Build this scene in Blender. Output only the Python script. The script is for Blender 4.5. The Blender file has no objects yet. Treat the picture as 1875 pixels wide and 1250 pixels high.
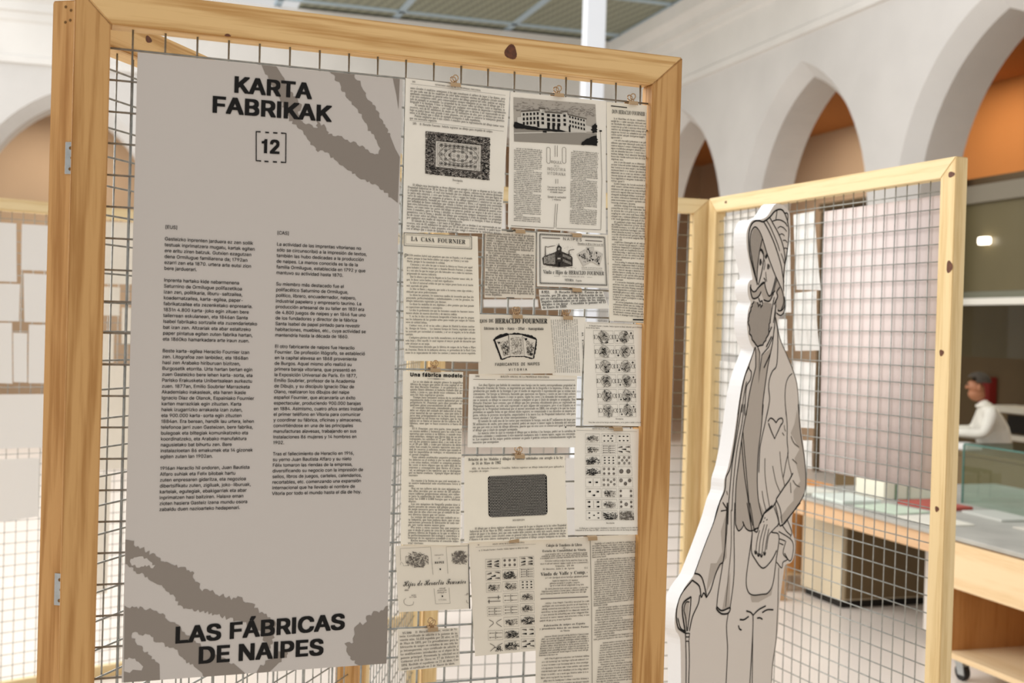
import bpy, bmesh, math, random
import numpy as np
from mathutils import Vector, Matrix

SC = bpy.context.scene
COL = SC.collection
RND = random.Random(12)

# ------------------------------------------------------------------ camera
F_PX, YAW, PITCH, ROLL = 2208.0, 0.3610014, -0.0103665, 0.0288131
CAM = np.array([-0.1023723, -2.0175157, 1.70])
_fw = np.array([math.sin(YAW)*math.cos(PITCH), math.cos(YAW)*math.cos(PITCH), math.sin(PITCH)])
_r0 = np.array([math.cos(YAW), -math.sin(YAW), 0.0])
_u0 = np.cross(_r0, _fw)
RT = math.cos(ROLL)*_r0 + math.sin(ROLL)*_u0
UP = -math.sin(ROLL)*_r0 + math.cos(ROLL)*_u0
cam_data = bpy.data.cameras.new('camera')
cam_data.sensor_width = 36.0
cam_data.lens = F_PX*36.0/1875.0
cam_data.clip_start = 0.05
cam_data.clip_end = 200
cam_data.dof.use_dof = True
cam_data.dof.focus_distance = 2.3
cam_data.dof.aperture_fstop = 5.0
cam = bpy.data.objects.new('camera', cam_data)
COL.objects.link(cam)
M = Matrix.Identity(4)
for i in range(3):
    M[i][0], M[i][1], M[i][2], M[i][3] = RT[i], UP[i], -_fw[i], CAM[i]
cam.matrix_world = M
SC.camera = cam

# ------------------------------------------------------------------ view, world, light
SC.view_settings.view_transform = 'Standard'
SC.view_settings.look = 'None'
SC.view_settings.gamma = 1.0
SC.view_settings.use_curve_mapping = False
SC.view_settings.exposure = 0.13

world = bpy.data.worlds.new('world')
SC.world = world
world.use_nodes = True
wn = world.node_tree
bg = wn.nodes['Background']
tcw = wn.nodes.new('ShaderNodeTexCoord')
sepw = wn.nodes.new('ShaderNodeSeparateXYZ')
rampw = wn.nodes.new('ShaderNodeValToRGB')
rampw.color_ramp.elements[0].position = 0.0
rampw.color_ramp.elements[0].color = (0.68, 0.67, 0.65, 1)
rampw.color_ramp.elements[1].position = 0.8
rampw.color_ramp.elements[1].color = (1.0, 1.0, 1.0, 1)
wn.links.new(tcw.outputs['Generated'], sepw.inputs[0])
wn.links.new(sepw.outputs['Z'], rampw.inputs[0])
wn.links.new(rampw.outputs[0], bg.inputs[0])
bg.inputs[1].default_value = 0.80

def area(name, loc, target, sx, sy, power, color=(1, 1, 1)):
    l = bpy.data.lights.new(name, 'AREA')
    l.shape = 'RECTANGLE'
    l.size, l.size_y, l.energy, l.color = sx, sy, power, color
    o = bpy.data.objects.new(name, l)
    COL.objects.link(o)
    o.location = loc
    o.rotation_euler = (Vector(target)-Vector(loc)).to_track_quat('-Z', 'Y').to_euler()
    return o
# daylight of the glazed courtyard roof, coming in from the left
area('skylight_lamp', (-5.0, 5.5, 6.3), (1.6, 2.6, 0.6), 7, 7, 720, (1.0, 0.985, 0.96))
area('far_wall_fill', (-3.0, 12.0, 6.2), (6.0, 12.5, 2.0), 6, 8, 340, (1.0, 0.99, 0.97))  # unseen second light added to brighten the far walls
# unseen warm lights added to brighten the galleries behind the arches and the office
for _b, _w in ((8.6, 22), (12.4, 34), (15.8, 30)):
    _p = (CAM[0]+9.2*math.cos(.054)+_b*math.sin(.054), CAM[1]-9.2*math.sin(.054)+_b*math.cos(.054))
    area('gallery_fill', (_p[0], _p[1], 4.9), (_p[0]+.4, _p[1], 0), 1.2, 1.2, _w, (1.0, 0.88, 0.72))
_p = (CAM[0]+9.3*math.cos(.054)+9.8*math.sin(.054), CAM[1]-9.3*math.sin(.054)+9.8*math.cos(.054))
area('office_fill', (_p[0], _p[1], 3.1), (_p[0], _p[1], 0), 1.6, 1.2, 34, (1.0, 0.86, 0.66))
_p = (CAM[0]-1.2*math.cos(.054)+20.0*math.sin(.054), CAM[1]+1.2*math.sin(.054)+20.0*math.cos(.054))
area('gallery_fill', (_p[0], _p[1], 4.9), (_p[0], _p[1], 0), 1.2, 1.2, 40, (1.0, 0.9, 0.76))

# ------------------------------------------------------------------ helpers
def ray(px, py):
    return RT*((px-937.5)/F_PX) + UP*((625-py)/F_PX) + _fw
def at(px, py, depth):
    "the 3D point seen at a pixel at a given depth"
    return CAM + ray(px, py)*depth
def on_z(px, py, z):
    d = ray(px, py)
    return CAM + d*((z-CAM[2])/d[2])
E1 = np.array([math.sin(0.054), math.cos(0.054), 0.0])    # along the right wall, away
E2 = np.array([math.cos(0.054), -math.sin(0.054), 0.0])   # towards the right wall
C0 = np.array([CAM[0], CAM[1], 0.0])
def room(a, b, z):
    return C0 + E2*a + E1*b + np.array([0, 0, z])

def lin(c):
    return tuple(((v/255.0)/12.92 if v/255.0 <= 0.04045 else ((v/255.0+0.055)/1.055)**2.4) for v in c) + (1.0,)

def mat(name, rgb, rough=0.6, metal=0.0, noise=0.0, scale=8.0, bump=0.0, spec=0.5, emit=0.0, stretch=(1, 1, 1)):
    m = bpy.data.materials.new(name)
    m.use_nodes = True
    nt = m.node_tree
    b = nt.nodes['Principled BSDF']
    c = lin(rgb)
    b.inputs['Base Color'].default_value = c
    b.inputs['Roughness'].default_value = rough
    b.inputs['Metallic'].default_value = metal
    b.inputs['Specular IOR Level'].default_value = spec
    if emit > 0:
        b.inputs['Emission Color'].default_value = c
        b.inputs['Emission Strength'].default_value = emit
    if noise > 0 or bump > 0:
        tc = nt.nodes.new('ShaderNodeTexCoord')
        mp = nt.nodes.new('ShaderNodeMapping')
        mp.inputs['Scale'].default_value = stretch
        nz = nt.nodes.new('ShaderNodeTexNoise')
        nz.inputs['Scale'].default_value = scale
        nz.inputs['Detail'].default_value = 5
        nt.links.new(tc.outputs['Object'], mp.inputs[0])
        nt.links.new(mp.outputs[0], nz.inputs['Vector'])
        if noise > 0:
            rp = nt.nodes.new('ShaderNodeValToRGB')
            rp.color_ramp.elements[0].position = 0.3
            rp.color_ramp.elements[1].position = 0.7
            rp.color_ramp.elements[0].color = tuple(v*(1-noise) for v in c[:3])+(1,)
            rp.color_ramp.elements[1].color = tuple(min(1, v*(1+noise)) for v in c[:3])+(1,)
            nt.links.new(nz.outputs['Fac'], rp.inputs[0])
            nt.links.new(rp.outputs[0], b.inputs['Base Color'])
        if bump > 0:
            bp = nt.nodes.new('ShaderNodeBump')
            bp.inputs['Strength'].default_value = bump
            bp.inputs['Distance'].default_value = 0.01
            nt.links.new(nz.outputs['Fac'], bp.inputs['Height'])
            nt.links.new(bp.outputs[0], b.inputs['Normal'])
    return m

def wood(name, light, dark, axis, seed=0.0, rings=34.0):
    "pine: growth lines stretched along an axis, soft colour drift"
    m = bpy.data.materials.new(name)
    m.use_nodes = True
    nt = m.node_tree
    b = nt.nodes['Principled BSDF']
    b.inputs['Roughness'].default_value = 0.55
    b.inputs['Specular IOR Level'].default_value = 0.3
    tc = nt.nodes.new('ShaderNodeTexCoord')
    mp = nt.nodes.new('ShaderNodeMapping')
    s = [1.0, 1.0, 1.0]
    s['xyz'.index(axis)] = 0.045
    mp.inputs['Scale'].default_value = s
    mp.inputs['Location'].default_value = (seed, seed*0.7, seed*0.3)
    nt.links.new(tc.outputs['Object'], mp.inputs[0])
    n1 = nt.nodes.new('ShaderNodeTexNoise')
    n1.inputs['Scale'].default_value = 11.0
    n1.inputs['Detail'].default_value = 2.0
    n1.inputs['Distortion'].default_value = 0.4
    nt.links.new(mp.outputs[0], n1.inputs['Vector'])
    mul = nt.nodes.new('ShaderNodeMath'); mul.operation = 'MULTIPLY'
    mul.inputs[1].default_value = rings
    nt.links.new(n1.outputs['Fac'], mul.inputs[0])
    sn = nt.nodes.new('ShaderNodeMath'); sn.operation = 'SINE'
    nt.links.new(mul.outputs[0], sn.inputs[0])
    n2 = nt.nodes.new('ShaderNodeTexNoise')
    n2.inputs['Scale'].default_value = 160.0
    n2.inputs['Detail'].default_value = 3.0
    nt.links.new(mp.outputs[0], n2.inputs['Vector'])
    ad = nt.nodes.new('ShaderNodeMath'); ad.operation = 'MULTIPLY_ADD'
    ad.inputs[1].default_value = 0.2
    nt.links.new(sn.outputs[0], ad.inputs[0])
    nt.links.new(n2.outputs['Fac'], ad.inputs[2])
    rp = nt.nodes.new('ShaderNodeValToRGB')
    rp.color_ramp.elements[0].position = 0.22
    rp.color_ramp.elements[0].color = lin(dark)
    rp.color_ramp.elements[1].position = 0.62
    rp.color_ramp.elements[1].color = lin(light)
    nt.links.new(ad.outputs[0], rp.inputs[0])
    nt.links.new(rp.outputs[0], b.inputs['Base Color'])
    bp = nt.nodes.new('ShaderNodeBump')
    bp.inputs['Strength'].default_value = 0.12
    bp.inputs['Distance'].default_value = 0.002
    nt.links.new(ad.outputs[0], bp.inputs['Height'])
    nt.links.new(bp.outputs[0], b.inputs['Normal'])
    return m

def link(name, me, m=None, parent=None, loc=None):
    o = bpy.data.objects.new(name, me)
    COL.objects.link(o)
    if m is not None and me is not None and not me.materials:
        me.materials.append(m)
    if parent is not None:
        o.parent = parent
    if loc is not None:
        o.location = loc
    return o
def from_bm(name, bm, m, parent=None, loc=None, smooth=False):
    bmesh.ops.recalc_face_normals(bm, faces=bm.faces[:])
    me = bpy.data.meshes.new(name)
    bm.to_mesh(me); bm.free()
    if smooth:
        for p in me.polygons: p.use_smooth = True
    return link(name, me, m, parent, loc)
def tag(o, label, cat, group=None):
    o['label'] = label; o['category'] = cat
    if group: o['group'] = group
    return o
def thing(name, label, cat, loc=(0, 0, 0), rotz=0.0, group=None):
    o = bpy.data.objects.new(name, None)
    COL.objects.link(o)
    o.location = loc; o.rotation_euler = (0, 0, rotz)
    o.empty_display_size = 0.05
    return tag(o, label, cat, group)
def structure(o):
    o['kind'] = 'structure'; return o

def box_bm(x0, x1, y0, y1, z0, z1, bevel=0.0, bm=None):
    own = bm is None
    b = bmesh.new()
    bmesh.ops.create_cube(b, size=1.0)
    for v in b.verts:
        v.co = Vector((x0 if v.co.x < 0 else x1, y0 if v.co.y < 0 else y1, z0 if v.co.z < 0 else z1))
    if bevel > 0:
        bmesh.ops.bevel(b, geom=b.edges[:], offset=bevel, segments=2, affect='EDGES', profile=0.5)
    return b
def obox_bm(f, bevel=0.0):
    "box whose 8 corners come from f(i,j,k), i,j,k in 0..1"
    b = bmesh.new()
    bmesh.ops.create_cube(b, size=1.0)
    for v in b.verts:
        v.co = Vector(f(int(v.co.x > 0), int(v.co.y > 0), int(v.co.z > 0)))
    if bevel > 0:
        bmesh.ops.bevel(b, geom=b.edges[:], offset=bevel, segments=2, affect='EDGES')
    return b
def room_box(a0, a1, b0, b1, z0, z1, bevel=0.0):
    return obox_bm(lambda i, j, k: room((a0, a1)[i], (b0, b1)[j], (z0, z1)[k]), bevel)
def prism_bm(poly, h0, h1, f):
    "polygon (u,v) extruded between h0 and h1; f(u,v,h) gives the 3D point"
    bm = bmesh.new()
    A = [bm.verts.new(f(u, v, h0)) for u, v in poly]
    B = [bm.verts.new(f(u, v, h1)) for u, v in poly]
    bm.faces.new(A[::-1]); bm.faces.new(B)
    n = len(poly)
    for i in range(n):
        bm.faces.new((A[i], A[(i+1) % n], B[(i+1) % n], B[i]))
    return bm
def tube_bm(pts, r, seg=8, bm=None, closed=False):
    bm = bm or bmesh.new()
    pts = [Vector(p) for p in pts]
    n = len(pts); rings = []
    for i, p in enumerate(pts):
        a = pts[i-1] if (i > 0 or closed) else p
        c = pts[(i+1) % n] if (i < n-1 or closed) else p
        t = (c-a).normalized()
        up = Vector((0, 0, 1)) if abs(t.z) < 0.9 else Vector((1, 0, 0))
        s = t.cross(up).normalized(); w = s.cross(t)
        rings.append([bm.verts.new(p + s*(r*math.cos(2*math.pi*k/seg)) + w*(r*math.sin(2*math.pi*k/seg))) for k in range(seg)])
    rng = range(n) if closed else range(n-1)
    for i in rng:
        for k in range(seg):
            bm.faces.new((rings[i][k], rings[i][(k+1) % seg], rings[(i+1) % n][(k+1) % seg], rings[(i+1) % n][k]))
    if not closed:
        bm.faces.new(rings[0][::-1]); bm.faces.new(rings[-1])
    return bm

# ------------------------------------------------------------------ materials
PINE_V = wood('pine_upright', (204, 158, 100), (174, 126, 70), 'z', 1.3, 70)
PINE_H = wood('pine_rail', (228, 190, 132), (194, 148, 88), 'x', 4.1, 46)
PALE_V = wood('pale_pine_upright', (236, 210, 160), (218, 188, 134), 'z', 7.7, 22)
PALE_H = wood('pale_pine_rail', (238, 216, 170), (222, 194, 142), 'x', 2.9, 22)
KNOT = mat('knot_brown', (96, 52, 24), 0.6, noise=0.4, scale=160)
WIRE = mat('galvanised_wire', (158, 159, 154), 0.34, 0.65, noise=0.25, scale=60)
ZINC = mat('zinc_plate', (176, 180, 180), 0.38, 0.7, noise=0.1, scale=90)
SCREW = mat('brass_screw', (120, 88, 48), 0.4, 0.7)
DARK = mat('near_black', (26, 20, 14), 0.8)
CLIP = mat('nickel_clip', (182, 152, 116), 0.25, 0.85)
STONE = mat('pale_stone', (206, 203, 199), 0.85, noise=0.05, scale=1.2, bump=0.1)
STONE_W = mat('white_moulding', (222, 219, 214), 0.85, noise=0.04, scale=1.5)
FLOOR = mat('pale_floor', (238, 228, 218), 0.32, noise=0.03, scale=1.5)
# ------------------------------------------------------------------ setting
def flat(name, pts, m):
    me = bpy.data.meshes.new(name)
    me.from_pydata([tuple(p) for p in pts], [], [list(range(len(pts)))])
    return link(name, me, m)
structure(flat('floor', [room(-14, -6, 0), room(16, -6, 0), room(16, 24, 0), room(-14, 24, 0)], FLOOR))

WA, WB = 7.5, 18.5                 # right wall plane (a), back wall plane (b)
THK = 0.62
HW, ZS, RC = 1.27, 3.0, 0.64       # arch: half width, springing height, centre offset
RR = HW+RC
APEX = ZS+math.sqrt(RR*RR-RC*RC)
BAY = 3.34
def arch_pts(n=14, grow=0.0):
    "pointed arch outline from the left foot over the apex to the right foot"
    r = RR+grow
    top = math.acos(RC/r)
    rt = [(-RC + r*math.cos(t), ZS + r*math.sin(t)) for t in [top*i/n for i in range(n+1)]]
    lf = [(-x, z) for x, z in rt]
    return [(-HW-grow, 0.0)] + lf + rt[::-1][1:] + [(HW+grow, 0.0)]
def arcade(wall_name, trim_name, centres, s0, s1, ztop, f):
    "wall with pointed openings; f(s, z, t): s along the wall, t into its thickness"
    bm = bmesh.new()
    V = {}
    def vert(s, z, t):
        k = (round(s, 4), round(z, 4), round(t, 4))
        if k not in V: V[k] = bm.verts.new(f(s, z, t))
        return V[k]
    def face(*ks):
        vs = []
        for k in ks:
            v = vert(*k)
            if v not in vs: vs.append(v)
        if len(vs) > 2:
            try: bm.faces.new(vs)
            except ValueError: pass
    CH = 0.16
    for t0, grow, front in ((0.0, CH, True), (THK, 0.0, False)):
        P = arch_pts(14, grow)
        edge = s0
        for c in centres:
            face((edge, 0, t0), (c-HW-grow, 0, t0), (c-HW-grow, ZS, t0), (c-HW-grow, ztop, t0), (edge, ztop, t0))
            for (x0, z0), (x1, z1) in zip(P[1:-1], P[2:-1]):
                face((c+x0, z0, t0), (c+x1, z1, t0), (c+x1, ztop, t0), (c+x0, ztop, t0))
            edge = c+HW+grow
        face((edge, 0, t0), (s1, 0, t0), (s1, ztop, t0), (edge, ztop, t0))
    for c in centres:
        Q, P = arch_pts(14, CH), arch_pts(14, 0.0)
        for i in range(len(P)-1):
            face((c+Q[i][0], Q[i][1], 0), (c+Q[i+1][0], Q[i+1][1], 0), (c+P[i+1][0], P[i+1][1], CH*1.1), (c+P[i][0], P[i][1], CH*1.1))
            face((c+P[i][0], P[i][1], CH*1.1), (c+P[i+1][0], P[i+1][1], CH*1.1), (c+P[i+1][0], P[i+1][1], THK), (c+P[i][0], P[i][1], THK))
    structure(from_bm(wall_name, bm, STONE))
    prof = [(0, 5.26), (0.045, 5.27), (0.045, 5.36), (0.008, 5.39), (0.008, 5.84), (0.04, 5.88), (0.05, 5.98), (0.09, 6.00), (0.09, 6.12),
            (0.13, 6.18), (0.17, 6.22), (0.17, 6.42), (0, 6.42)]
    bm = bmesh.new()
    A = [bm.verts.new(f(s0, z, -p)) for p, z in prof]
    B = [bm.verts.new(f(s1, z, -p)) for p, z in prof]
    for i in range(len(prof)-1):
        bm.faces.new((A[i], A[i+1], B[i+1], B[i]))
    structure(from_bm(trim_name, bm, STONE_W))
arcade('wall_right', 'trim_1', [5.95, 9.29, 12.63, 15.97], 2.0, WB+0.3, 6.42, lambda s, z, t: room(WA+t, s, z))
arcade('wall_back', 'trim_2', [-4.26, -0.92, 2.42, 5.76], -8.0, WA+0.3, 6.42, lambda s, z, t: room(s, WB+t, z))
# galleries behind the arcades, ochre plaster
OCHRE = mat('ochre_plaster', (196, 170, 142), 0.85, noise=0.05, scale=0.8)
ORANGE = mat('orange_plaster', (190, 124, 62), 0.8, noise=0.06, scale=0.8)
structure(flat('wall_gallery_right', [room(10.6, 10.6, 0), room(10.6, 22, 0), room(10.6, 22, 6.6), room(10.6, 10.6, 6.6)], OCHRE))
structure(flat('wall_gallery_near', [room(10.4, 2, 0), room(10.4, 13.6, 0), room(10.4, 13.6, 6.6), room(10.4, 2, 6.6)], ORANGE))
structure(flat('wall_gallery_back', [room(-9, 21.5, 0), room(11, 21.5, 0), room(11, 21.5, 6.6), room(-9, 21.5, 6.6)], OCHRE))
structure(flat('ceiling_gallery', [room(WA+THK, 2, 5.0), room(11, 2, 5.0), room(11, 22, 5.0), room(WA+THK, 22, 5.0)], ORANGE))
structure(flat('ceiling_gallery_back', [room(-9, WB+THK, 5.0), room(WA+THK, WB+THK, 5.0), room(WA+THK, 22, 5.0), room(-9, 22, 5.0)], OCHRE))

# roof over the far half of the courtyard: grey-green lattice panels in a steel grid
def roof_material():
    m = mat('grey_green_lattice', (150, 154, 138), 0.7)
    nt = m.node_tree; b = nt.nodes['Principled BSDF']
    tc = nt.nodes.new('ShaderNodeTexCoord'); mp = nt.nodes.new('ShaderNodeMapping')
    mp.inputs['Rotation'].default_value = (0, 0, 0.7)
    br = nt.nodes.new('ShaderNodeTexChecker'); br.inputs['Scale'].default_value = 9
    br.inputs['Color1'].default_value = lin((158, 160, 142)); br.inputs['Color2'].default_value = lin((128, 132, 116))
    nt.links.new(tc.outputs['Object'], mp.inputs[0]); nt.links.new(mp.outputs[0], br.inputs['Vector'])
    nt.links.new(br.outputs[0], b.inputs['Base Color'])
    b.inputs['Emission Strength'].default_value = 0.0
    return m
ROOF = roof_material()
STEEL = mat('blue_grey_steel', (176, 196, 210), 0.5)
ceil = structure(flat('ceiling', [room(2.3, 11.5, 6.46), room(WA, 11.5, 6.46), room(WA, WB+0.2, 6.46), room(2.3, WB+0.2, 6.46)], ROOF))
for k in range(9):
    a = -7.0+1.8*k
    if a < WA:
        from_bm('roof_bar', room_box(a-0.05, a+0.05, 11.5, WB, 6.44, 6.50), STEEL, ceil)
for k in range(4):
    b = 12.0+2.0*k
    from_bm('roof_bar', room_box(-8.5, WA, b-0.05, b+0.05, 6.44, 6.50), STEEL, ceil)

# white steel post standing in the courtyard
WPAINT = mat('white_paint', (236, 241, 248), 0.4)
pc = at(1086, 100, 12.0)
post = thing('steel_column', 'tall white steel column rising to the roof behind the front screen', 'column', (pc[0], pc[1], 0), -0.2)
from_bm('shaft', box_bm(-0.1, 0.1, -0.1, 0.1, 0.015, 6.43, 0.01), WPAINT, post)
from_bm('base_plate', box_bm(-0.18, 0.18, -0.18, 0.18, 0, 0.02), ZINC, post)

# ------------------------------------------------------------------ hinged mesh screens
Z_ROW0, PITCH_M, H_SCR = 2.1253, 0.05, 2.214
SW, YF, YB = 0.054, -0.020, 0.022
WR = 0.0018
def wire_mesh(length, axis):
    bm = tube_bm([(0, 0, 0), ((length, 0, 0) if axis == 'x' else (0, 0, length))], WR, 6)
    bmesh.ops.recalc_face_normals(bm, faces=bm.faces[:])
    me = bpy.data.meshes.new('wire'); bm.to_mesh(me); bm.free()
    for p in me.polygons: p.use_smooth = True
    me.materials.append(WIRE)
    return me
WIRES = {}
def screen(label, P0, theta, cols, mv, mh, knots=(), hinges=(), screws=False, yb=YB):
    root = thing('display_screen', label, 'screen', (P0[0], P0[1], 0), theta, 'wire mesh display screens')
    W = 0.088+PITCH_M*(cols-1)+0.075
    RW = 0.061
    def member(name, poly, m):
        bm = prism_bm(poly, YF, yb, lambda u, v, h: (u, h, v))
        bmesh.ops.bevel(bm, geom=bm.edges[:], offset=0.0018, segments=2, affect='EDGES')
        return from_bm(name, bm, m, root)
    g = 0.0004
    top = 0.056
    H = H_SCR
    parts = {}
    parts['L'] = member('left_stile', [(0, 0), (SW-g, 0.055), (SW-g, H-top), (0, H-g)], mv)
    parts['R'] = member('right_stile', [(W, 0), (W, H-g), (W-RW+g, H-top), (W-RW+g, 0.055)], mv)
    parts['T'] = member('top_rail', [(g, H), (SW, H-top+g), (W-RW, H-top+g), (W-g, H)], mh)
    parts['B'] = member('bottom_rail', [(SW, 0.055-g), (g, 0), (W-g, 0), (W-RW, 0.055-g)], mh)
    zlo, zhi = 0.05, H-top+0.006
    key = ('z', cols)
    if key not in WIRES:
        WIRES[key] = wire_mesh(zhi-zlo, 'z')
    keyx = ('x', cols)
    if keyx not in WIRES:
        WIRES[keyx] = wire_mesh(W-SW-RW+0.012, 'x')
    for k in range(cols):
        link('vertical_wire', WIRES[key], None, root, (0.088+PITCH_M*k, WR, zlo))
    j = 0
    while Z_ROW0-PITCH_M*j > 0.075:
        link('horizontal_wire', WIRES[keyx], None, root, (SW-0.006, -WR, Z_ROW0-PITCH_M*j))
        j += 1
    for part, x, z, rx, rz in knots:
        bm = bmesh.new()
        bmesh.ops.create_circle(bm, cap_ends=True, radius=1.0, segments=18)
        for v in bm.verts:
            a = math.atan2(v.co.y, v.co.x); rr = 1+0.12*math.sin(3*a+x*40)
            v.co = Vector((x+v.co.x*rx*rr, YF-0.0004, z+v.co.y*rz*rr))
        kn = from_bm('knot', bm, KNOT, parts[part])
    for z in hinges:
        hg = from_bm('hinge', box_bm(-0.0022, -0.0002, -0.0185, 0.001, z-0.026, z+0.026, 0.0006), ZINC, root)
        for s in range(3):
            z0 = z-0.026+0.0173*s
            from_bm('knuckle', tube_bm([(-0.0035, -0.0215, z0+0.0008), (-0.0035, -0.0215, z0+0.0165)], 0.003, 10), ZINC, hg, smooth=True)
        for yy, zz in ((-0.009, 0.016), (-0.012, 0.0), (-0.009, -0.018)):
            from_bm('screw', tube_bm([(-0.0021, yy, z+zz), (-0.0029, yy, z+zz)], 0.0028, 10), SCREW, hg)
    if screws:
        for yy, zz in ((-0.014, 2.203), (-0.002, 2.197), (0.008, 2.203), (-0.014, 2.181), (-0.001, 2.181), (0.008, 2.178)):
            from_bm('screw', tube_bm([(0.0005, yy, zz), (-0.0005, yy, zz)], 0.0024, 10), SCREW, root)
    return root
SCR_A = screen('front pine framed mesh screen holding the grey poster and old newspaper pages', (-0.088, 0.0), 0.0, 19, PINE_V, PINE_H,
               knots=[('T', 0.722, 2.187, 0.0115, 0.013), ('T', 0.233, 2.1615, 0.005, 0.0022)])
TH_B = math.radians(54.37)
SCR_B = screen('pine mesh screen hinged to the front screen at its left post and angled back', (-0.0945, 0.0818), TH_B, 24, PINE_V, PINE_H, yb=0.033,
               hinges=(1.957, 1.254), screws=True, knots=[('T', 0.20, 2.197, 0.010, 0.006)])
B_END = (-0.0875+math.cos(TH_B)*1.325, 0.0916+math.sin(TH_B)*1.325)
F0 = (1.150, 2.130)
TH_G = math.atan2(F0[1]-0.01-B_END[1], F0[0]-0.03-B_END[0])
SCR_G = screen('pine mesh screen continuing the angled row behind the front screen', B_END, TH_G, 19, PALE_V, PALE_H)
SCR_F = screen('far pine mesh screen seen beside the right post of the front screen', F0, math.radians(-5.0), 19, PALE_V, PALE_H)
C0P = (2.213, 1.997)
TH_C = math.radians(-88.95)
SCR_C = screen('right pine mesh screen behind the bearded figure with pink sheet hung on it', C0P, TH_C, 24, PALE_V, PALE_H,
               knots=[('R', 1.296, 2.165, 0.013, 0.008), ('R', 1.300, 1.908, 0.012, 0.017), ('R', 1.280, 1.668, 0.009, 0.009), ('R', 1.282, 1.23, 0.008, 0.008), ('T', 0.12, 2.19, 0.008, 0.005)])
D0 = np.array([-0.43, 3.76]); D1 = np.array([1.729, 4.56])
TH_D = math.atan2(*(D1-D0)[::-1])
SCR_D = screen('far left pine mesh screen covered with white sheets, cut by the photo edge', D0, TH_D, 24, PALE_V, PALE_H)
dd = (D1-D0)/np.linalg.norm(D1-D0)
SCR_D2 = screen('far pine mesh screen standing hidden behind the grey poster', D0+dd*1.335, TH_D, 19, PALE_V, PALE_H)
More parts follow.
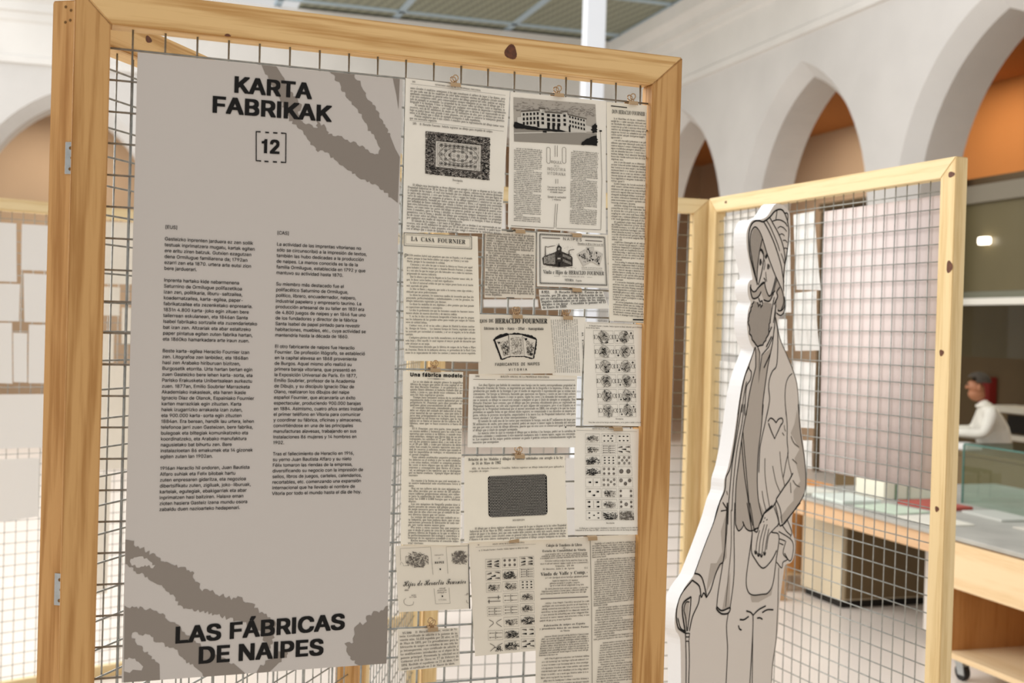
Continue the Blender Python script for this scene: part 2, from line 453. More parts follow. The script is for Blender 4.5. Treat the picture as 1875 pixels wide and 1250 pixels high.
# ------------------------------------------------------------------ printing: letter outlines and ink drawn on flat sheets
GLYPHS = {}
GLYPHS['inter'] = {
    'A': [480,[16,0,201,509,276,509,463,0,395,0,276,334,232,478,245,478,228,419,191,302,85,0],[110,142,110,199,370,199,370,142]],
    'B': [456,[60,0,60,509,266,508,310,499,329,491,359,469,381,442,394,410,398,374,392,331,380,310,356,286,326,270,315,267,315,262,327,261,351,252,374,237,394,216,409,189,417,155,417,117,408,83,400,67,390,52,362,28,324,10,301,4,247,0],[125,57,272,58,315,70,330,80,341,92,354,120,355,149,342,184,327,203,317,211,293,224,279,228,248,231,125,231],[125,285,252,286,277,291,299,302,323,326,333,348,336,372,334,388,323,417,313,429,299,439,283,446,263,450,125,452]],
    'C': [510,[267,-7,235,-5,205,1,177,11,150,25,126,42,104,63,70,115,57,146,42,215,40,254,42,293,57,362,70,393,86,421,104,445,150,484,177,498,205,508,235,514,267,516,305,513,340,504,373,490,402,471,427,447,448,418,463,385,473,348,408,348,401,373,389,395,375,413,348,435,327,445,292,454,267,456,245,454,203,443,166,419,137,385,125,364,109,314,103,254,109,194,125,145,137,123,166,89,184,76,203,66,245,54,280,53,315,60,348,74,375,96,389,114,401,136,408,160,473,160,457,107,438,76,416,49,388,28,357,11,305,-4]],
    'D': [502,[219,0,96,0,96,57,215,57,244,58,272,63,296,70,318,81,354,110,368,128,379,149,388,172,394,198,398,226,398,285,388,337,379,361,368,381,354,399,320,428,299,438,275,446,221,452,93,452,93,509,261,507,325,492,353,478,377,461,399,441,418,418,446,361,455,329,462,255,455,181,446,149,433,119,417,92,398,68,376,48,351,31,322,17,291,8,256,2],[125,509,125,0,60,0,60,509]],
    'E': [419,[60,0,60,509,372,509,372,452,125,452,125,286,355,286,355,229,125,229,125,57,375,57,375,0]],
    'F': [410,[60,0,60,509,369,509,369,452,125,452,125,278,346,278,346,221,125,221,125,0]],
    'G': [520,[269,-7,236,-5,205,1,176,11,149,25,125,43,104,64,85,88,69,116,57,146,47,179,40,254,47,329,57,362,69,393,85,421,103,445,149,484,175,498,203,508,233,514,265,516,304,513,340,504,374,489,403,469,429,445,458,401,474,349,408,349,387,393,365,420,347,434,304,452,265,456,243,454,202,443,183,432,150,404,125,364,109,314,105,285,103,254,109,194,125,145,151,105,184,76,224,59,246,54,269,53,309,57,328,63,360,81,386,107,396,123,410,160,415,202,434,199,283,199,283,256,478,256,478,200,471,141,463,115,436,69,399,33,377,19,326,0]],
    'H': [517,[60,0,60,509,125,509,125,289,392,289,392,509,457,509,457,0,392,0,392,232,125,232,125,0]],
    'I': [188,[61,0,61,509,127,509,127,0]],
    'J': [396,[185,-7,153,-4,124,3,98,15,75,33,57,55,44,81,36,111,33,173,98,173,99,123,104,104,111,88,122,74,149,56,166,51,204,51,220,56,248,74,266,104,272,145,272,509,336,509,336,145,334,111,326,81,313,55,294,33,271,15,246,3,217,-4]],
    'K': [467,[104,145,104,216,165,293,364,509,448,509,231,276,228,276],[60,0,60,509,125,509,125,0],[372,0,188,259,228,309,449,0]],
    'L': [393,[60,0,60,509,125,509,125,57,361,57,361,0]],
    'M': [628,[60,0,60,509,152,509,280,181,322,49,307,49,345,167,476,509,568,509,568,0,504,0,504,327,507,457,513,457,471,331,342,0,286,0,165,304,112,457,119,457,121,383,122,0]],
    'N': [523,[60,0,60,509,136,509,369,141,414,55,405,54,399,146,399,509,463,509,463,0,387,0,177,331,108,452,119,454,125,317,125,0]],
    'O': [533,[267,-7,235,-5,205,1,177,11,150,25,126,42,105,63,86,88,70,115,57,146,42,215,40,254,42,293,57,362,70,393,86,421,105,445,126,466,150,484,177,498,205,508,235,514,267,516,299,514,329,508,357,498,384,484,408,466,429,445,448,421,464,393,477,362,486,329,493,254,486,179,477,146,464,115,448,88,429,63,408,42,384,25,357,11,329,1,299,-5],[267,53,289,54,330,66,367,89,383,105,408,144,418,168,425,194,430,254,429,286,418,341,408,365,383,404,367,420,330,443,310,450,267,456,223,450,203,443,184,433,151,404,125,364,116,340,109,314,103,254,109,194,116,168,125,144,151,105,184,76,203,66,245,54]],
    'P': [445,[60,0,60,509,263,507,312,497,332,487,350,476,366,462,390,430,398,411,404,391,409,348,404,304,390,265,366,233,332,207,289,191,235,186,109,186,109,242,233,242,252,243,284,250,308,264,327,282,338,306,344,333,342,376,333,402,318,423,297,439,268,449,251,451,125,452,125,0]],
    'Q': [533,[245,159,313,159,468,-48,401,-48],[267,-7,235,-5,205,1,177,11,150,25,126,42,105,63,86,88,70,115,57,146,42,215,40,254,42,293,57,362,70,393,86,421,105,445,126,466,150,484,177,498,205,508,235,514,267,516,299,514,329,508,357,498,384,484,408,466,429,445,448,421,464,393,477,362,486,329,493,254,486,179,477,146,464,115,448,88,429,63,408,42,384,25,357,11,329,1,299,-5],[267,53,289,54,330,66,367,89,383,105,408,144,418,168,425,194,430,254,429,286,418,341,408,365,383,404,367,420,330,443,310,450,267,456,223,450,203,443,184,433,151,404,125,364,116,340,109,314,103,254,109,194,116,168,125,144,151,105,184,76,203,66,245,54]],
    'R': [449,[60,0,60,509,264,507,290,504,333,489,367,465,380,450,399,415,408,374,408,330,405,309,390,271,367,240,333,217,289,203,236,198,96,198,96,255,234,255,269,258,284,262,309,273,327,290,339,312,344,338,344,367,334,405,319,425,298,440,269,449,252,451,125,452,125,0],[353,0,230,229,303,229,428,0]],
    'S': [447,[224,-9,197,-8,149,1,108,19,91,31,76,45,54,77,46,96,38,137,104,137,110,110,123,88,132,79,142,71,166,59,209,50,257,52,286,60,299,66,321,82,336,102,345,126,345,151,338,171,325,186,296,205,184,239,128,260,86,289,71,307,60,326,54,348,53,393,58,413,65,431,87,463,119,488,158,506,227,516,275,511,296,505,316,498,351,476,377,449,387,433,399,397,401,378,337,378,334,396,326,412,316,426,302,437,286,447,267,453,225,459,209,458,167,448,136,427,118,398,115,376,119,352,131,334,158,313,202,296,312,264,359,238,379,220,395,198,405,171,408,139,407,118,396,81,374,48,360,34,343,21,302,2,252,-8]],
    'T': [449,[32,452,32,509,417,509,417,452,257,452,257,0,193,0,193,452]],
    'U': [517,[259,-8,230,-7,203,-2,177,5,154,15,114,43,98,60,74,101,66,124,60,173,60,509,124,509,124,178,125,160,133,128,160,87,187,68,220,56,259,52,298,56,331,68,357,87,368,99,384,128,392,160,393,178,393,509,457,509,457,173,456,148,443,101,433,80,419,60,403,43,363,15,315,-2,288,-7]],
    'V': [480,[204,0,16,509,84,509,203,176,248,31,235,31,252,90,279,176,395,509,463,509,278,0]],
    'W': [686,[155,0,16,509,82,509,170,171,197,40,189,40,208,133,306,509,380,509,462,196,497,40,488,40,504,120,603,509,670,509,530,0,455,0,363,339,347,410,336,475,350,475,323,341,230,0]],
    'X': [474,[18,0,217,284,217,236,29,509,104,509,204,361,243,292,232,292,261,345,374,509,446,509,259,239,259,287,456,0,382,0,268,165,230,231,244,231,221,189,189,139,91,0]],
    'Y': [472,[203,0,203,208,16,509,91,509,208,318,229,279,250,230,224,230,244,280,280,344,381,509,455,509,268,208,268,0]],
    'Z': [438,[42,0,42,46,306,431,341,476,348,454,40,452,40,509,397,509,397,462,169,129,116,57,97,33,90,54,152,57,399,57,399,0]],
    'a': [389,[160,-9,126,-5,94,5,80,12,57,32,40,58,31,90,31,123,38,150,43,161,58,179,67,187,89,199,125,211,244,228,265,235,273,243,276,255,271,288,256,311,240,322,220,329,196,331,171,329,140,318,118,301,107,288,100,274,41,291,48,308,67,335,104,364,133,375,163,382,179,384,227,382,275,367,296,353,315,333,329,306,336,272,337,251,337,0,277,0,277,52,272,52,264,38,252,25,226,6,190,-6],[170,45,187,46,216,53,239,66,257,83,269,104,275,126,276,190,265,184,239,177,144,162,125,155,103,139,95,124,92,105,94,87,102,72,107,66,130,52]],
    'b': [424,[229,-8,198,-5,162,10,138,31,118,59,112,59,112,0,53,0,53,509,114,509,114,319,118,319,144,353,171,373,212,384,252,383,294,371,313,361,330,347,359,313,379,270,389,218,389,160,379,108,370,84,346,45,313,16,294,5,274,-2,252,-7],[220,47,253,51,267,57,291,76,301,88,309,101,321,133,328,189,321,245,316,261,301,290,280,311,267,319,237,329,220,330,203,329,174,320,161,312,140,291,125,263,113,210,113,169,116,150,125,115,140,86,150,75,174,57,188,51]],
    'c': [396,[207,-8,182,-7,137,6,117,16,82,46,68,64,46,108,36,159,34,187,36,216,46,268,68,312,82,330,98,346,137,371,182,383,221,384,272,373,315,349,347,312,362,277,303,262,294,283,276,306,257,319,226,329,189,329,158,319,145,310,134,300,115,274,99,224,96,187,99,151,108,117,115,102,134,76,158,57,173,51,207,46,234,49,250,54,271,66,282,76,296,95,304,117,363,102,354,78,334,46,306,21,261,-1]],
    'd': [424,[195,-8,172,-7,151,-2,130,5,111,16,79,45,55,84,39,133,35,160,35,218,46,270,66,313,79,332,95,347,112,361,131,371,173,383,213,384,253,373,280,353,306,319,311,319,311,509,372,509,372,0,313,0,313,59,307,59,287,31,263,10,227,-5],[205,47,236,51,250,57,263,65,284,86,293,100,305,132,312,189,309,229,305,247,293,278,284,291,275,302,251,320,221,329,205,330,187,329,157,319,133,301,124,290,115,276,103,245,96,189,103,133,115,101,124,88,134,76,158,57,172,51]],
    'e': [404,[212,-8,185,-7,161,-2,117,16,98,30,68,64,56,85,46,108,35,159,35,215,39,242,55,290,67,311,97,346,115,359,135,370,180,383,221,384,251,379,294,361,319,341,331,329,350,299,363,263,370,219,371,169,75,169,75,221,338,221,310,202,303,254,291,282,283,294,263,314,237,326,222,329,189,329,159,321,135,304,116,282,103,256,99,241,96,211,97,157,104,122,110,106,118,92,139,70,151,61,179,50,195,47,224,47,244,50,271,61,292,80,306,105,365,91,345,51,335,39,311,19,283,4,266,-1]],
    'f': [254,[228,379,228,327,6,327,6,379],[81,0,81,432,84,461,89,474,104,496,113,505,135,519,161,527,187,530,234,524,243,521,227,468,200,474,171,470,154,460,145,443,142,431,142,0]],
    'g': [425,[207,-151,150,-144,134,-140,105,-127,73,-101,51,-69,101,-41,128,-72,165,-92,192,-97,229,-96,267,-85,295,-62,304,-47,310,-28,311,68,306,68,287,41,263,21,241,11,212,5,173,6,152,10,132,17,95,39,80,53,55,90,39,136,35,163,35,220,46,271,66,314,80,332,112,361,152,378,173,383,196,384,213,384,242,378,273,360,288,346,308,319,313,319,313,379,372,379,372,-9,367,-54,350,-90,324,-117,308,-127,291,-136,251,-147],[205,59,237,63,264,75,275,84,285,95,300,121,312,172,312,212,309,231,300,264,285,291,275,303,251,320,222,329,205,330,188,329,158,320,145,312,124,290,115,277,103,246,96,193,99,155,103,138,124,96,134,85,158,68,172,63]],
    'h': [410,[114,227,114,0,53,0,53,509,114,509,114,287,102,287,112,312,137,349,152,362,187,379,227,384,264,380,295,369,321,349,341,321,348,304,356,264,357,0,296,0,295,256,283,291,273,304,246,323,229,328,210,329,184,326,161,317,141,303,126,283,117,257]],
    'i': [167,[53,0,53,379,114,379,114,0],[84,443,60,449,44,468,41,483,44,499,54,512,67,521,84,524,100,521,114,512,126,491,126,475,114,455,100,446]],
    'j': [167,[53,379,114,379,113,-47,111,-63,102,-90,95,-102,76,-122,52,-135,37,-139,-10,-143,-10,-87,14,-86,34,-78,46,-64,52,-42],[83,443,67,446,53,455,44,468,41,483,44,499,53,512,67,521,83,524,100,521,114,512,123,499,126,483,123,468,114,455,100,446]],
    'k': [381,[110,137,110,212,121,212,284,379,360,379,184,199,177,199],[53,0,53,509,114,509,114,0],[294,0,148,186,191,229,372,0]],
    'l': [170,[54,0,54,509,115,509,115,0]],
    'm': [610,[53,0,53,379,112,379,112,295,108,295,118,323,132,346,141,355,172,376,207,386,239,385,257,380,273,372,287,361,309,331,316,314,321,295,312,295,322,321,347,353,368,369,407,383,437,386,468,383,497,372,510,364,532,342,548,313,556,276,557,0,496,0,496,254,494,273,490,289,483,302,473,313,447,326,419,330,395,328,365,314,345,290,338,270,335,247,335,0,274,0,273,275,262,301,242,320,229,326,199,330,168,325,148,314,132,299,117,266,114,253,114,0]],
    'n': [410,[114,227,114,0,53,0,53,379,112,379,112,287,102,287,112,312,137,349,152,362,187,379,227,384,264,380,295,369,321,349,341,321,348,304,356,264,357,0,296,0,295,256,283,291,273,304,246,323,229,328,210,329,184,326,161,317,141,303,126,283,117,257]],
    'o': [415,[207,-8,182,-7,137,6,117,16,82,46,68,64,46,108,36,159,34,187,36,216,46,268,68,312,82,330,98,346,137,371,182,383,207,384,233,383,278,371,299,360,333,330,347,312,369,268,376,243,381,187,380,159,369,108,347,64,333,46,299,16,278,6,233,-7],[207,46,242,51,257,57,282,76,300,102,307,117,316,151,319,187,316,224,307,258,300,274,282,300,257,319,226,329,207,330,189,329,158,319,134,300,115,274,108,258,99,224,96,187,99,151,108,117,115,102,134,76,158,57,173,51]],
    'p': [424,[53,-143,53,379,112,379,112,319,118,319,137,346,152,360,183,378,212,384,252,383,294,371,313,361,345,332,370,293,379,270,389,218,389,160,379,108,370,84,346,45,330,29,294,5,252,-7,229,-8,198,-5,173,4,145,24,118,59,114,59,114,-143],[220,47,253,51,267,57,291,76,301,88,309,101,321,133,328,189,321,245,316,261,301,290,280,311,267,319,237,329,220,330,203,329,174,320,161,312,140,291,125,263,113,210,113,169,116,150,125,115,140,86,150,75,174,57,188,51]],
    'q': [424,[372,-143,311,-143,311,59,306,59,280,24,252,4,227,-5,195,-8,172,-7,130,5,94,29,79,45,55,84,39,133,35,160,35,218,39,245,55,293,79,332,112,361,131,371,173,383,213,384,241,378,272,360,287,346,307,319,313,319,313,379,372,379],[205,47,236,51,250,57,263,65,284,86,293,100,305,132,312,189,309,229,305,247,293,278,284,291,275,302,251,320,221,329,205,330,187,329,157,319,133,301,124,290,115,276,103,245,96,189,103,133,115,101,124,88,134,76,158,57,172,51]],
    'r': [259,[53,0,53,379,112,379,112,321,115,321,130,347,140,358,166,375,196,384,243,384,243,322,213,326,182,323,149,309,126,284,114,250,114,0]],
    's': [365,[182,-8,128,-2,112,3,84,18,72,27,53,50,45,63,36,94,94,107,105,79,124,60,150,49,165,46,200,46,232,55,255,71,267,91,265,121,254,136,237,147,125,177,87,196,72,208,53,237,48,255,47,274,51,305,57,319,75,343,100,363,131,377,149,381,167,384,206,384,239,378,279,358,290,349,307,328,324,290,268,277,264,288,251,307,232,323,205,331,171,332,143,324,121,308,110,289,112,258,124,243,144,232,254,202,275,194,292,183,317,158,325,142,330,125,330,90,321,61,302,35,290,24,260,6,242,0,223,-5]],
    't': [227,[204,379,204,327,6,327,6,379],[65,471,126,471,126,98,128,76,136,61,150,53,177,50,202,54,213,2,208,0,168,-4,145,-3,125,2,107,10,92,21,80,35,72,52,65,93]],
    'u': [410,[182,-5,146,-1,130,4,101,20,78,44,62,76,57,95,53,139,53,379,114,379,114,144,119,105,137,75,150,64,164,56,200,50,226,53,249,62,259,69,276,86,289,109,293,122,296,153,296,379,357,379,357,0,298,0,298,92,307,92,297,67,286,47,257,17,222,0]],
    'v': [389,[163,0,17,379,84,379,177,121,206,21,184,21,218,138,305,379,371,379,226,0]],
    'w': [567,[138,0,23,379,87,379,149,157,175,41,165,41,180,113,252,379,316,379,382,136,402,41,391,41,402,90,423,176,480,379,545,379,429,0,368,0,315,185,277,338,291,338,263,225,199,0]],
    'x': [379,[21,0,171,218,171,171,29,379,100,379,156,292,207,206,175,206,224,292,282,379,352,379,209,169,209,214,358,0,287,0,222,99,173,182,205,182,157,99,91,0]],
    'y': [389,[47,-139,61,-86,96,-90,111,-87,124,-80,136,-67,146,-48,163,-1,17,379,84,379,177,121,206,21,184,21,188,37,212,121,305,379,371,379,204,-58,184,-97,159,-124,128,-140,104,-145,77,-145]],
    'z': [380,[42,0,42,46,254,320,254,323,48,323,48,379,333,379,333,331,126,60,126,56,339,56,339,0]],
    '0': [453,[227,-7,199,-5,174,1,151,11,130,24,111,41,95,62,80,86,60,144,49,214,48,254,49,294,60,364,69,395,95,447,130,484,151,498,174,508,200,514,227,516,254,514,279,508,302,498,342,467,358,447,384,395,393,364,404,294,405,254,404,214,393,144,373,86,359,62,342,41,323,24,302,11,279,1,254,-5],[227,50,245,51,276,63,303,87,313,103,323,122,336,168,343,223,344,254,343,285,336,341,323,387,313,405,303,422,276,446,245,458,227,460,209,458,177,446,151,422,140,405,123,365,117,341,110,285,109,254,110,223,117,168,123,144,140,103,163,74,177,63,209,51]],
    '1': [300,[215,0,150,0,150,372,52,372,52,420,100,424,138,440,160,470,168,509,215,509]],
    '2': [453,[64,0,64,47,282,282,299,305,311,327,320,360,317,397,308,419,293,436,262,454,237,459,209,459,184,453,162,441,145,424,134,402,130,390,127,362,66,362,67,384,77,424,86,442,111,473,126,486,162,505,182,511,225,516,268,511,306,497,323,486,350,461,370,428,380,392,381,372,378,345,371,318,357,290,322,241,153,60,153,57,389,57,389,0]],
    '3': [453,[218,-7,195,-6,152,2,114,19,98,30,70,57,60,74,46,111,44,132,109,132,115,107,134,78,165,59,204,50,248,53,275,61,297,74,315,93,321,104,328,130,328,158,322,184,316,196,299,217,275,234,242,244,223,247,157,248,157,299,288,448,288,452,70,452,70,509,372,509,372,461,211,278,211,289,239,290,287,284,327,265,359,239,381,205,392,166,392,123,387,103,370,66,358,50,327,23,309,12,288,4,243,-6]],
    '4': [453,[40,105,40,158,247,509,311,509,109,163,413,163,413,105],[282,0,282,318,343,318,343,0]],
    '5': [453,[221,-7,199,-6,159,3,140,11,108,32,94,45,73,76,66,93,60,130,122,130,132,98,145,80,163,66,184,56,208,50,250,53,288,72,307,92,314,104,320,117,327,146,327,178,324,193,314,221,297,244,275,262,248,273,218,277,192,275,156,264,128,246,67,253,96,509,366,509,366,452,151,452,134,301,155,315,178,325,216,333,247,333,294,321,334,296,355,273,379,231,388,199,390,139,379,95,357,57,343,41,309,15,268,-1]],
    '6': [453,[226,-7,203,-5,161,5,125,26,96,56,84,74,69,115,64,162,68,199,80,239,102,285,252,509,322,509,151,261,145,261,165,288,179,299,196,307,224,314,257,313,278,309,316,295,332,284,359,257,378,221,388,180,388,134,384,112,368,73,343,39,327,26,310,14,271,-2],[226,48,241,49,267,56,299,79,320,114,327,142,327,173,320,201,299,235,267,258,226,265,198,262,186,258,174,252,153,235,132,201,128,188,125,158,132,114,153,79,186,56]],
    '7': [453,[97,0,323,452,62,452,62,509,391,509,391,449,165,0]],
    '8': [453,[226,-7,201,-6,156,3,117,21,101,33,86,47,64,78,57,96,52,135,59,181,72,208,81,220,101,241,113,249,125,256,153,265,119,282,105,293,83,324,76,342,70,380,75,417,82,434,90,450,101,464,114,477,146,498,184,511,226,516,269,511,306,498,337,477,361,450,370,434,377,417,382,380,376,342,369,324,347,293,318,273,300,267,300,265,327,256,339,249,351,241,372,220,393,181,401,135,395,96,388,78,378,62,352,33,317,11,296,3,251,-6],[226,49,272,55,285,60,307,74,323,91,329,102,337,139,329,177,322,189,305,208,283,223,270,228,226,235,182,228,169,223,147,208,130,189,123,177,115,139,123,102,136,82,145,74,167,60,180,55],[226,290,252,292,274,300,293,313,307,330,312,341,316,351,319,376,313,410,294,437,264,454,226,460,188,454,167,444,159,437,139,410,133,376,139,341,151,321,159,313,178,300,189,296,213,290]],
    '9': [453,[226,516,271,510,310,494,328,482,356,452,368,434,384,393,389,347,385,309,373,270,363,248,334,197,200,0,130,0,301,248,307,248,294,227,281,215,257,202,238,196,195,196,175,199,137,214,106,237,83,269,74,287,65,329,65,375,69,397,75,417,96,454,125,483,162,504,203,514],[226,460,199,457,186,452,174,446,154,429,145,419,133,395,125,352,126,336,133,308,138,295,154,274,174,257,186,251,226,243,267,251,279,257,299,273,320,308,327,335,327,366,324,381,314,407,299,429,279,446,267,452,254,457]],
    '.': [188,[95,-4,86,-4,70,3,57,16,50,32,50,50,57,66,70,79,95,87,113,83,128,73,138,59,141,41,138,24,128,9,113,-1]],
    ',': [188,[38,-119,68,71,137,71,84,-119]],
    ';': [188,[38,-119,68,71,137,71,84,-119],[103,271,86,274,71,284,61,299,58,316,61,334,71,349,86,359,103,362,121,359,136,349,146,334,149,316,146,299,136,284,121,274]],
    ':': [188,[95,-4,86,-4,70,3,57,16,50,32,50,50,57,66,70,79,95,87,113,83,128,73,138,59,141,41,138,24,128,9,113,-1],[95,271,70,278,57,291,50,307,50,325,57,342,78,359,95,362,113,359,128,349,138,334,141,316,138,299,128,284,113,274]],
    '-': [453,[337,244,337,188,114,188,114,244]],
    '(': [273,[89,207,92,264,107,354,122,413,153,494,177,539,236,539,201,457,174,370,157,285,151,207,156,138,165,91,188,16,209,-38,236,-96,177,-96,156,-59,124,16,111,55,95,131,90,169]],
    ')': [273,[37,-96,76,-9,95,44,117,139,122,207,116,285,99,370,73,457,37,539,97,539,121,494,142,441,167,354,181,264,184,207,183,168,171,92,149,15,117,-59,97,-96]],
    '[': [273,[101,-96,101,539,236,539,236,487,160,487,160,-44,236,-44,236,-96]],
    ']': [273,[37,-96,37,-44,113,-44,113,487,37,487,37,539,172,539,172,-96]],
    '¡': [196,[64,-125,68,222,129,222,133,-125],[98,296,81,299,66,309,56,324,52,342,56,359,66,374,81,384,98,388,116,384,131,374,141,359,144,342,141,324,131,309,116,299]],
    '!': [196,[67,160,63,509,132,509,128,160],[98,-4,81,-1,66,9,56,24,52,41,60,66,73,79,89,86,107,86,123,79,136,66,143,50,143,32,136,16,116,-1]],
    '?': [358,[132,152,134,200,146,241,168,269,230,314,247,334,258,357,261,370,259,406,250,425,229,447,211,456,178,462,137,453,112,434,100,416,93,392,92,378,27,378,33,418,40,436,60,467,87,490,103,499,120,506,157,515,199,514,238,506,270,489,284,478,306,451,314,435,323,401,324,382,323,362,314,327,306,311,284,284,226,241,207,221,197,196,194,152],[164,-4,146,-1,131,9,121,24,118,41,121,58,131,73,138,79,155,86,173,86,189,79,202,66,209,41,206,24,196,9,181,-1]],
    '&': [448,[197,-7,173,-6,129,4,110,12,78,34,65,47,45,78,35,114,34,133,37,163,47,189,73,224,140,279,231,347,242,357,255,375,262,405,261,417,253,437,237,452,215,460,201,461,184,459,168,453,155,444,145,431,137,408,137,389,145,363,176,317,438,0,364,0,144,264,111,306,87,344,78,370,76,415,84,445,99,470,121,491,149,505,182,513,218,513,235,510,266,499,290,482,300,471,315,447,320,433,324,404,322,382,305,342,275,308,140,206,110,174,100,154,97,131,100,108,109,87,133,63,166,49,208,47,251,59,290,84,321,121,342,168,349,224,408,224,405,180,391,128,371,92,333,47,320,34,289,14,252,1]],
    '/': [249,[235,533,71,-76,14,-76,178,533]],
    '«': [403,[168,49,33,209,168,369,238,369,105,209,238,49],[307,49,171,209,307,369,377,369,243,209,377,49]],
    '»': [403,[26,49,159,209,26,369,96,369,231,209,96,49],[165,49,298,209,165,369,234,369,370,209,234,49]],
    'á': [389,[160,-9,126,-5,94,5,80,12,57,32,40,58,31,90,31,123,38,150,43,161,58,179,67,187,89,199,125,211,244,228,265,235,273,243,276,255,271,288,256,311,240,322,220,329,196,331,171,329,140,318,118,301,107,288,100,274,41,291,48,308,67,335,104,364,133,375,163,382,179,384,227,382,275,367,296,353,315,333,329,306,336,272,337,251,337,0,277,0,277,52,272,52,264,38,252,25,226,6,190,-6],[170,45,187,46,216,53,239,66,257,83,269,104,275,126,276,190,265,184,239,177,144,162,125,155,103,139,95,124,92,105,94,87,102,72,107,66,130,52],[162,429,210,529,278,529,212,429]],
    'é': [404,[212,-8,185,-7,161,-2,117,16,98,30,68,64,56,85,46,108,35,159,35,215,39,242,55,290,67,311,97,346,115,359,135,370,180,383,221,384,251,379,294,361,319,341,331,329,350,299,363,263,370,219,371,169,75,169,75,221,338,221,310,202,303,254,291,282,283,294,263,314,237,326,222,329,189,329,159,321,135,304,116,282,103,256,99,241,96,211,97,157,104,122,110,106,118,92,139,70,151,61,179,50,195,47,224,47,244,50,271,61,292,80,306,105,365,91,345,51,335,39,311,19,283,4,266,-1],[177,429,225,529,293,529,227,429]],
    'í': [167,[53,0,53,379,114,379,114,0],[57,429,104,529,173,529,107,429]],
    'ó': [415,[207,-8,182,-7,137,6,117,16,82,46,68,64,46,108,36,159,34,187,36,216,46,268,68,312,82,330,98,346,137,371,182,383,207,384,233,383,278,371,299,360,333,330,347,312,369,268,376,243,381,187,380,159,369,108,347,64,333,46,299,16,278,6,233,-7],[207,46,242,51,257,57,282,76,300,102,307,117,316,151,319,187,316,224,307,258,300,274,282,300,257,319,226,329,207,330,189,329,158,319,134,300,115,274,108,258,99,224,96,187,99,151,108,117,115,102,134,76,158,57,173,51],[181,429,228,529,297,529,231,429]],
    'ú': [410,[182,-5,146,-1,130,4,101,20,78,44,62,76,57,95,53,139,53,379,114,379,114,144,119,105,137,75,150,64,164,56,200,50,226,53,249,62,259,69,276,86,289,109,293,122,296,153,296,379,357,379,357,0,298,0,298,92,307,92,297,67,286,47,257,17,222,0],[178,429,226,529,294,529,228,429]],
    'ñ': [410,[114,227,114,0,53,0,53,379,112,379,112,287,102,287,112,312,137,349,152,362,187,379,227,384,264,380,295,369,321,349,341,321,348,304,356,264,357,0,296,0,295,256,283,291,273,304,246,323,229,328,210,329,184,326,161,317,141,303,126,283,117,257],[250,446,225,450,167,475,162,474,153,466,149,448,106,448,110,476,120,498,128,507,148,517,180,516,239,490,254,493,260,505,262,517,304,517,300,488,289,466,272,451]],
    'Á': [480,[16,0,201,509,276,509,463,0,395,0,276,334,232,478,245,478,228,419,191,302,85,0],[110,142,110,199,370,199,370,142],[213,558,260,659,329,659,263,558]],
    'É': [419,[60,0,60,509,372,509,372,452,125,452,125,286,355,286,355,229,125,229,125,57,375,57,375,0],[191,558,239,659,307,659,241,558]],
    'Í': [300,[31,0,31,57,118,57,118,452,31,452,31,509,269,509,269,452,183,452,183,57,269,57,269,0],[124,558,171,659,240,659,174,558]],
    'Ó': [533,[267,-7,235,-5,205,1,177,11,150,25,126,42,105,63,86,88,70,115,57,146,42,215,40,254,42,293,57,362,70,393,86,421,105,445,126,466,150,484,177,498,205,508,235,514,267,516,299,514,329,508,357,498,384,484,408,466,429,445,448,421,464,393,477,362,486,329,493,254,486,179,477,146,464,115,448,88,429,63,408,42,384,25,357,11,329,1,299,-5],[267,53,289,54,330,66,367,89,383,105,408,144,418,168,425,194,430,254,429,286,418,341,408,365,383,404,367,420,330,443,310,450,267,456,223,450,203,443,184,433,151,404,125,364,116,340,109,314,103,254,109,194,116,168,125,144,151,105,184,76,203,66,245,54],[240,558,288,659,356,659,290,558]],
    'Ú': [517,[259,-8,230,-7,203,-2,177,5,154,15,114,43,98,60,74,101,66,124,60,173,60,509,124,509,124,178,125,160,133,128,160,87,187,68,220,56,259,52,298,56,331,68,357,87,368,99,384,128,392,160,393,178,393,509,457,509,457,173,456,148,443,101,433,80,419,60,403,43,363,15,315,-2,288,-7],[232,558,280,659,348,659,282,558]],
    'Ñ': [523,[60,0,60,509,136,509,369,141,414,55,405,54,399,146,399,509,463,509,463,0,387,0,177,331,108,452,119,454,125,317,125,0],[307,576,288,578,270,584,227,604,216,602,213,599,207,587,206,577,163,577,167,605,177,628,194,643,218,648,231,647,248,641,278,625,296,619,304,619,313,625,319,646,361,646,357,618,346,595,329,580]],
}
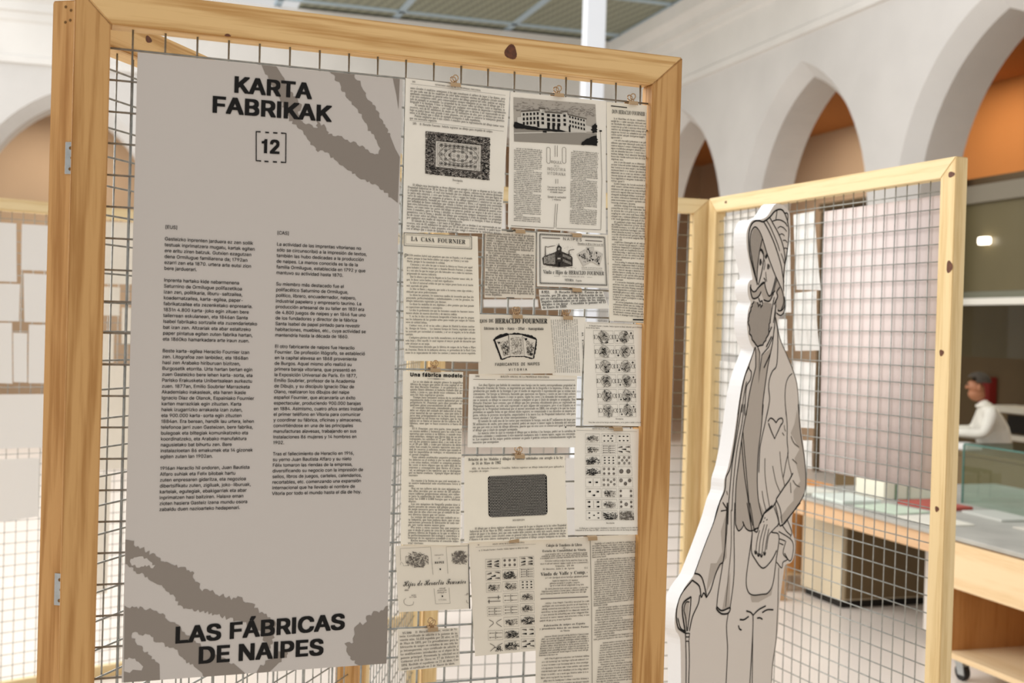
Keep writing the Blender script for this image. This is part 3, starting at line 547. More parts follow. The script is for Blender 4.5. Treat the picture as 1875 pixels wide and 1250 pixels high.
GLYPHS['serif'] = {
    'A': [437,[-9,0,-9,18,24,30,41,55,206,466,224,465,394,65,420,25,443,18,443,0,229,0,229,18,277,30,283,46,253,132,103,132,75,48,80,32,96,21,128,18,128,0],[113,161,242,161,177,319]],
    'B': [443,[16,0,16,17,62,32,73,60,75,369,65,421,51,433,15,439,15,455,220,455,318,444,377,409,396,351,384,302,348,268,287,247,360,223,404,185,418,132,413,93,397,61,371,35,335,15,291,4],[182,252,245,261,263,272,275,290,285,345,278,395,257,424,239,431,203,433,185,417],[222,24,268,35,283,49,299,95,298,162,277,208,258,221,182,231,183,51,190,33]],
    'C': [468,[257,-11,174,3,137,20,78,71,39,142,29,184,26,228,39,314,56,351,106,412,176,452,216,462,292,463,388,435,413,449,419,465,437,465,437,308,420,308,403,347,356,407,298,439,265,443,198,419,157,347,144,226,159,114,203,46,278,24,305,26,383,61,428,106,447,89,395,33,332,0]],
    'D': [496,[20,0,20,17,53,23,69,39,73,54,74,374,61,426,15,439,15,455,296,449,357,429,405,396,440,351,461,295,468,228,441,101,362,25,228,0],[222,24,262,30,295,47,319,75,337,115,351,229,336,342,294,410,223,433,190,423,182,385,183,55,190,34]],
    'E': [442,[14,0,14,17,51,22,62,30,70,41,75,78,74,394,62,425,16,439,16,455,399,455,399,320,383,320,361,386,312,420,219,430,194,426,186,417,183,246,221,248,259,269,272,288,288,345,304,345,304,118,287,118,280,164,254,206,225,218,183,222,183,67,192,35,213,28,313,39,371,75,411,143,430,143,402,0]],
    'F': [404,[15,0,15,17,52,26,69,45,73,62,75,375,69,412,61,423,14,439,14,455,394,455,394,320,377,320,365,367,328,412,288,426,230,431,194,428,184,416,182,247,217,250,256,270,269,289,284,347,302,347,302,118,285,118,279,154,257,200,217,221,182,224,182,81,188,43,210,24,257,17,257,0]],
    'G': [508,[268,-10,222,-7,141,19,80,70,57,103,31,183,31,274,41,315,57,352,107,413,176,452,215,462,293,463,388,436,406,443,419,465,437,465,437,308,420,308,397,357,366,397,329,426,288,441,267,443,200,419,159,347,146,228,161,110,180,67,206,37,238,19,275,13,316,19,328,27,341,53,343,128,337,161,317,176,275,182,275,198,500,198,500,182,466,177,451,161,446,29,328,-6]],
    'H': [523,[15,0,15,17,52,24,62,32,75,81,73,398,62,424,16,439,16,455,242,455,242,439,204,432,184,406,182,251,342,251,340,406,328,428,282,439,282,455,507,455,507,439,461,424,449,379,451,60,461,33,471,25,507,17,507,0,282,0,282,17,318,24,336,41,342,81,342,221,182,221,187,43,205,24,242,17,242,0]],
    'I': [261,[13,0,13,17,61,32,74,56,75,75,74,405,63,427,13,439,13,455,244,455,244,439,196,427,184,405,183,64,192,37,206,26,246,17,246,0]],
    'J': [330,[109,-65,51,-54,22,-35,3,-8,-3,23,11,61,32,73,58,73,79,62,91,41,92,18,77,-16,80,-31,89,-38,120,-39,144,-13,147,384,138,418,111,434,79,439,79,455,314,455,314,439,269,426,257,399,255,89,239,3,190,-48]],
    'K': [510,[16,0,16,17,53,24,63,32,75,81,74,398,63,424,52,432,17,439,17,455,242,455,242,439,205,432,187,415,183,234,321,373,345,406,349,418,342,430,291,439,291,455,486,455,486,439,436,430,392,404,271,285,463,46,487,25,519,17,519,0,281,0,281,17,322,21,332,29,332,42,199,214,183,198,184,59,188,43,205,24,242,17,242,0]],
    'L': [426,[15,0,15,17,52,24,62,32,75,81,73,399,62,425,16,439,16,455,250,455,250,439,199,430,185,407,185,47,200,31,220,28,264,29,315,40,370,80,409,154,427,154,402,0]],
    'M': [634,[14,0,14,17,61,32,74,58,75,79,75,396,61,428,15,439,15,455,185,455,317,142,449,455,617,455,617,439,573,423,560,378,562,54,574,28,617,17,617,0,396,0,396,17,440,29,453,54,455,399,288,0,270,0,105,389,107,57,120,30,169,17,169,0]],
    'N': [494,[403,-11,107,350,108,57,112,42,129,24,167,17,167,0,18,0,18,17,45,20,67,33,76,79,76,388,43,427,18,439,18,455,156,455,391,169,389,404,376,427,331,439,331,455,480,455,480,439,433,425,423,398,422,-11]],
    'O': [525,[261,-11,169,7,94,58,45,134,29,195,28,228,29,260,45,321,58,349,95,397,170,448,265,466,357,448,431,399,481,323,498,228,481,134,430,58,355,7],[265,12,328,36,367,108,379,228,376,293,348,389,324,419,294,437,260,443,196,419,158,347,145,228,159,109,177,67,201,37,230,18]],
    'P': [418,[15,0,15,17,52,24,62,32,75,81,73,398,62,424,16,439,16,455,265,454,336,440,375,415,400,378,409,332,404,296,390,266,367,240,334,221,292,209,182,206,187,43,205,24,242,17,242,0],[182,230,231,232,255,240,283,271,292,329,285,387,261,420,241,428,204,430,185,418]],
    'Q': [525,[378,-116,296,-103,232,-64,187,-1,101,50,61,100,47,129,36,160,28,228,29,260,45,321,58,349,95,397,170,448,265,466,357,448,431,399,481,323,498,228,493,176,479,128,454,86,421,49,379,21,330,0,360,-45,398,-72,445,-81,492,-73,495,-92,455,-105],[265,12,329,36,367,108,380,228,377,293,366,346,348,389,324,419,294,437,260,443,196,419,158,347,145,228,160,109,178,67,202,37,231,18]],
    'R': [473,[15,0,15,17,52,24,62,32,75,81,73,398,62,424,16,439,16,455,278,452,329,442,367,426,395,403,412,372,417,334,406,285,372,248,315,224,439,40,459,21,480,17,480,0,338,0,201,212,182,212,183,59,187,43,205,24,242,17,242,0],[182,234,235,236,261,245,280,258,293,278,304,336,295,389,268,421,209,430,185,414]],
    'S': [390,[43,-11,43,158,62,158,91,77,111,50,136,30,164,19,197,15,241,24,269,51,279,89,273,117,255,140,127,210,77,253,53,302,50,332,57,381,67,403,96,437,136,459,199,466,300,445,317,454,320,466,339,466,339,319,322,319,293,385,265,417,231,438,194,445,155,437,128,413,120,380,121,364,137,336,300,247,342,204,355,171,359,133,357,106,339,58,304,21,254,-2,181,-10,78,12,61,-11]],
    'T': [423,[92,0,92,17,142,31,154,59,156,433,116,430,65,403,35,352,29,318,11,318,11,455,410,455,410,317,394,317,375,382,333,420,263,433,265,58,276,30,328,17,328,0]],
    'U': [492,[248,-13,192,-8,147,6,114,29,91,61,78,103,73,155,72,398,61,424,15,439,15,455,240,455,240,439,202,432,189,422,181,394,183,104,203,51,245,25,275,22,340,37,379,83,392,159,391,398,387,413,368,431,328,439,328,455,474,455,474,439,442,429,427,411,424,396,418,118,403,69,380,32,346,7,302,-8]],
    'V': [428,[212,-13,37,396,14,429,-14,439,-14,455,211,455,211,439,177,436,159,427,153,402,259,143,354,400,349,427,299,439,299,455,442,455,442,439,408,427,391,403,230,-13]],
    'W': [611,[171,-11,27,407,8,433,-15,439,-15,455,181,455,181,439,145,427,141,400,223,153,301,353,274,423,258,434,229,439,229,455,439,455,439,439,413,436,398,427,393,412,474,166,549,406,538,430,503,439,503,455,624,455,624,439,602,429,581,396,446,-11,428,-11,316,309,190,-11]],
    'X': [471,[11,0,11,17,40,23,66,39,90,66,193,208,67,402,38,433,14,439,14,455,244,455,244,439,207,436,194,428,190,415,265,289,322,373,339,414,334,427,293,439,293,455,458,455,458,439,418,432,372,394,281,265,421,45,444,22,464,17,464,0,238,0,238,17,269,20,285,28,290,41,275,79,210,183,126,56,130,30,174,17,174,0]],
    'Y': [426,[101,0,101,17,138,24,155,43,161,179,35,406,10,432,-13,438,-13,455,207,455,207,438,167,432,157,423,157,409,248,226,347,396,343,424,326,435,295,438,295,455,439,455,439,438,409,424,383,392,268,203,273,43,291,24,328,17,328,0]],
    'Z': [442,[20,0,20,11,276,430,186,429,123,412,94,386,61,316,44,316,57,455,406,455,406,443,153,29,282,32,319,43,349,61,374,87,407,164,424,164,407,0]],
    'a': [344,[255,-10,226,-5,208,10,200,35,168,11,133,-4,95,-9,55,0,29,26,20,63,25,91,39,115,98,155,199,190,193,272,177,290,148,296,123,293,109,286,104,274,123,231,110,202,77,191,45,203,34,223,35,252,49,278,77,300,137,317,205,315,239,307,263,292,280,271,293,210,295,40,304,34,320,42,329,28,281,-6],[151,34,174,41,199,63,199,169,154,151,127,123,118,84,122,56,133,39]],
    'b': [361,[43,-11,42,407,31,434,8,439,8,455,138,455,138,279,162,301,190,314,244,316,284,299,315,266,335,221,340,133,323,75,308,51,291,30,246,0,220,-8,162,-6,105,28,53,-11],[183,14,204,18,232,49,245,160,244,197,231,251,204,277,184,280,155,270,138,242,143,38,158,20]],
    'c': [293,[156,-10,108,-1,67,26,51,45,21,120,22,181,40,237,55,260,96,297,146,317,204,317,230,310,265,283,274,265,276,233,266,215,248,205,214,209,201,225,194,286,169,297,138,285,118,248,112,187,123,105,137,76,178,42,227,42,271,72,285,60,248,21,205,-2]],
    'd': [370,[140,-10,117,-8,78,10,35,66,19,147,36,237,63,281,101,309,123,316,175,314,223,280,222,413,212,430,176,439,176,455,319,455,320,60,330,35,353,28,353,11,223,-10,223,39,201,12,173,-5],[171,28,202,41,223,76,223,242,206,270,174,281,155,277,130,250,118,153,130,58,153,32]],
    'e': [301,[154,-10,129,-8,85,10,50,45,27,95,19,157,28,215,51,263,87,298,132,316,157,318,193,314,224,301,249,280,268,251,279,216,283,166,117,166,127,97,154,56,199,42,225,47,270,86,285,73,248,27,205,-1],[116,192,201,192,198,261,186,288,161,297,136,286,121,255]],
    'f': [214,[15,0,15,16,44,25,52,55,52,277,16,277,16,310,52,310,56,386,85,436,139,461,174,465,222,456,240,446,261,417,262,386,244,360,213,356,189,372,186,400,197,429,190,442,159,437,148,406,148,310,203,310,203,277,148,277,149,47,152,34,167,20,199,16,199,0]],
    'g': [327,[146,-140,73,-132,48,-122,18,-92,14,-75,20,-54,38,-38,69,-26,29,9,24,30,32,61,57,86,102,110,58,135,31,169,22,212,30,251,69,295,132,317,183,317,233,304,317,304,317,268,268,268,289,226,291,203,285,167,264,137,215,108,121,100,106,87,101,71,105,59,119,51,236,45,292,24,303,13,314,-18,311,-67,296,-92,272,-113,239,-128],[157,124,183,134,190,146,199,211,190,276,183,288,157,297,143,295,124,276,114,211,124,146,132,134],[161,-116,218,-111,252,-94,263,-66,257,-47,223,-35,97,-34,76,-58,73,-73,83,-94,111,-111]],
    'h': [381,[18,0,18,16,39,21,52,43,52,412,40,435,19,440,19,455,148,455,148,267,175,295,207,313,243,318,292,306,321,271,330,212,331,43,337,26,363,16,363,0,202,0,202,16,223,21,232,34,235,56,234,234,229,258,203,271,164,255,148,235,148,43,154,26,180,16,180,0]],
    'i': [198,[101,362,65,376,50,412,65,449,101,463,137,449,151,412,136,376],[18,0,18,16,39,21,52,43,52,267,47,285,20,293,21,310,148,310,149,43,154,26,180,16,180,0]],
    'j': [210,[106,363,70,378,56,414,71,450,106,465,142,450,157,414,142,378],[36,-140,-24,-124,-44,-105,-56,-70,-45,-40,-26,-30,-3,-30,15,-39,25,-55,13,-111,44,-115,53,-109,61,-87,63,265,48,290,22,294,22,310,159,310,156,-58,145,-87,127,-110,72,-137]],
    'k': [359,[17,0,17,16,39,21,52,43,52,412,42,434,20,439,21,455,148,455,148,169,242,269,240,287,206,293,206,310,345,310,345,293,297,278,222,209,346,34,376,16,376,0,211,0,211,16,237,23,238,37,163,147,148,134,148,43,154,26,180,16,180,0]],
    'l': [199,[18,0,18,16,39,21,52,43,52,411,42,434,20,439,20,455,148,455,148,56,154,26,180,16,180,0]],
    'm': [554,[18,0,18,16,39,21,52,43,52,266,46,284,19,294,19,310,146,310,146,265,173,294,204,312,237,318,277,312,305,293,320,261,348,293,381,312,418,318,465,306,494,271,504,212,504,43,510,26,536,16,536,0,377,0,377,16,403,26,410,56,409,234,398,265,377,271,358,268,324,237,325,44,336,21,356,16,356,0,199,0,199,16,225,26,232,56,229,247,220,265,199,271,162,255,146,235,147,44,158,21,177,16,177,0]],
    'n': [381,[18,0,18,16,39,21,52,43,52,266,46,284,19,294,19,310,148,310,148,267,175,296,207,313,243,318,292,306,321,271,330,212,333,33,343,21,363,16,363,0,202,0,202,16,223,21,232,34,235,56,234,234,229,258,203,271,164,255,148,235,148,43,154,26,180,16,180,0]],
    'o': [336,[169,-10,114,-1,69,27,27,96,19,154,27,213,69,281,114,309,168,318,222,309,266,282,298,240,315,185,317,154,308,94,284,46,266,26,222,-1],[169,11,186,14,209,39,220,154,208,271,185,296,169,299,151,296,128,271,117,154,128,39,152,14]],
    'p': [371,[17,-139,17,-124,45,-113,52,-80,52,261,46,283,19,295,19,310,143,310,143,263,166,294,195,313,230,319,274,310,323,264,343,216,348,128,323,48,291,12,250,-8,196,-5,170,9,148,32,152,-99,167,-118,197,-123,197,-139],[195,28,229,42,239,59,253,154,241,248,232,265,199,278,179,273,162,259,148,235,148,69,160,46]],
    'q': [364,[175,-139,175,-123,214,-114,223,-97,224,29,173,-5,142,-9,98,-1,62,25,36,64,22,115,22,176,29,207,54,259,72,280,117,309,142,317,200,315,257,281,309,320,320,320,320,-96,332,-118,354,-123,354,-139],[179,30,208,40,224,67,219,271,204,289,179,295,143,280,131,261,118,199,117,156,118,117,131,60,142,43]],
    'r': [287,[18,0,18,16,39,21,52,43,52,267,46,285,20,293,21,310,146,310,146,252,172,288,203,311,250,317,275,304,289,266,284,243,270,228,248,222,229,226,202,255,189,260,171,252,155,228,149,192,150,42,159,25,197,16,197,0]],
    's': [288,[151,-10,73,9,56,1,51,-9,36,-9,36,105,53,105,72,57,121,17,168,20,186,35,192,58,176,92,85,142,54,169,39,202,40,247,65,291,111,316,149,319,213,305,230,319,244,319,244,222,228,222,209,262,182,288,166,294,125,292,106,269,106,249,115,232,229,165,250,136,255,117,254,65,228,18,206,2]],
    't': [228,[124,-9,80,-1,56,26,48,71,48,279,20,279,20,300,88,369,129,424,144,424,144,310,208,310,208,279,144,279,147,59,154,45,168,40,183,44,206,75,222,66,198,24,165,-1]],
    'u': [375,[131,-10,81,2,54,38,46,97,45,262,33,289,11,294,11,310,142,310,143,63,158,40,177,36,196,39,228,66,228,263,214,289,189,294,189,310,324,310,325,56,331,39,360,30,360,13,228,-10,228,40,186,3]],
    'v': [306,[142,-10,33,261,16,288,-3,293,-3,310,164,310,164,294,141,292,129,273,185,122,241,267,237,284,203,294,203,310,305,310,305,295,284,286,266,258,160,-10]],
    'w': [435,[122,-10,17,265,6,284,-11,293,-11,310,138,310,138,293,120,289,114,273,167,127,211,235,193,283,185,292,168,295,168,310,323,310,323,293,299,285,296,269,336,141,387,275,380,289,356,295,356,310,445,310,445,295,430,290,416,268,304,-10,289,-10,223,197,140,-10]],
    'x': [319,[5,0,5,15,44,37,123,136,31,279,4,293,4,310,169,310,169,294,153,293,140,280,183,206,233,272,231,288,201,294,201,310,311,310,311,296,273,275,198,184,295,30,319,15,319,0,155,0,155,16,182,22,184,38,138,114,86,42,88,23,118,15,118,0]],
    'y': [300,[52,-140,22,-133,1,-113,-7,-84,-2,-62,24,-41,56,-44,70,-57,75,-94,94,-96,120,-65,140,-5,32,260,18,285,-5,293,-5,310,162,310,162,293,136,289,128,272,185,119,238,270,234,286,203,293,203,310,300,310,300,293,283,288,265,258,140,-77,118,-111,95,-131]],
    'z': [293,[13,0,13,14,168,287,87,280,61,258,44,216,26,216,32,310,275,310,275,291,126,25,205,33,237,59,260,107,276,107,268,0]],
    '0': [375,[188,-7,118,7,69,48,39,111,23,241,39,371,69,433,118,473,189,486,257,473,305,433,336,370,353,240,336,110,305,47,256,7],[188,37,210,43,227,61,237,91,248,240,237,390,227,419,211,437,189,443,166,437,150,419,139,390,127,240,139,91,150,61,166,43]],
    '1': [375,[65,0,65,36,131,37,146,45,153,64,154,416,108,365,81,348,57,347,40,359,28,396,91,420,179,482,254,482,255,66,261,47,276,37,343,36,343,0]],
    '2': [375,[24,0,24,69,187,245,218,307,226,371,220,413,202,437,174,445,153,442,126,416,112,329,68,336,50,344,29,374,26,396,34,426,55,454,116,481,174,486,258,473,310,434,323,407,327,359,313,314,259,242,87,74,257,75,288,95,305,141,345,141,341,0]],
    '3': [375,[163,-7,104,-2,46,23,20,60,21,90,36,113,76,126,78,100,99,62,116,50,158,40,199,49,230,79,240,115,238,163,214,202,168,224,95,227,95,269,166,272,204,296,223,340,219,409,200,436,186,443,142,439,120,406,111,341,47,356,34,367,24,401,41,444,62,461,91,475,173,486,255,474,286,458,309,436,323,409,328,377,315,323,277,283,225,256,279,238,312,216,336,184,345,138,338,90,304,37,251,7]],
    '4': [375,[121,0,121,36,167,39,188,52,195,125,9,125,9,166,199,480,293,480,293,169,363,169,363,125,293,125,295,65,309,44,357,36,357,0],[56,169,195,169,199,416]],
    '5': [375,[165,-7,84,5,51,24,28,61,33,101,53,116,81,121,93,71,111,52,154,40,183,45,217,69,236,122,234,178,226,203,195,236,130,247,71,235,40,247,62,480,316,480,319,357,281,357,270,394,254,405,105,406,94,281,168,291,258,276,293,256,319,228,335,192,340,148,333,96,299,40,246,8]],
    '6': [375,[197,-7,136,4,109,18,67,62,39,130,33,173,35,293,63,384,94,432,114,450,163,477,249,485,291,476,329,449,340,412,332,387,307,367,260,360,256,400,243,434,216,447,191,441,170,426,152,401,139,366,125,269,161,286,196,293,256,290,288,278,315,258,336,230,348,196,348,110,313,38,282,13,244,-2],[199,38,228,49,239,64,248,85,255,148,253,181,238,228,226,242,193,253,154,243,125,221,135,116,147,81,179,42]],
    '7': [375,[111,0,289,406,93,403,80,391,70,338,30,338,33,480,353,480,353,447,168,0]],
    '8': [375,[183,-7,118,1,69,24,38,57,20,122,23,150,47,193,119,242,74,276,45,316,36,364,50,423,62,441,99,469,191,486,235,483,271,471,299,453,318,429,334,369,324,322,292,289,244,260,309,220,330,199,344,177,355,127,350,88,335,55,310,29,276,9,234,-3],[203,283,230,304,245,332,247,395,222,436,200,446,170,445,156,438,137,410,132,351,149,318],[187,32,208,34,241,55,260,92,262,116,252,154,239,170,164,216,137,192,118,161,112,142,113,95,120,74,147,42]],
    '9': [375,[152,-7,106,-2,73,12,47,45,46,87,75,107,103,56,135,38,156,36,205,57,237,122,251,230,212,198,176,186,119,189,87,201,60,220,40,248,28,282,26,355,42,409,56,431,95,466,147,484,209,484,264,463,307,420,323,390,343,310,340,190,315,97,284,49,241,14,215,3],[184,233,224,245,251,278,242,372,231,403,201,437,181,441,149,429,137,413,128,391,121,328,128,275,149,244]],
    '.': [180,[89,-9,60,1,48,36,60,71,89,81,119,71,132,36,119,1]],
    ',': [180,[28,-87,61,78,124,78,129,71,114,20,71,-87]],
    ';': [180,[88,278,59,289,47,324,59,359,88,369,118,359,130,324,118,289],[21,-87,55,78,118,78,123,71,108,20,65,-87]],
    ':': [180,[89,278,60,289,48,324,60,359,89,369,119,359,132,324,119,289],[89,-9,60,1,48,36,60,71,89,81,119,71,132,36,119,1]],
    '-': [216,[27,154,27,206,189,206,189,154]],
    '(': [201,[126,-106,95,-65,51,28,30,131,30,238,51,342,95,437,126,480,181,480,129,390,110,340,89,238,89,133,110,32,152,-63,181,-106]],
    ')': [201,[21,-106,73,-17,91,32,112,133,112,238,91,340,73,390,20,480,76,480,107,437,151,342,172,238,172,131,151,28,107,-65,76,-106]],
}
GLYPHS['script'] = {
    'H': [567,[111,-8,49,1,26,13,9,29,-1,47,-5,69,4,101,14,115,43,130,60,132,85,127,102,113,106,83,94,69,51,54,45,48,45,34,58,21,82,12,122,14,145,25,166,42,184,66,222,137,159,107,145,110,147,119,170,135,235,163,260,205,321,287,257,250,235,245,216,249,203,259,198,273,208,297,239,336,238,343,199,325,122,250,108,247,101,255,111,270,197,345,230,360,257,360,276,352,289,327,272,279,413,383,428,388,438,385,438,378,405,339,381,297,365,260,345,191,392,207,475,319,529,373,555,392,603,415,625,418,655,412,674,396,681,373,675,348,658,322,629,293,588,264,540,237,482,212,426,93,412,52,412,33,425,26,466,34,531,72,656,178,669,182,684,179,667,169,577,83,521,37,482,15,434,1,389,2,360,21,345,55,345,96,378,183,337,171,312,118,281,74,244,39,203,13,158,-3],[498,240,548,269,604,318,632,365,634,377,628,397,604,395,566,361,521,290]],
    'F': [492,[232,173,212,175,181,191,171,204,163,240,167,266,178,293,197,320,254,370,290,391,370,417,433,419,555,393,584,395,618,406,619,396,598,375,572,358,542,348,510,350,369,390,317,384,277,366,224,324,198,290,184,256,184,228,192,208,208,197,227,197,259,216,280,238,304,282,313,317,312,353,318,360,326,361,337,354,348,334,353,303,351,279,337,237,311,203,275,181],[183,-5,117,5,92,16,75,32,64,51,60,73,68,102,78,114,106,129,123,131,150,127,167,114,173,94,166,77,149,67,117,59,111,53,111,38,127,25,159,15,181,14,210,18,238,30,263,50,286,77,328,156,269,136,225,109,218,111,222,122,268,152,336,177,368,242,422,311,458,341,473,347,482,343,455,274,439,190,465,192,490,241,509,255,533,255,541,248,543,236,536,215,527,204,486,178,475,117,426,106,457,175,432,173,410,119,380,75,343,40,297,15,244,0],[488,194,520,221,525,236,522,241,504,235]],
    'i': [231,[184,243,159,251,151,264,151,282,155,291,172,305,201,309,221,296,226,281,224,271,213,254],[194,62,156,26,115,0,85,-5,57,0,41,16,36,51,56,99,84,148,49,113,36,127,107,201,201,207,105,27,107,21,124,26,181,75]],
    'j': [231,[190,243,165,251,157,264,157,282,161,291,178,305,207,309,227,296,232,281,230,271,211,248],[184,62,123,17,87,1,11,-110,-60,-176,-126,-198,-138,-197,-157,-187,-167,-168,-166,-139,-146,-103,-86,-48,-28,-13,6,2,86,142,55,113,42,127,113,201,211,207,105,30,138,48,171,75],[-128,-177,-110,-173,-92,-161,-75,-141,-55,-113,-11,-30,-84,-74,-128,-116,-143,-156,-141,-168]],
    'o': [300,[91,-5,71,-3,38,14,20,45,19,80,24,97,44,130,91,173,149,201,188,207,208,205,239,191,255,164,255,130,245,101,210,56,258,83,271,69,224,37,177,27,149,9,120,-1],[106,17,128,24,140,33,142,55,156,66,175,72,199,106,213,137,218,165,211,183,194,183,182,175,153,145,128,110,96,41,97,24]],
    's': [235,[206,71,150,21,121,4,95,-3,48,-4,32,1,11,19,6,30,8,58,19,70,36,74,57,66,64,48,56,30,45,23,35,23,39,18,52,14,67,18,80,30,92,50,104,92,107,169,48,113,36,127,113,199,127,219,140,226,150,222,152,216,142,200,140,186,163,149,173,123,174,81,161,55,193,84]],
    'd': [406,[87,-4,51,3,25,26,18,42,16,61,23,96,59,146,112,185,171,205,214,204,231,194,242,179,355,386,438,394,240,34,243,22,263,27,320,75,334,62,277,13,245,-2,213,-3,200,1,181,17,174,43,146,17,117,1],[105,13,123,19,146,37,193,93,223,152,226,168,218,186,208,189,181,177,114,98,86,46,87,21]],
    'e': [276,[101,-5,55,5,23,31,14,48,11,66,19,98,54,145,107,184,164,205,182,207,212,201,224,194,239,174,238,148,232,135,208,111,171,90,97,69,85,30,95,17,125,17,185,41,228,75,240,62,194,25,170,12,122,-3],[104,86,133,93,171,119,193,154,193,177,189,184,176,185,150,163,121,121]],
    'r': [275,[237,62,196,24,160,0,136,-4,100,2,75,20,69,32,66,46,71,71,105,127,148,165,101,163,50,113,36,127,81,168,95,216,113,221,119,195,188,181,204,173,213,159,208,131,149,44,145,25,154,21,167,26,225,76]],
    'a': [355,[210,-5,180,7,173,16,167,40,141,16,113,1,83,-4,49,3,24,25,18,40,16,58,23,92,43,126,73,158,109,183,148,201,187,207,210,204,226,194,234,177,247,204,322,207,241,37,247,30,257,33,311,75,324,62,262,12,226,-3],[97,12,128,24,180,83,218,152,219,170,208,185,189,187,171,176,121,119,96,76,83,37,84,20]],
    'c': [259,[95,-5,55,4,29,28,20,66,27,100,36,117,77,163,131,195,184,207,202,206,229,196,244,177,246,165,237,140,222,130,198,131,187,146,187,158,193,170,210,181,202,186,185,181,132,117,103,63,95,32,103,18,121,17,164,36,211,75,224,62,159,12,117,-3]],
    'l': [281,[203,62,163,25,131,3,95,-5,67,1,47,18,40,44,52,90,79,141,49,113,35,124,108,202,220,385,302,394,110,40,113,22,124,22,191,76]],
    'u': [396,[359,62,299,10,269,-2,236,-2,210,9,196,29,197,62,180,42,143,13,106,-2,74,-2,61,2,43,18,37,42,56,98,81,144,48,113,36,127,109,201,207,207,126,63,118,37,119,31,128,27,141,32,160,49,200,94,228,133,267,201,365,207,267,30,276,21,291,27,346,75]],
    'n': [388,[-1,-5,101,146,103,156,97,157,51,113,38,127,114,196,147,206,162,200,172,185,175,160,171,132,214,173,252,198,284,207,297,205,319,192,326,181,332,150,328,130,261,28,266,21,278,27,335,75,349,62,282,7,254,-4,223,3,205,22,199,52,201,73,211,96,279,177,277,185,261,180,240,165,196,125,99,0]],
    't': [297,[36,127,109,205,215,377,300,380,251,295,296,295,289,273,236,273,159,141,104,35,107,21,119,22,154,43,190,75,203,62,144,13,106,-2,73,-3,51,9,44,19,38,44,48,81,83,148,47,113]],
}
def trap(loops, maxstep=None, snap=None, extra=0):
    "fill closed outlines (non-zero winding) with trapezoids -> array (n,4,2)"
    E = []
    ys = set()
    for l in loops:
        n = len(l)
        for i in range(n):
            x0, y0 = l[i]; x1, y1 = l[(i+1) % n]
            if snap:
                y0 = round(y0/snap)*snap; y1 = round(y1/snap)*snap
            ys.add(round(y0, 7)); ys.add(round(y1, 7))
            if abs(y1-y0) < 1e-9: continue
            E.append((x0, y0, x1, y1, 1) if y1 > y0 else (x1, y1, x0, y0, -1))
    ys = sorted(ys)
    if len(ys) < 2: return np.zeros((0, 4, 2))
    if extra:
        ys = sorted(set(ys) | set(np.linspace(ys[0], ys[-1], extra).tolist()))
    Y = [ys[0]]
    for y in ys[1:]:
        if y-Y[-1] < 1e-7: continue
        if maxstep and y-Y[-1] > maxstep:
            k = int(math.ceil((y-Y[-1])/maxstep)); a = Y[-1]
            for i in range(1, k): Y.append(a+(y-a)*i/k)
        Y.append(y)
    out = []
    for a, b in zip(Y[:-1], Y[1:]):
        m = (a+b)/2; act = []
        for x0, y0, x1, y1, d in E:
            if y0 < m < y1:
                s = (x1-x0)/(y1-y0)
                act.append((x0+s*(m-y0), x0+s*(a-y0), x0+s*(b-y0), d))
        act.sort()
        w = 0
        for i, e in enumerate(act):
            if w == 0: st = e
            w += e[3]
            if w == 0: out.append(((st[1], a), (e[1], a), (e[2], b), (st[2], b)))
    return np.array(out).reshape(-1, 4, 2)
def dilate(loops, dx, dy):
    "outline grown by a box: add the swept box of every edge"
    out = []
    for l in loops:
        out.append(l)
    sgn = []
    for l in loops:
        a = sum(l[i-1][0]*l[i][1]-l[i][0]*l[i-1][1] for i in range(len(l)))
        sgn.append(a)
    big = max(sgn, key=abs) if sgn else 1
    for l in loops:
        n = len(l)
        for i in range(n):
            x0, y0 = l[i]; x1, y1 = l[(i+1) % n]
            P = [(x+sx*dx, y+sy*dy) for x, y in ((x0, y0), (x1, y1)) for sx in (-1, 1) for sy in (-1, 1)]
            P = sorted(set(P)); lo = []; hi = []
            for p in P:
                while len(lo) > 1 and (lo[-1][0]-lo[-2][0])*(p[1]-lo[-2][1])-(lo[-1][1]-lo[-2][1])*(p[0]-lo[-2][0]) <= 0: lo.pop()
                lo.append(p)
            for p in P[::-1]:
                while len(hi) > 1 and (hi[-1][0]-hi[-2][0])*(p[1]-hi[-2][1])-(hi[-1][1]-hi[-2][1])*(p[0]-hi[-2][0]) <= 0: hi.pop()
                hi.append(p)
            h = lo[:-1]+hi[:-1]
            out.append(h if big > 0 else h[::-1])
    return out
_gc = {}
ACC = dict(zip('áéíóúÁÉÍÓÚñÑ', 'aeiouAEIOUnN'))
def glyph(font, ch, dil=(0, 0), snap=None):
    k = (font, ch, dil, snap)
    if k in _gc: return _gc[k]
    F = GLYPHS[font]
    g = F.get(ch)
    acc = None
    if g is None and ch in ACC:
        g = F.get(ACC[ch]); acc = ch
    if g is None:
        _gc[k] = (np.zeros((0, 4, 2)), 0.20); return _gc[k]
    loops = [[(l[i]/1000, l[i+1]/1000) for i in range(0, len(l), 2)] for l in g[1:]]
    if ch in 'íÍ' and acc and font == 'serif':
        pass
    if dil != (0, 0): q = trap(dilate(loops, *dil), snap=snap, extra=0 if snap else 46)
    else: q = trap(loops, snap=snap)
    if acc:
        top = max(p[1] for l in loops for p in l); cx = g[0]/2000
        q = np.concatenate([q, np.array([[(cx-0.05, top+.03), (cx+.03, top+.03), (cx+.12, top+.14), (cx+.02, top+.14)]])])
    _gc[k] = (q, g[0]/1000+2*dil[0])
    return _gc[k]
def cap_h(font):
    return max(v for l in GLYPHS[font]['H'][1:] for v in l[1::2])/1000
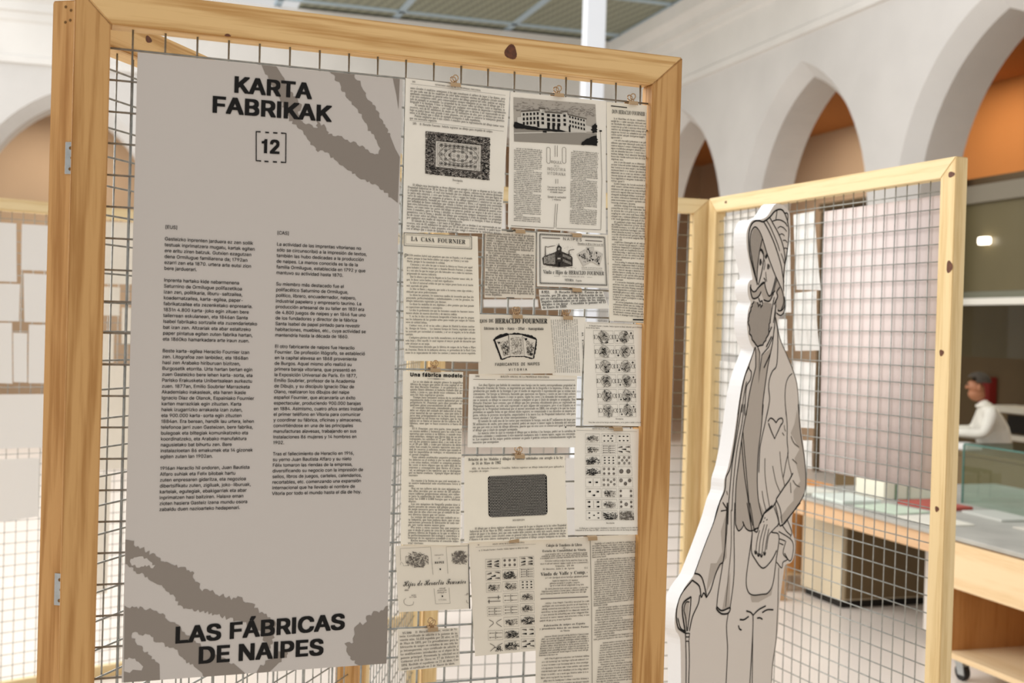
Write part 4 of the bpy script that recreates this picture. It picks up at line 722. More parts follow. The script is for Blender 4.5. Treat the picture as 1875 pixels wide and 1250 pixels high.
def text_quads(font, s, dil=(0, 0), snap=None, track=0.0, word=0.26):
    x = 0; out = []
    for ch in s:
        if ch == ' ': x += word; continue
        q, adv = glyph(font, ch, dil, snap)
        if len(q): out.append(q+np.array([x, 0]))
        x += adv+track
    return (np.concatenate(out) if out else np.zeros((0, 4, 2))), x
def strokes(pts, w, taper=False):
    "polyline of given width as quads"
    P = np.array(pts, float)
    d = np.diff(P, axis=0); L = np.linalg.norm(d, axis=1); keep = np.r_[True, L > 1e-9]
    P = P[keep]
    if len(P) < 2: return np.zeros((0, 4, 2))
    d = np.diff(P, axis=0); d /= np.linalg.norm(d, axis=1)[:, None]
    nrm = np.stack([-d[:, 1], d[:, 0]], 1)
    vn = np.zeros_like(P); vn[:-1] += nrm; vn[1:] += nrm
    ln = np.linalg.norm(vn, axis=1)[:, None]; vn /= np.maximum(ln, 1e-6)
    ww = np.full(len(P), w/2)
    if taper:
        t = np.linspace(0, 1, len(P)); ww = w/2*np.clip(np.minimum(t, 1-t)*5+0.35, 0, 1)
    A = P+vn*ww[:, None]; B = P-vn*ww[:, None]
    return np.stack([B[:-1], B[1:], A[1:], A[:-1]], 1)
def smooth(pts, k=4):
    "Catmull-Rom through the points"
    P = [np.array(p, float) for p in pts]
    if len(P) < 3: return pts
    out = []
    Q = [2*P[0]-P[1]]+P+[2*P[-1]-P[-2]]
    for i in range(1, len(Q)-2):
        p0, p1, p2, p3 = Q[i-1:i+3]
        for j in range(k):
            t = j/k
            out.append(0.5*(2*p1+(p2-p0)*t+(2*p0-5*p1+4*p2-p3)*t*t+(3*p1-p0-3*p2+p3)*t**3))
    out.append(P[-1])
    return out
INKS = {}
def ink(name, rgb, rough=0.7):
    INKS[name] = mat('ink_'+name, rgb, rough, spec=0.2)
ink('black', (24, 22, 20)); ink('soft', (100, 93, 84)); ink('grey', (118, 110, 102)); ink('pale', (176, 168, 156))
ink('warm', (142, 132, 122)); ink('field', (200, 192, 184)); ink('light', (205, 198, 186)); ink('vest', (184, 173, 161)); ink('white', (240, 238, 232))
ink('blob', (26, 24, 22)); ink('mass', (66, 60, 54))
LAYER = {'blob': 2, 'mass': 3, 'field': 2, 'warm': 1, 'pale': 1, 'light': 1, 'white': 3, 'grey': 4, 'vest': 1, 'soft': 5, 'black': 6}
Z3 = np.array([0, 0, 1.0])
class Sheet:
    def __init__(self, O, U, N, step=0.00025):
        self.O, self.U, self.N = (np.array(v, float) for v in (O, U, N))
        self.L = {}; self.bend = None; self.step = step; self.lift = 0.0003
    def uv(self, p):
        d = ray(p[0], p[1])
        q = CAM + d*(np.dot(self.O-CAM, self.N)/np.dot(d, self.N)) - self.O
        return np.array([np.dot(q, self.U), q[2]])
    def P(self, pts): return [self.uv(p) for p in pts]
    def pts3(self, uv, off):
        uv = np.asarray(uv)
        o = np.zeros(len(uv)) + off + (self.bend(uv) if self.bend else 0)
        return self.O + uv[:, :1]*self.U + uv[:, 1:]*Z3 + o[:, None]*self.N
    def add(self, layer, q):
        if len(q): self.L.setdefault(layer, []).append(np.asarray(q))
    def fill(self, layer, px, raw=False):
        pts = px if raw else self.P(px)
        self.add(layer, trap([[tuple(p) for p in pts]], maxstep=0.012))
    def line(self, layer, px, w, sm=False, raw=False, taper=False):
        pts = px if raw else self.P(px)
        if sm: pts = smooth(pts)
        self.add(layer, strokes(pts, w, taper))
    def quadmap(self, q):
        "bilinear map of the unit square onto 4 pixel corners TL TR BR BL"
        c = self.P(q)
        return lambda s, t: (c[0]*(1-s)+c[1]*s)*(1-t)+(c[3]*(1-s)+c[2]*s)*t
    def text(self, layer, font, s, p0, p1, cap_px, dil=(0, 0), snap=None, track=0.0, word=0.26, su=None, raw=False):
        A = np.array(p0) if raw else self.uv(p0)
        if raw: sv = cap_px/cap_h(font)
        else: sv = (self.uv((p0[0], p0[1]-cap_px))[1]-A[1])/(cap_h(font)+2*dil[1])
        q, w = text_quads(font, s, dil, snap, track, word)
        if p1 is not None:
            B = np.array(p1) if raw else self.uv(p1)
            d = B-A
            if su is None: ex = d/max(w, 1e-6)
            else: ex = d/np.linalg.norm(d)*su
        else: ex = np.array([su or sv, 0])
        if len(q) == 0: return
        self.add(layer, A + q[..., :1]*ex + q[..., 1:]*np.array([0, sv]))
    def para(self, layer, font, lines, TL, TR, BL, BR, cap_px, snap=0.09, fit=True, dil=(0, 0)):
        "lines of type: first baseline TL-TR, last baseline BL-BR; '>' indents, trailing '|' is a short line, '' leaves a gap, '^' centres"
        a, b, c, d = self.P((TL, TR, BL, BR)); n = len(lines)
        cap = (self.uv((TL[0], TL[1]-cap_px))[1]-a[1])
        ws = [text_quads(font, l.strip('>|^'), dil, snap)[1] for l in lines if l and '|' not in l and '^' not in l]
        full = np.linalg.norm(b-a)
        su0 = full/(np.median(ws) if ws else 30)
        for i, l in enumerate(lines):
            t = i/max(1, n-1)
            A = a*(1-t)+c*t; B = b*(1-t)+d*t
            body = l.strip('>|^')
            if not body: continue
            e = (B-A)
            if l.startswith('>'): A = A+e*0.05
            w = text_quads(font, body, dil, snap)[1]
            if '^' in l:
                m = (A+B)/2; h = e/np.linalg.norm(e)*w*su0/2
                A, B = m-h, m+h
            elif l.endswith('|') or not fit: B = A+e/np.linalg.norm(e)*w*su0
            self.text(layer, font, body, A, B, cap, dil=dil, snap=snap, raw=True)
    def marks(self, layer, n, TL, TR, BL, BR, cap_px, seed, ind=6):
        "illegible small print: rows of letter stems grouped in words"
        r = random.Random(seed)
        a, b, c, d = self.P((TL, TR, BL, BR))
        cap = (self.uv((TL[0], TL[1]-cap_px))[1]-a[1])
        xh = cap*0.68; Q = []
        for i in range(n):
            t = i/max(1, n-1); A = a*(1-t)+c*t; B = b*(1-t)+d*t
            L = np.linalg.norm(B-A); e = (B-A)/L
            x = cap*1.6 if i % ind == 0 else 0.0
            end = L*(r.uniform(0.3, 0.8) if i % ind == ind-1 else 1.0)
            while x < end:
                for k in range(r.randint(1, 9)):
                    if x > end: break
                    w = xh*r.choice((0.5, 0.7, 0.8, 1.0))
                    h = cap if r.random() < 0.25 else xh
                    lo = -cap*0.3 if r.random() < 0.08 else 0
                    st = xh*0.24
                    for xx in ((x, x+w*0.6) if w > xh*0.6 else (x,)):
                        Q.append([A+e*xx+(0, lo), A+e*(xx+st)+(0, lo), A+e*(xx+st)+(0, h if xx == x else xh), A+e*xx+(0, h if xx == x else xh)])
                    if r.random() < 0.7 and w > xh*0.6:
                        y = r.choice((0.0, xh*0.8, xh*0.4))
                        Q.append([A+e*x+(0, y), A+e*(x+w*0.8)+(0, y), A+e*(x+w*0.8)+(0, y+xh*0.2), A+e*x+(0, y+xh*0.2)])
                    x += w+xh*0.12
                x += xh*0.6
        self.add(layer, np.array(Q))
    def frame(self, layer, q, w):
        self.line(layer, list(q)+[q[0], q[1]], w)
    def disc(self, layer, c, r, raw=False, squash=1.0, n=14):
        c = np.array(c) if raw else self.uv(c)
        self.add(layer, trap([[(c[0]+r*squash*math.cos(2*math.pi*k/n), c[1]+r*math.sin(2*math.pi*k/n)) for k in range(n)]]))
    def ring(self, layer, c, r, w, squash=1.0, n=20):
        self.line(layer, [(c[0]+r*squash*math.cos(2*math.pi*k/n), c[1]+r*math.sin(2*math.pi*k/n)) for k in range(n+1)], w, raw=True)
    def scribble(self, layer, f, n, w, seed, s0=0, s1=1, t0=0, t1=1, ell=True, ln=0.16, absl=False):
        "engraved texture: short curved strokes inside the mapped square"
        r = random.Random(seed)
        for _ in range(n):
            while True:
                s, t = r.random(), r.random()
                if not ell or (s-.5)**2+(t-.5)**2 < .25: break
            a = r.choice((0.4, 1.0, 2.2, 2.8))+r.uniform(-.3, .3); l = ln*r.uniform(.5, 1.3); k = r.uniform(-1.5, 1.5)
            pts = []
            for j in range(4):
                s += l/3*math.cos(a)/((s1-s0) if absl else 1); t += l/3*math.sin(a)/((t1-t0) if absl else 1); a += k/3
                pts.append(f(s0+(s1-s0)*min(max(s, 0), 1), t0+(t1-t0)*min(max(t, 0), 1)))
            self.add(layer, strokes(pts, w*r.uniform(.6, 1.4)))
    def finish(self, root, name='printed_text'):
        for k in sorted(self.L, key=lambda k: LAYER[k]):
            q = np.concatenate(self.L[k]).reshape(-1, 2)
            off = np.concatenate([np.full(len(a)*4, self.lift+self.step*LAYER[k]+(i % 16)*self.step*0.04) for i, a in enumerate(self.L[k])])
            v = self.pts3(q, off)
            n = len(v)//4
            me = bpy.data.meshes.new(name)
            me.vertices.add(len(v)); me.vertices.foreach_set('co', v.ravel())
            me.loops.add(len(v)); me.loops.foreach_set('vertex_index', np.arange(len(v)))
            me.polygons.add(n); me.polygons.foreach_set('loop_start', np.arange(0, len(v), 4))
            me.update(calc_edges=True)
            nm = {'black': 'printed_text', 'soft': 'printed_lines', 'grey': 'printed_tone', 'warm': 'printed_shape', 'vest': 'printed_shape'}.get(k, 'printed_tint')
            o = link(nm, me, INKS[k], root)
            o['kind'] = 'stuff'
AX, AN = (1, 0, 0), (0, -1, 0)

# ------------------------------------------------------------------ the grey poster
POSTER = mat('poster_grey', (200, 192, 184), 0.62, spec=0.25)
PS = Sheet((0, -0.0075, 0), AX, AN, 0.00012)
pc4 = PS.P([(247, 97), (733, 143), (712, 1215), (228, 1248)])
ul, ur = (pc4[0][0]+pc4[3][0])/2, (pc4[1][0]+pc4[2][0])/2
zt, zb = (pc4[0][1]+pc4[1][1])/2, (pc4[2][1]+pc4[3][1])/2
poster = from_bm('poster', box_bm(ul, ur, -0.0075, -0.0042, zb, zt, 0.0003), POSTER)
tag(poster, 'large light grey board headed KARTA FABRIKAK with two text columns on front mesh screen', 'poster')
def zz(ox, oy, s, pts): return [(ox+x/s, oy+y/s) for x, y in pts]
def jag(pts, amp, seed, step=7.0, clip=None):
    r = random.Random(seed); out = []
    n = len(pts)
    for i in range(n):
        a, b = np.array(pts[i]), np.array(pts[(i+1) % n])
        L = np.linalg.norm(b-a); k = max(1, int(L/step)); d = (b-a)/max(L, 1e-6); nn = np.array([-d[1], d[0]])
        edge = clip and clip(a) and clip(b)
        for j in range(k):
            p = a+(b-a)*j/k
            out.append(tuple(p) if edge else tuple(p+nn*r.uniform(-amp, amp)+d*r.uniform(-step*.25, step*.25)))
    return out
s1 = zz(220, 80, 3.571, [(920, 128), (950, 200), (975, 245), (1000, 300), (1040, 345), (1060, 400), (1085, 450), (1110, 500), (1180, 560), (1230, 620), (1280, 700), (1350, 712), (1410, 765), (1500, 835),
    (1590, 890), (1690, 935), (1770, 1005), (1815, 1040), (1828, 740), (1800, 690), (1760, 590), (1720, 520), (1680, 430), (1640, 370), (1610, 350), (1570, 260), (1520, 187), (1365, 172), (1425, 255), (1440, 285),
    (1510, 380), (1550, 430), (1600, 510), (1610, 545), (1660, 610), (1700, 700), (1690, 730), (1640, 715), (1580, 670), (1510, 640), (1450, 605), (1365, 590), (1330, 535), (1280, 508), (1295, 545), (1240, 535), (1185, 510), (1170, 450), (1185, 405), (1130, 330), (1080, 270), (1060, 210), (1015, 138)])
s2 = zz(220, 80, 3.571, [(1780, 213), (1828, 218), (1820, 430), (1805, 330), (1790, 260)])
s3 = zz(200, 900, 3.472, [(103, 315), (140, 310), (185, 350), (230, 370), (330, 435), (440, 480), (530, 505), (550, 570), (590, 620), (640, 625), (720, 660), (790, 680), (830, 675), (910, 710), (960, 760), (1020, 800), (1050, 830), (1040, 940), (1020, 1000),
    (975, 940), (940, 860), (830, 825), (720, 795), (600, 760), (500, 745), (430, 705), (390, 650), (350, 600), (300, 570), (180, 515), (130, 470), (103, 460)])
s3h = zz(200, 900, 3.472, [(135, 425), (170, 408), (215, 410), (260, 440), (290, 470), (265, 480), (225, 460), (190, 475), (150, 465)])
s4 = zz(200, 900, 3.472, [(97, 722), (160, 735), (260, 745), (330, 770), (400, 830), (470, 880), (520, 940), (600, 980), (700, 1040), (790, 1090), (860, 1150), (865, 1166), (600, 1186), (590, 1150), (540, 1110), (460, 1060), (440, 1020), (370, 980), (300, 950), (240, 910), (165, 895), (142, 915), (190, 980), (250, 1030), (320, 1110), (322, 1205), (92, 1217)])
s4h = zz(200, 900, 3.472, [(97, 1062), (150, 1055), (185, 1080), (215, 1110), (205, 1135), (150, 1130), (130, 1150), (94, 1140)])
s4k = zz(200, 900, 3.472, [(322, 1165), (340, 1130), (420, 1090), (520, 1110), (600, 1140), (590, 1160), (480, 1165), (430, 1180), (330, 1200)])
s6 = zz(200, 900, 3.472, [(930, 1160), (960, 1105), (1035, 1060), (1090, 1010), (1132, 1000), (1125, 1050), (1080, 1085), (1040, 1125), (1010, 1152)])
s5 = zz(200, 900, 3.472, [(1786, 715), (1740, 755), (1650, 780), (1620, 830), (1570, 850), (1565, 890), (1550, 950), (1500, 965), (1500, 1000), (1530, 1050), (1560, 1090), (1600, 1110), (1775, 1096)])
onedge = lambda p: p[0] > 708 or p[0] < 233 or (p[1] < 146 and p[0] > 470) or p[1] > 1208
for i, (lay, sh, am) in enumerate((('warm', s1, 1.6), ('warm', s2, 1.2), ('warm', s3, 2.2), ('field', s3h, 1.8), ('warm', s4, 2.0), ('field', s4h, 1.8), ('warm', s6, 1.8), ('warm', s5, 2.2))):
    pts = PS.P(jag(sh, am*1.8, 30+i, 3.6, onedge))
    pts = [(min(max(u, ul), ur), min(max(v, zb), zt)) for u, v in pts]
    PS.fill(lay, pts, raw=True)
BIG = (0.031, 0.021)
PS.text('black', 'inter', 'KARTA', (427, 168.5), (570.5, 181), 30.5, dil=BIG, track=-0.052)
PS.text('black', 'inter', 'FABRIKAK', (387, 205), (606.5, 222.5), 31, dil=BIG, track=-0.052)
PS.text('black', 'inter', '12', (477.5, 279), (514, 281.5), 26, dil=(0.030, 0.022), track=-0.04)
PS.text('black', 'inter', 'LAS FÁBRICAS', (319, 1177), (632, 1150.5), 31, dil=BIG, track=-0.052, word=0.2)
PS.text('black', 'inter', 'DE NAIPES', (361.5, 1214), (593, 1197.5), 31.5, dil=BIG, track=-0.052, word=0.2)
LW = 0.0023
PS.line('black', [(477, 241.5), (469, 241), (469, 294), (478, 294.8)], LW)
PS.line('black', [(514.5, 243.8), (523.5, 244.4), (523, 297.5), (514, 297)], LW)
for x0, x1, y in ((485.5, 492.5, 242.4), (500, 508, 243.2), (484, 491.5, 295.4), (499.5, 507, 296.2)):
    PS.line('black', [(x0, y), (x1, y+0.5)], LW)
EUS = """[EUS]

Gasteizko inprenten jarduera ez zen soilik
testuak inprimatzera mugatu, kartak egiten
ere aritu ziren batzuk. Gutxien ezagutzen
dena Ormilugue familiarena da; 1792an
ezarri zen eta 1870. urtera arte eutsi zion
bere jarduerari.

Inprenta hartako kide nabarmenena
Saturnino de Ormilugue polifazetikoa
izan zen, politikaria, liburu-saltzailea,
koadernatzailea, karta-egilea, paper-
fabrikatzailea eta zezenketako enpresaria.
1831n 4.800 karta-joko egin zituen bere
tailerrean eskulanean, eta 1846an Santa
Isabel fabrikako sortzaile eta zuzendarietako
bat izan zen. Altzariak eta abar estaltzeko
paper pintatua egiten zuten fabrika hartan,
eta 1860ko hamarkadara arte iraun zuen.

Beste karta-egilea Heraclio Fournier izan
zen. Litografoa zen lanbidez, eta 1868an
hasi zen Arabako hiriburuan bizitzen,
Burgosetik etorrita. Urte hartan bertan egin
zuen Gasteizko bere lehen karta-sorta, eta
Parisko Erakusketa Unibertsalean aurkeztu
zuen. 1877an, Emilio Soubrier Marrazketa
Akademiako irakasleak, eta haren ikasle
Ignacio Díaz de Olanok, Espainiako Fournier
karten marrazkiak egin zituzten. Karta
haiek izugarrizko arrakasta izan zuten,
eta 900.000 karta-sorta egin zituzten
1884an. Era berean, handik lau urtera, lehen
telefonoa jarri zuen Gasteizen, bere fabrika,
bulegoak eta biltegiak komunikatzeko eta
koordinatzeko, eta Arabako manufaktura
nagusietako bat bihurtu zen. Bere
instalazioetan 86 emakumek eta 14 gizonek
egiten zuten lan 1902an.

1916an Heraclio hil ondoren, Juan Bautista
Alfaro suhiak eta Felix bilobak hartu
zuten enpresaren gidaritza, eta negozioa
dibertsifikatu zuten, zigiluak, joko-liburuak,
kartelak, egutegiak, ebakigarriak eta abar
inprimatzen hasi baitziren. Halaxe eman
zioten hasiera Gasteiz izena mundu osora
zabaldu duen nazioarteko hedapenari.""".split('\n')
CAS = """[CAS]

La actividad de las imprentas vitorianas no
sólo se circunscribió a la impresión de textos,
también las hubo dedicadas a la producción
de naipes. La menos conocida es la de la
familia Ormilugue, establecida en 1792 y que
mantuvo su actividad hasta 1870.

Su miembro más destacado fue el
polifacético Saturnino de Ormilugue,
político, librero, encuadernador, naipero,
industrial papelero y empresario taurino. La
producción artesanal de su taller en 1831 era
de 4.800 juegos de naipes y en 1846 fue uno
de los fundadores y director de la fábrica
Santa Isabel de papel pintado para revestir
habitaciones, muebles, etc., cuya actividad se
mantendría hasta la década de 1860.

El otro fabricante de naipes fue Heraclio
Fournier. De profesión litógrafo, se estableció
en la capital alavesa en 1868 proveniente
de Burgos. Aquel mismo año realizó su
primera baraja vitoriana, que presentó en
la Exposición Universal de París. En 1877,
Emilio Soubrier, profesor de la Academia
de Dibujo, y su discípulo Ignacio Díaz de
Olano, realizaron los dibujos del naipe
español Fournier, que alcanzaría un éxito
espectacular, produciendo 900.000 barajas
en 1884. Asimismo, cuatro años antes instaló
el primer teléfono en Vitoria para comunicar
y coordinar su fábrica, oficinas y almacenes,
convirtiéndose en una de las principales
manufacturas alavesas, trabajando en sus
instalaciones 86 mujeres y 14 hombres en
1902.

Tras el fallecimiento de Heraclio en 1916,
su yerno Juan Bautista Alfaro y su nieto
Félix tomaron las riendas de la empresa,
diversificando su negocio con la impresión de
sellos, libros de juegos, carteles, calendarios,
recortables, etc. comenzando una expansión
internacional que ha llevado el nombre de
Vitoria por todo el mundo hasta el día de hoy.""".split('\n')
def column(lines, p0, p1, ref, ref_px0, ref_px1):
    A, B = PS.uv(p0), PS.uv(p1)
    w = text_quads('inter', ref, (0.010, 0.006), 0.02, -0.020, 0.2)[1]
    su = np.linalg.norm(PS.uv(ref_px1)-PS.uv(ref_px0))/w
    cap = su*cap_h('inter')*1.03
    for i, l in enumerate(lines):
        t = i/(len(lines)-1); P = A*(1-t)+B*t
        if l: PS.text('black', 'inter', l, P, P+np.array([1, 0]), cap, dil=(0.010, 0.006), snap=0.02, su=su, track=-0.020, word=0.2, raw=True)
column(EUS, (302, 418.3), (291.3, 935.2), 'Isabel fabrikako sortzaile eta zuzendarietako', (297.6, 595), (470, 596))
column(CAS, (507, 428.8), (497.8, 906), 'habitaciones, muebles, etc., cuya actividad se', (502.8, 605), (669, 606))
PS.finish(poster)
# ------------------------------------------------------------------ old pages clipped to the front screen
PAPER = [mat('aged_paper_%s' % n, c, 0.8, noise=0.03, scale=14, spec=0.2) for n, c in
         (('cream', (240, 231, 212)), ('ivory', (241, 234, 220)), ('tan', (228, 218, 200)))]
def page(name, label, cat, q, y0, pm, curl=0.004, side=0.0, group='old pages clipped to the front screen'):
    S = Sheet((0, y0, 0), AX, AN)
    c = S.P(q)
    zt = max(c[0][1], c[1][1]); h = zt-min(c[2][1], c[3][1]); um = (c[0][0]+c[1][0])/2; w = abs(c[1][0]-c[0][0])
    def bend(uv):
        uv = np.asarray(uv)
        s = np.clip((zt-uv[:, 1])/h, 0, 1.2); x = (uv[:, 0]-um)/w
        return curl*s*s + side*(x+0.5)*s
    S.bend = bend
    nx, ny = 8, 14
    V = []; Fc = []
    for j in range(ny+1):
        for i in range(nx+1):
            s, t = i/nx, j/ny
            V.append((c[0]*(1-s)+c[1]*s)*(1-t)+(c[3]*(1-s)+c[2]*s)*t)
    for j in range(ny):
        for i in range(nx):
            a = j*(nx+1)+i; Fc.append((a, a+nx+1, a+nx+2, a+1))
    P3 = S.pts3(np.array(V), 0.0)
    me = bpy.data.meshes.new(name); me.from_pydata([tuple(p) for p in P3], [], Fc)
    for p in me.polygons: p.use_smooth = True
    o = link(name, me, PAPER[pm])
    tag(o, label, cat, group)
    S.root = o; S.q = q
    return S
SN = 0.05
# 1 --- gazette page with the ornamental card back
S = page('gazette_page', 'cream gazette page with ornate carpet-like card back, top left beside poster', 'newspaper page', [(742.7, 142.7), (933.3, 166.7), (917, 428), (736.5, 425)], -0.0056, 1, 0.003)
S.para('soft', 'serif', ['MINISTERIO OFICIAL DE LA PROPIEDAD INDUSTRIAL'], (796, 156.5), (880, 167.3), (796, 157), (880, 168), 3)
S.text('soft', 'serif', '189', (754, 151), (760, 151.8), 3)
S.line('soft', [(751.5, 153.5), (925, 174.8)], 0.0004)
S.para('soft', 'serif', """unos círculos ó cuadritos semejantes á los que constituyen el tablero de jugar á las damas, pero
en que cada uno de los cuadritos de color debe contener encima un pequeño círculo central,
quedando constituido en general todas las partes del dibujo general del color, podrán ser negras
ó de otro cualquiera color, pero conservándose siempre semejante en un todo el dibujo que á tí-
tulo de ejemplo se acompaña. La propiedad ha de recaer sobre tal dibujo, tanto se imprima, se
litografíe ó se fototipie, ó bien se obtenga por cualquier otro medio de impresión ó reproducción.|
>El tamaño de los naipes, y por tanto el del dibujo que se destina á ser representado en sus
reversos, será de 61 milímetros de ancho por 95 milímetros de alto, pero se declara que este di-
bujo se podrá hacer más grande ó más pequeño, con tal que se conserve la semejanza genérica
entre sí el dibujo que á título de ejemplo acompaña á cada expediente.|
>Podrán emplearse uno ó más colores ó esmaltes para la representación del dibujo tantas veces
que sea necesario repetirlo.|""".split('\n'), (751, 163), (924.5, 183), (749.5, 218), (922, 238.5), 4.3, SN)
S.line('soft', [(749.5, 220.5), (921.5, 240.5)], 0.0004)
S.text('soft', 'serif', '189.   D. Heraclio Fournier. Solicita registrar un dibujo para respaldo de naipes.', (755, 228), (902, 243), 4)
card = [(779, 240), (897, 252), (895, 330), (778, 318)]
f = S.quadmap(card)
S.fill('grey', card); LAYER['grey'] = 1
for k, (sa, sb, ta, tb, n_) in enumerate(((0, 1, 0, .19, 260), (0, 1, .83, 1, 240), (0, .145, .15, .85, 170), (.865, 1, .15, .85, 170))):
    S.scribble('black', f, n_, 0.0009, 3+k, sa, sb, ta, tb, False, 0.03, True); S.scribble('light', f, n_, 0.0006, 33+k, sa, sb, ta, tb, False, 0.025, True)
inner = [f(.15, .20), f(.86, .20), f(.86, .82), f(.15, .82)]
S.fill('light', inner, raw=True)
S.line('black', inner+[inner[0], inner[1]], 0.0008, raw=True)
g = lambda s, t: f(.15+.71*s, .20+.62*t)
for a in (0.05, 0.09):
    S.line('soft', [g(a, a*1.5), g(1-a, a*1.5), g(1-a, 1-a*1.5), g(a, 1-a*1.5), g(a, a*1.5)], 0.0004, raw=True)
for i in range(9):
    for j in range(5):
        s, t = .13+.0925*i, .16+.17*j
        if (i+j) % 2 == 0 or j in (0, 4):
            S.ring('black', g(s, t), 0.0026, 0.0006); S.disc('black', g(s, t), 0.0012, raw=True, n=8)
        else:
            S.ring('soft', g(s, t), 0.0019, 0.0004)
for k in (0.16, 0.25, 0.34):
    S.line('soft', smooth([g(.5-k*1.3, .5), g(.5-k*.7, .5-k), g(.5+k*.7, .5-k), g(.5+k*1.3, .5), g(.5+k*.7, .5+k), g(.5-k*.7, .5+k), g(.5-k*1.3, .5)]), 0.0007, raw=True)
S.scribble('soft', g, 110, 0.00035, 4, ell=False, ln=0.05)
LAYER['light'] = 3
S.text('soft', 'serif', 'Descripción.', (828, 331.5), (847, 333.5), 4)
S.line('soft', [(835, 336), (840, 336.4)], 0.0004)
S.para('soft', 'serif', """>El dibujo cuya inscripción se desea efectuar con arreglo á lo que se dispone en la Ley sobre
Propiedad Industrial de 16 de Mayo de 1902, que está vigente, consiste en un adorno destinado
á respaldo de los naipes, el cual está formado por dos órdenes de decoración, uno que figura en
la parte más céntrica, y otro que bordea á ésta y ocupa los bordes y partes extremas del re-
verso de cada naipe; se compone el primero, de un dibujo caprichoso y simétrico en sus mita-
des perpendiculares, formado por líneas, grupos de puntos y flores, y el segundo está constituido
por infinidad de líneas onduladas que vienen á formar una especie de granulado ó lo que lla-
man estos fabricantes un nevadillado, entrecruzándose dichas líneas en multitud de puntos; estas
líneas, así como todas las partes del dibujo en general, podrán ser negras ó de uno ó más co-
lores ó esmaltes, pero la forma y detalles se conservarán siempre semejantes en el sentido
geométrico, con la forma y detalles del dibujo que acompaña á título de ejemplo. La propiedad
ha de recaer sobre tal dibujo, tanto se imprima, se litografíe ó se fototipie, ó bien se obtenga
por cualquier otro medio de impresión ó reproducción.|
>El tamaño de los naipes, y por tanto el del dibujo, que se destina á ser representado en sus
reversos, será de 61 milímetros de ancho por 95 de alto, pero como es natural, se podrá hacer
ser algo más grande ó más pequeño, con tal que venga á conservar la semejanza precisa
con el dibujo que á título de ejemplo se acompaña.|""".split('\n'), (746, 339.5), (919, 355), (743, 420), (915, 434), 4.2, SN)
S.finish(S.root)
LAYER['light'] = 4; LAYER['grey'] = 4
# 2 --- the page with the photograph of the factory
S = page('magazine_page', 'ivory magazine page with photograph of a long factory building, top middle', 'newspaper page', [(934.7, 168), (1110, 185), (1107, 428), (928.5, 416)], -0.0062, 1, 0.004, 0.002)
ph = [(940, 178), (1090, 191), (1093, 267), (941, 239)]
f = S.quadmap([(940, 178), (1090, 191), (1093, 267), (941, 259)])
def pfill(lay, pts): S.fill(lay, [f(*p) for p in pts], raw=True)
pfill('pale', [(0, 0), (1, 0), (1, 1), (0, 1)])
for i in range(12): S.scribble('grey', f, 25, 0.0005, 90+i, 0, 1, 0.05*i*0.4, 0.3, False, 0.03)
BL = INKS['light']
def bld(pts, lay='light'): pfill(lay, pts)
# ground and hedges
ink('road', (150, 143, 132)); LAYER['road'] = 2
ink('wall', (206, 200, 188)); LAYER['wall'] = 3
pfill('road', [(0, .68), (1, .72), (1, 1), (0, 1)])
pfill('wall', [(0, .80), (.45, .73), (.9, .70), (.45, .755), (0, .825)])
pfill('wall', [(.085, .31), (.32, .24), (.32, .70), (.085, .66)])
pfill('wall', [(.31, .20), (.37, .20), (.37, .68), (.31, .68)])
pfill('wall', [(.37, .285), (.60, .28), (.60, .69), (.37, .69)])
pfill('wall', [(.575, .235), (.645, .235), (.645, .70), (.575, .70)])
pfill('wall', [(.64, .30), (.87, .375), (.87, .70), (.64, .71)])
pfill('wall', [(.87, .52), (.95, .56), (.95, .67), (.87, .68)])
pfill('wall', [(.04, .45), (.085, .43), (.085, .62), (.04, .62)])
pfill('soft', [(.085, .29), (.31, .235), (.31, .265), (.085, .325)])
pfill('soft', [(.30, .185), (.375, .185), (.375, .22), (.30, .22)])
pfill('soft', [(.37, .265), (.58, .265), (.58, .295), (.37, .295)])
pfill('soft', [(.57, .22), (.65, .22), (.65, .25), (.57, .25)])
pfill('soft', [(.65, .285), (.88, .36), (.88, .385), (.65, .315)])
for row, (za, zb) in enumerate(((.33, .39), (.43, .50), (.53, .60))):
    for i in range(5):
        s = .105+.042*i; dz = -.011*i
        pfill('black', [(s, za+dz+.02), (s+.022, za+dz+.015), (s+.022, zb+dz+.01), (s, zb+dz+.015)])
    for i in range(3):
        s = .395+.062*i
        pfill('black', [(s, za-.01), (s+.035, za-.01), (s+.035, zb-.01), (s, zb-.01)])
    for i in range(6):
        s = .665+.034*i; dz = .012*i
        pfill('black', [(s, za+dz), (s+.018, za+dz+.006), (s+.018, zb+dz-.01), (s, zb+dz-.016)])
    for s in (.327, .593):
        pfill('black', [(s, za-.02), (s+.03, za-.02), (s+.03, zb-.03), (s, zb-.03)])
for s in (.395, .455, .515): pfill('black', [(s, .56), (s+.03, .56), (s+.03, .69), (s, .69)])
pfill('black', [(.275, .50), (.30, .50), (.30, .64), (.275, .64)]); pfill('black', [(.655, .57), (.675, .575), (.675, .71), (.655, .71)])
S.fill('black', [tuple(f(*p)) for p in jag([(0, .56), (.03, .55), (.09, .60), (.3, .66), (.58, .68), (.62, .71), (.5, .72), (0, .70)], .008, 5, .03)], raw=True)
S.fill('black', [tuple(f(*p)) for p in jag([(.79, 1.0), (.85, .88), (.92, .80), (1, .76), (1, 1)], .012, 6, .03)], raw=True)
S.fill('black', [tuple(f(*p)) for p in jag([(.93, .62), (.96, .52), (1, .45), (1, .68), (.94, .70)], .012, 7, .02)], raw=True)
pfill('black', [(.34, .72), (.385, .72), (.385, .76), (.34, .76)])
S.marks('soft', 39, (940.5, 272.5), (991.5, 276.5), (939, 404.5), (987, 407.5), 2.6, 21, 12)
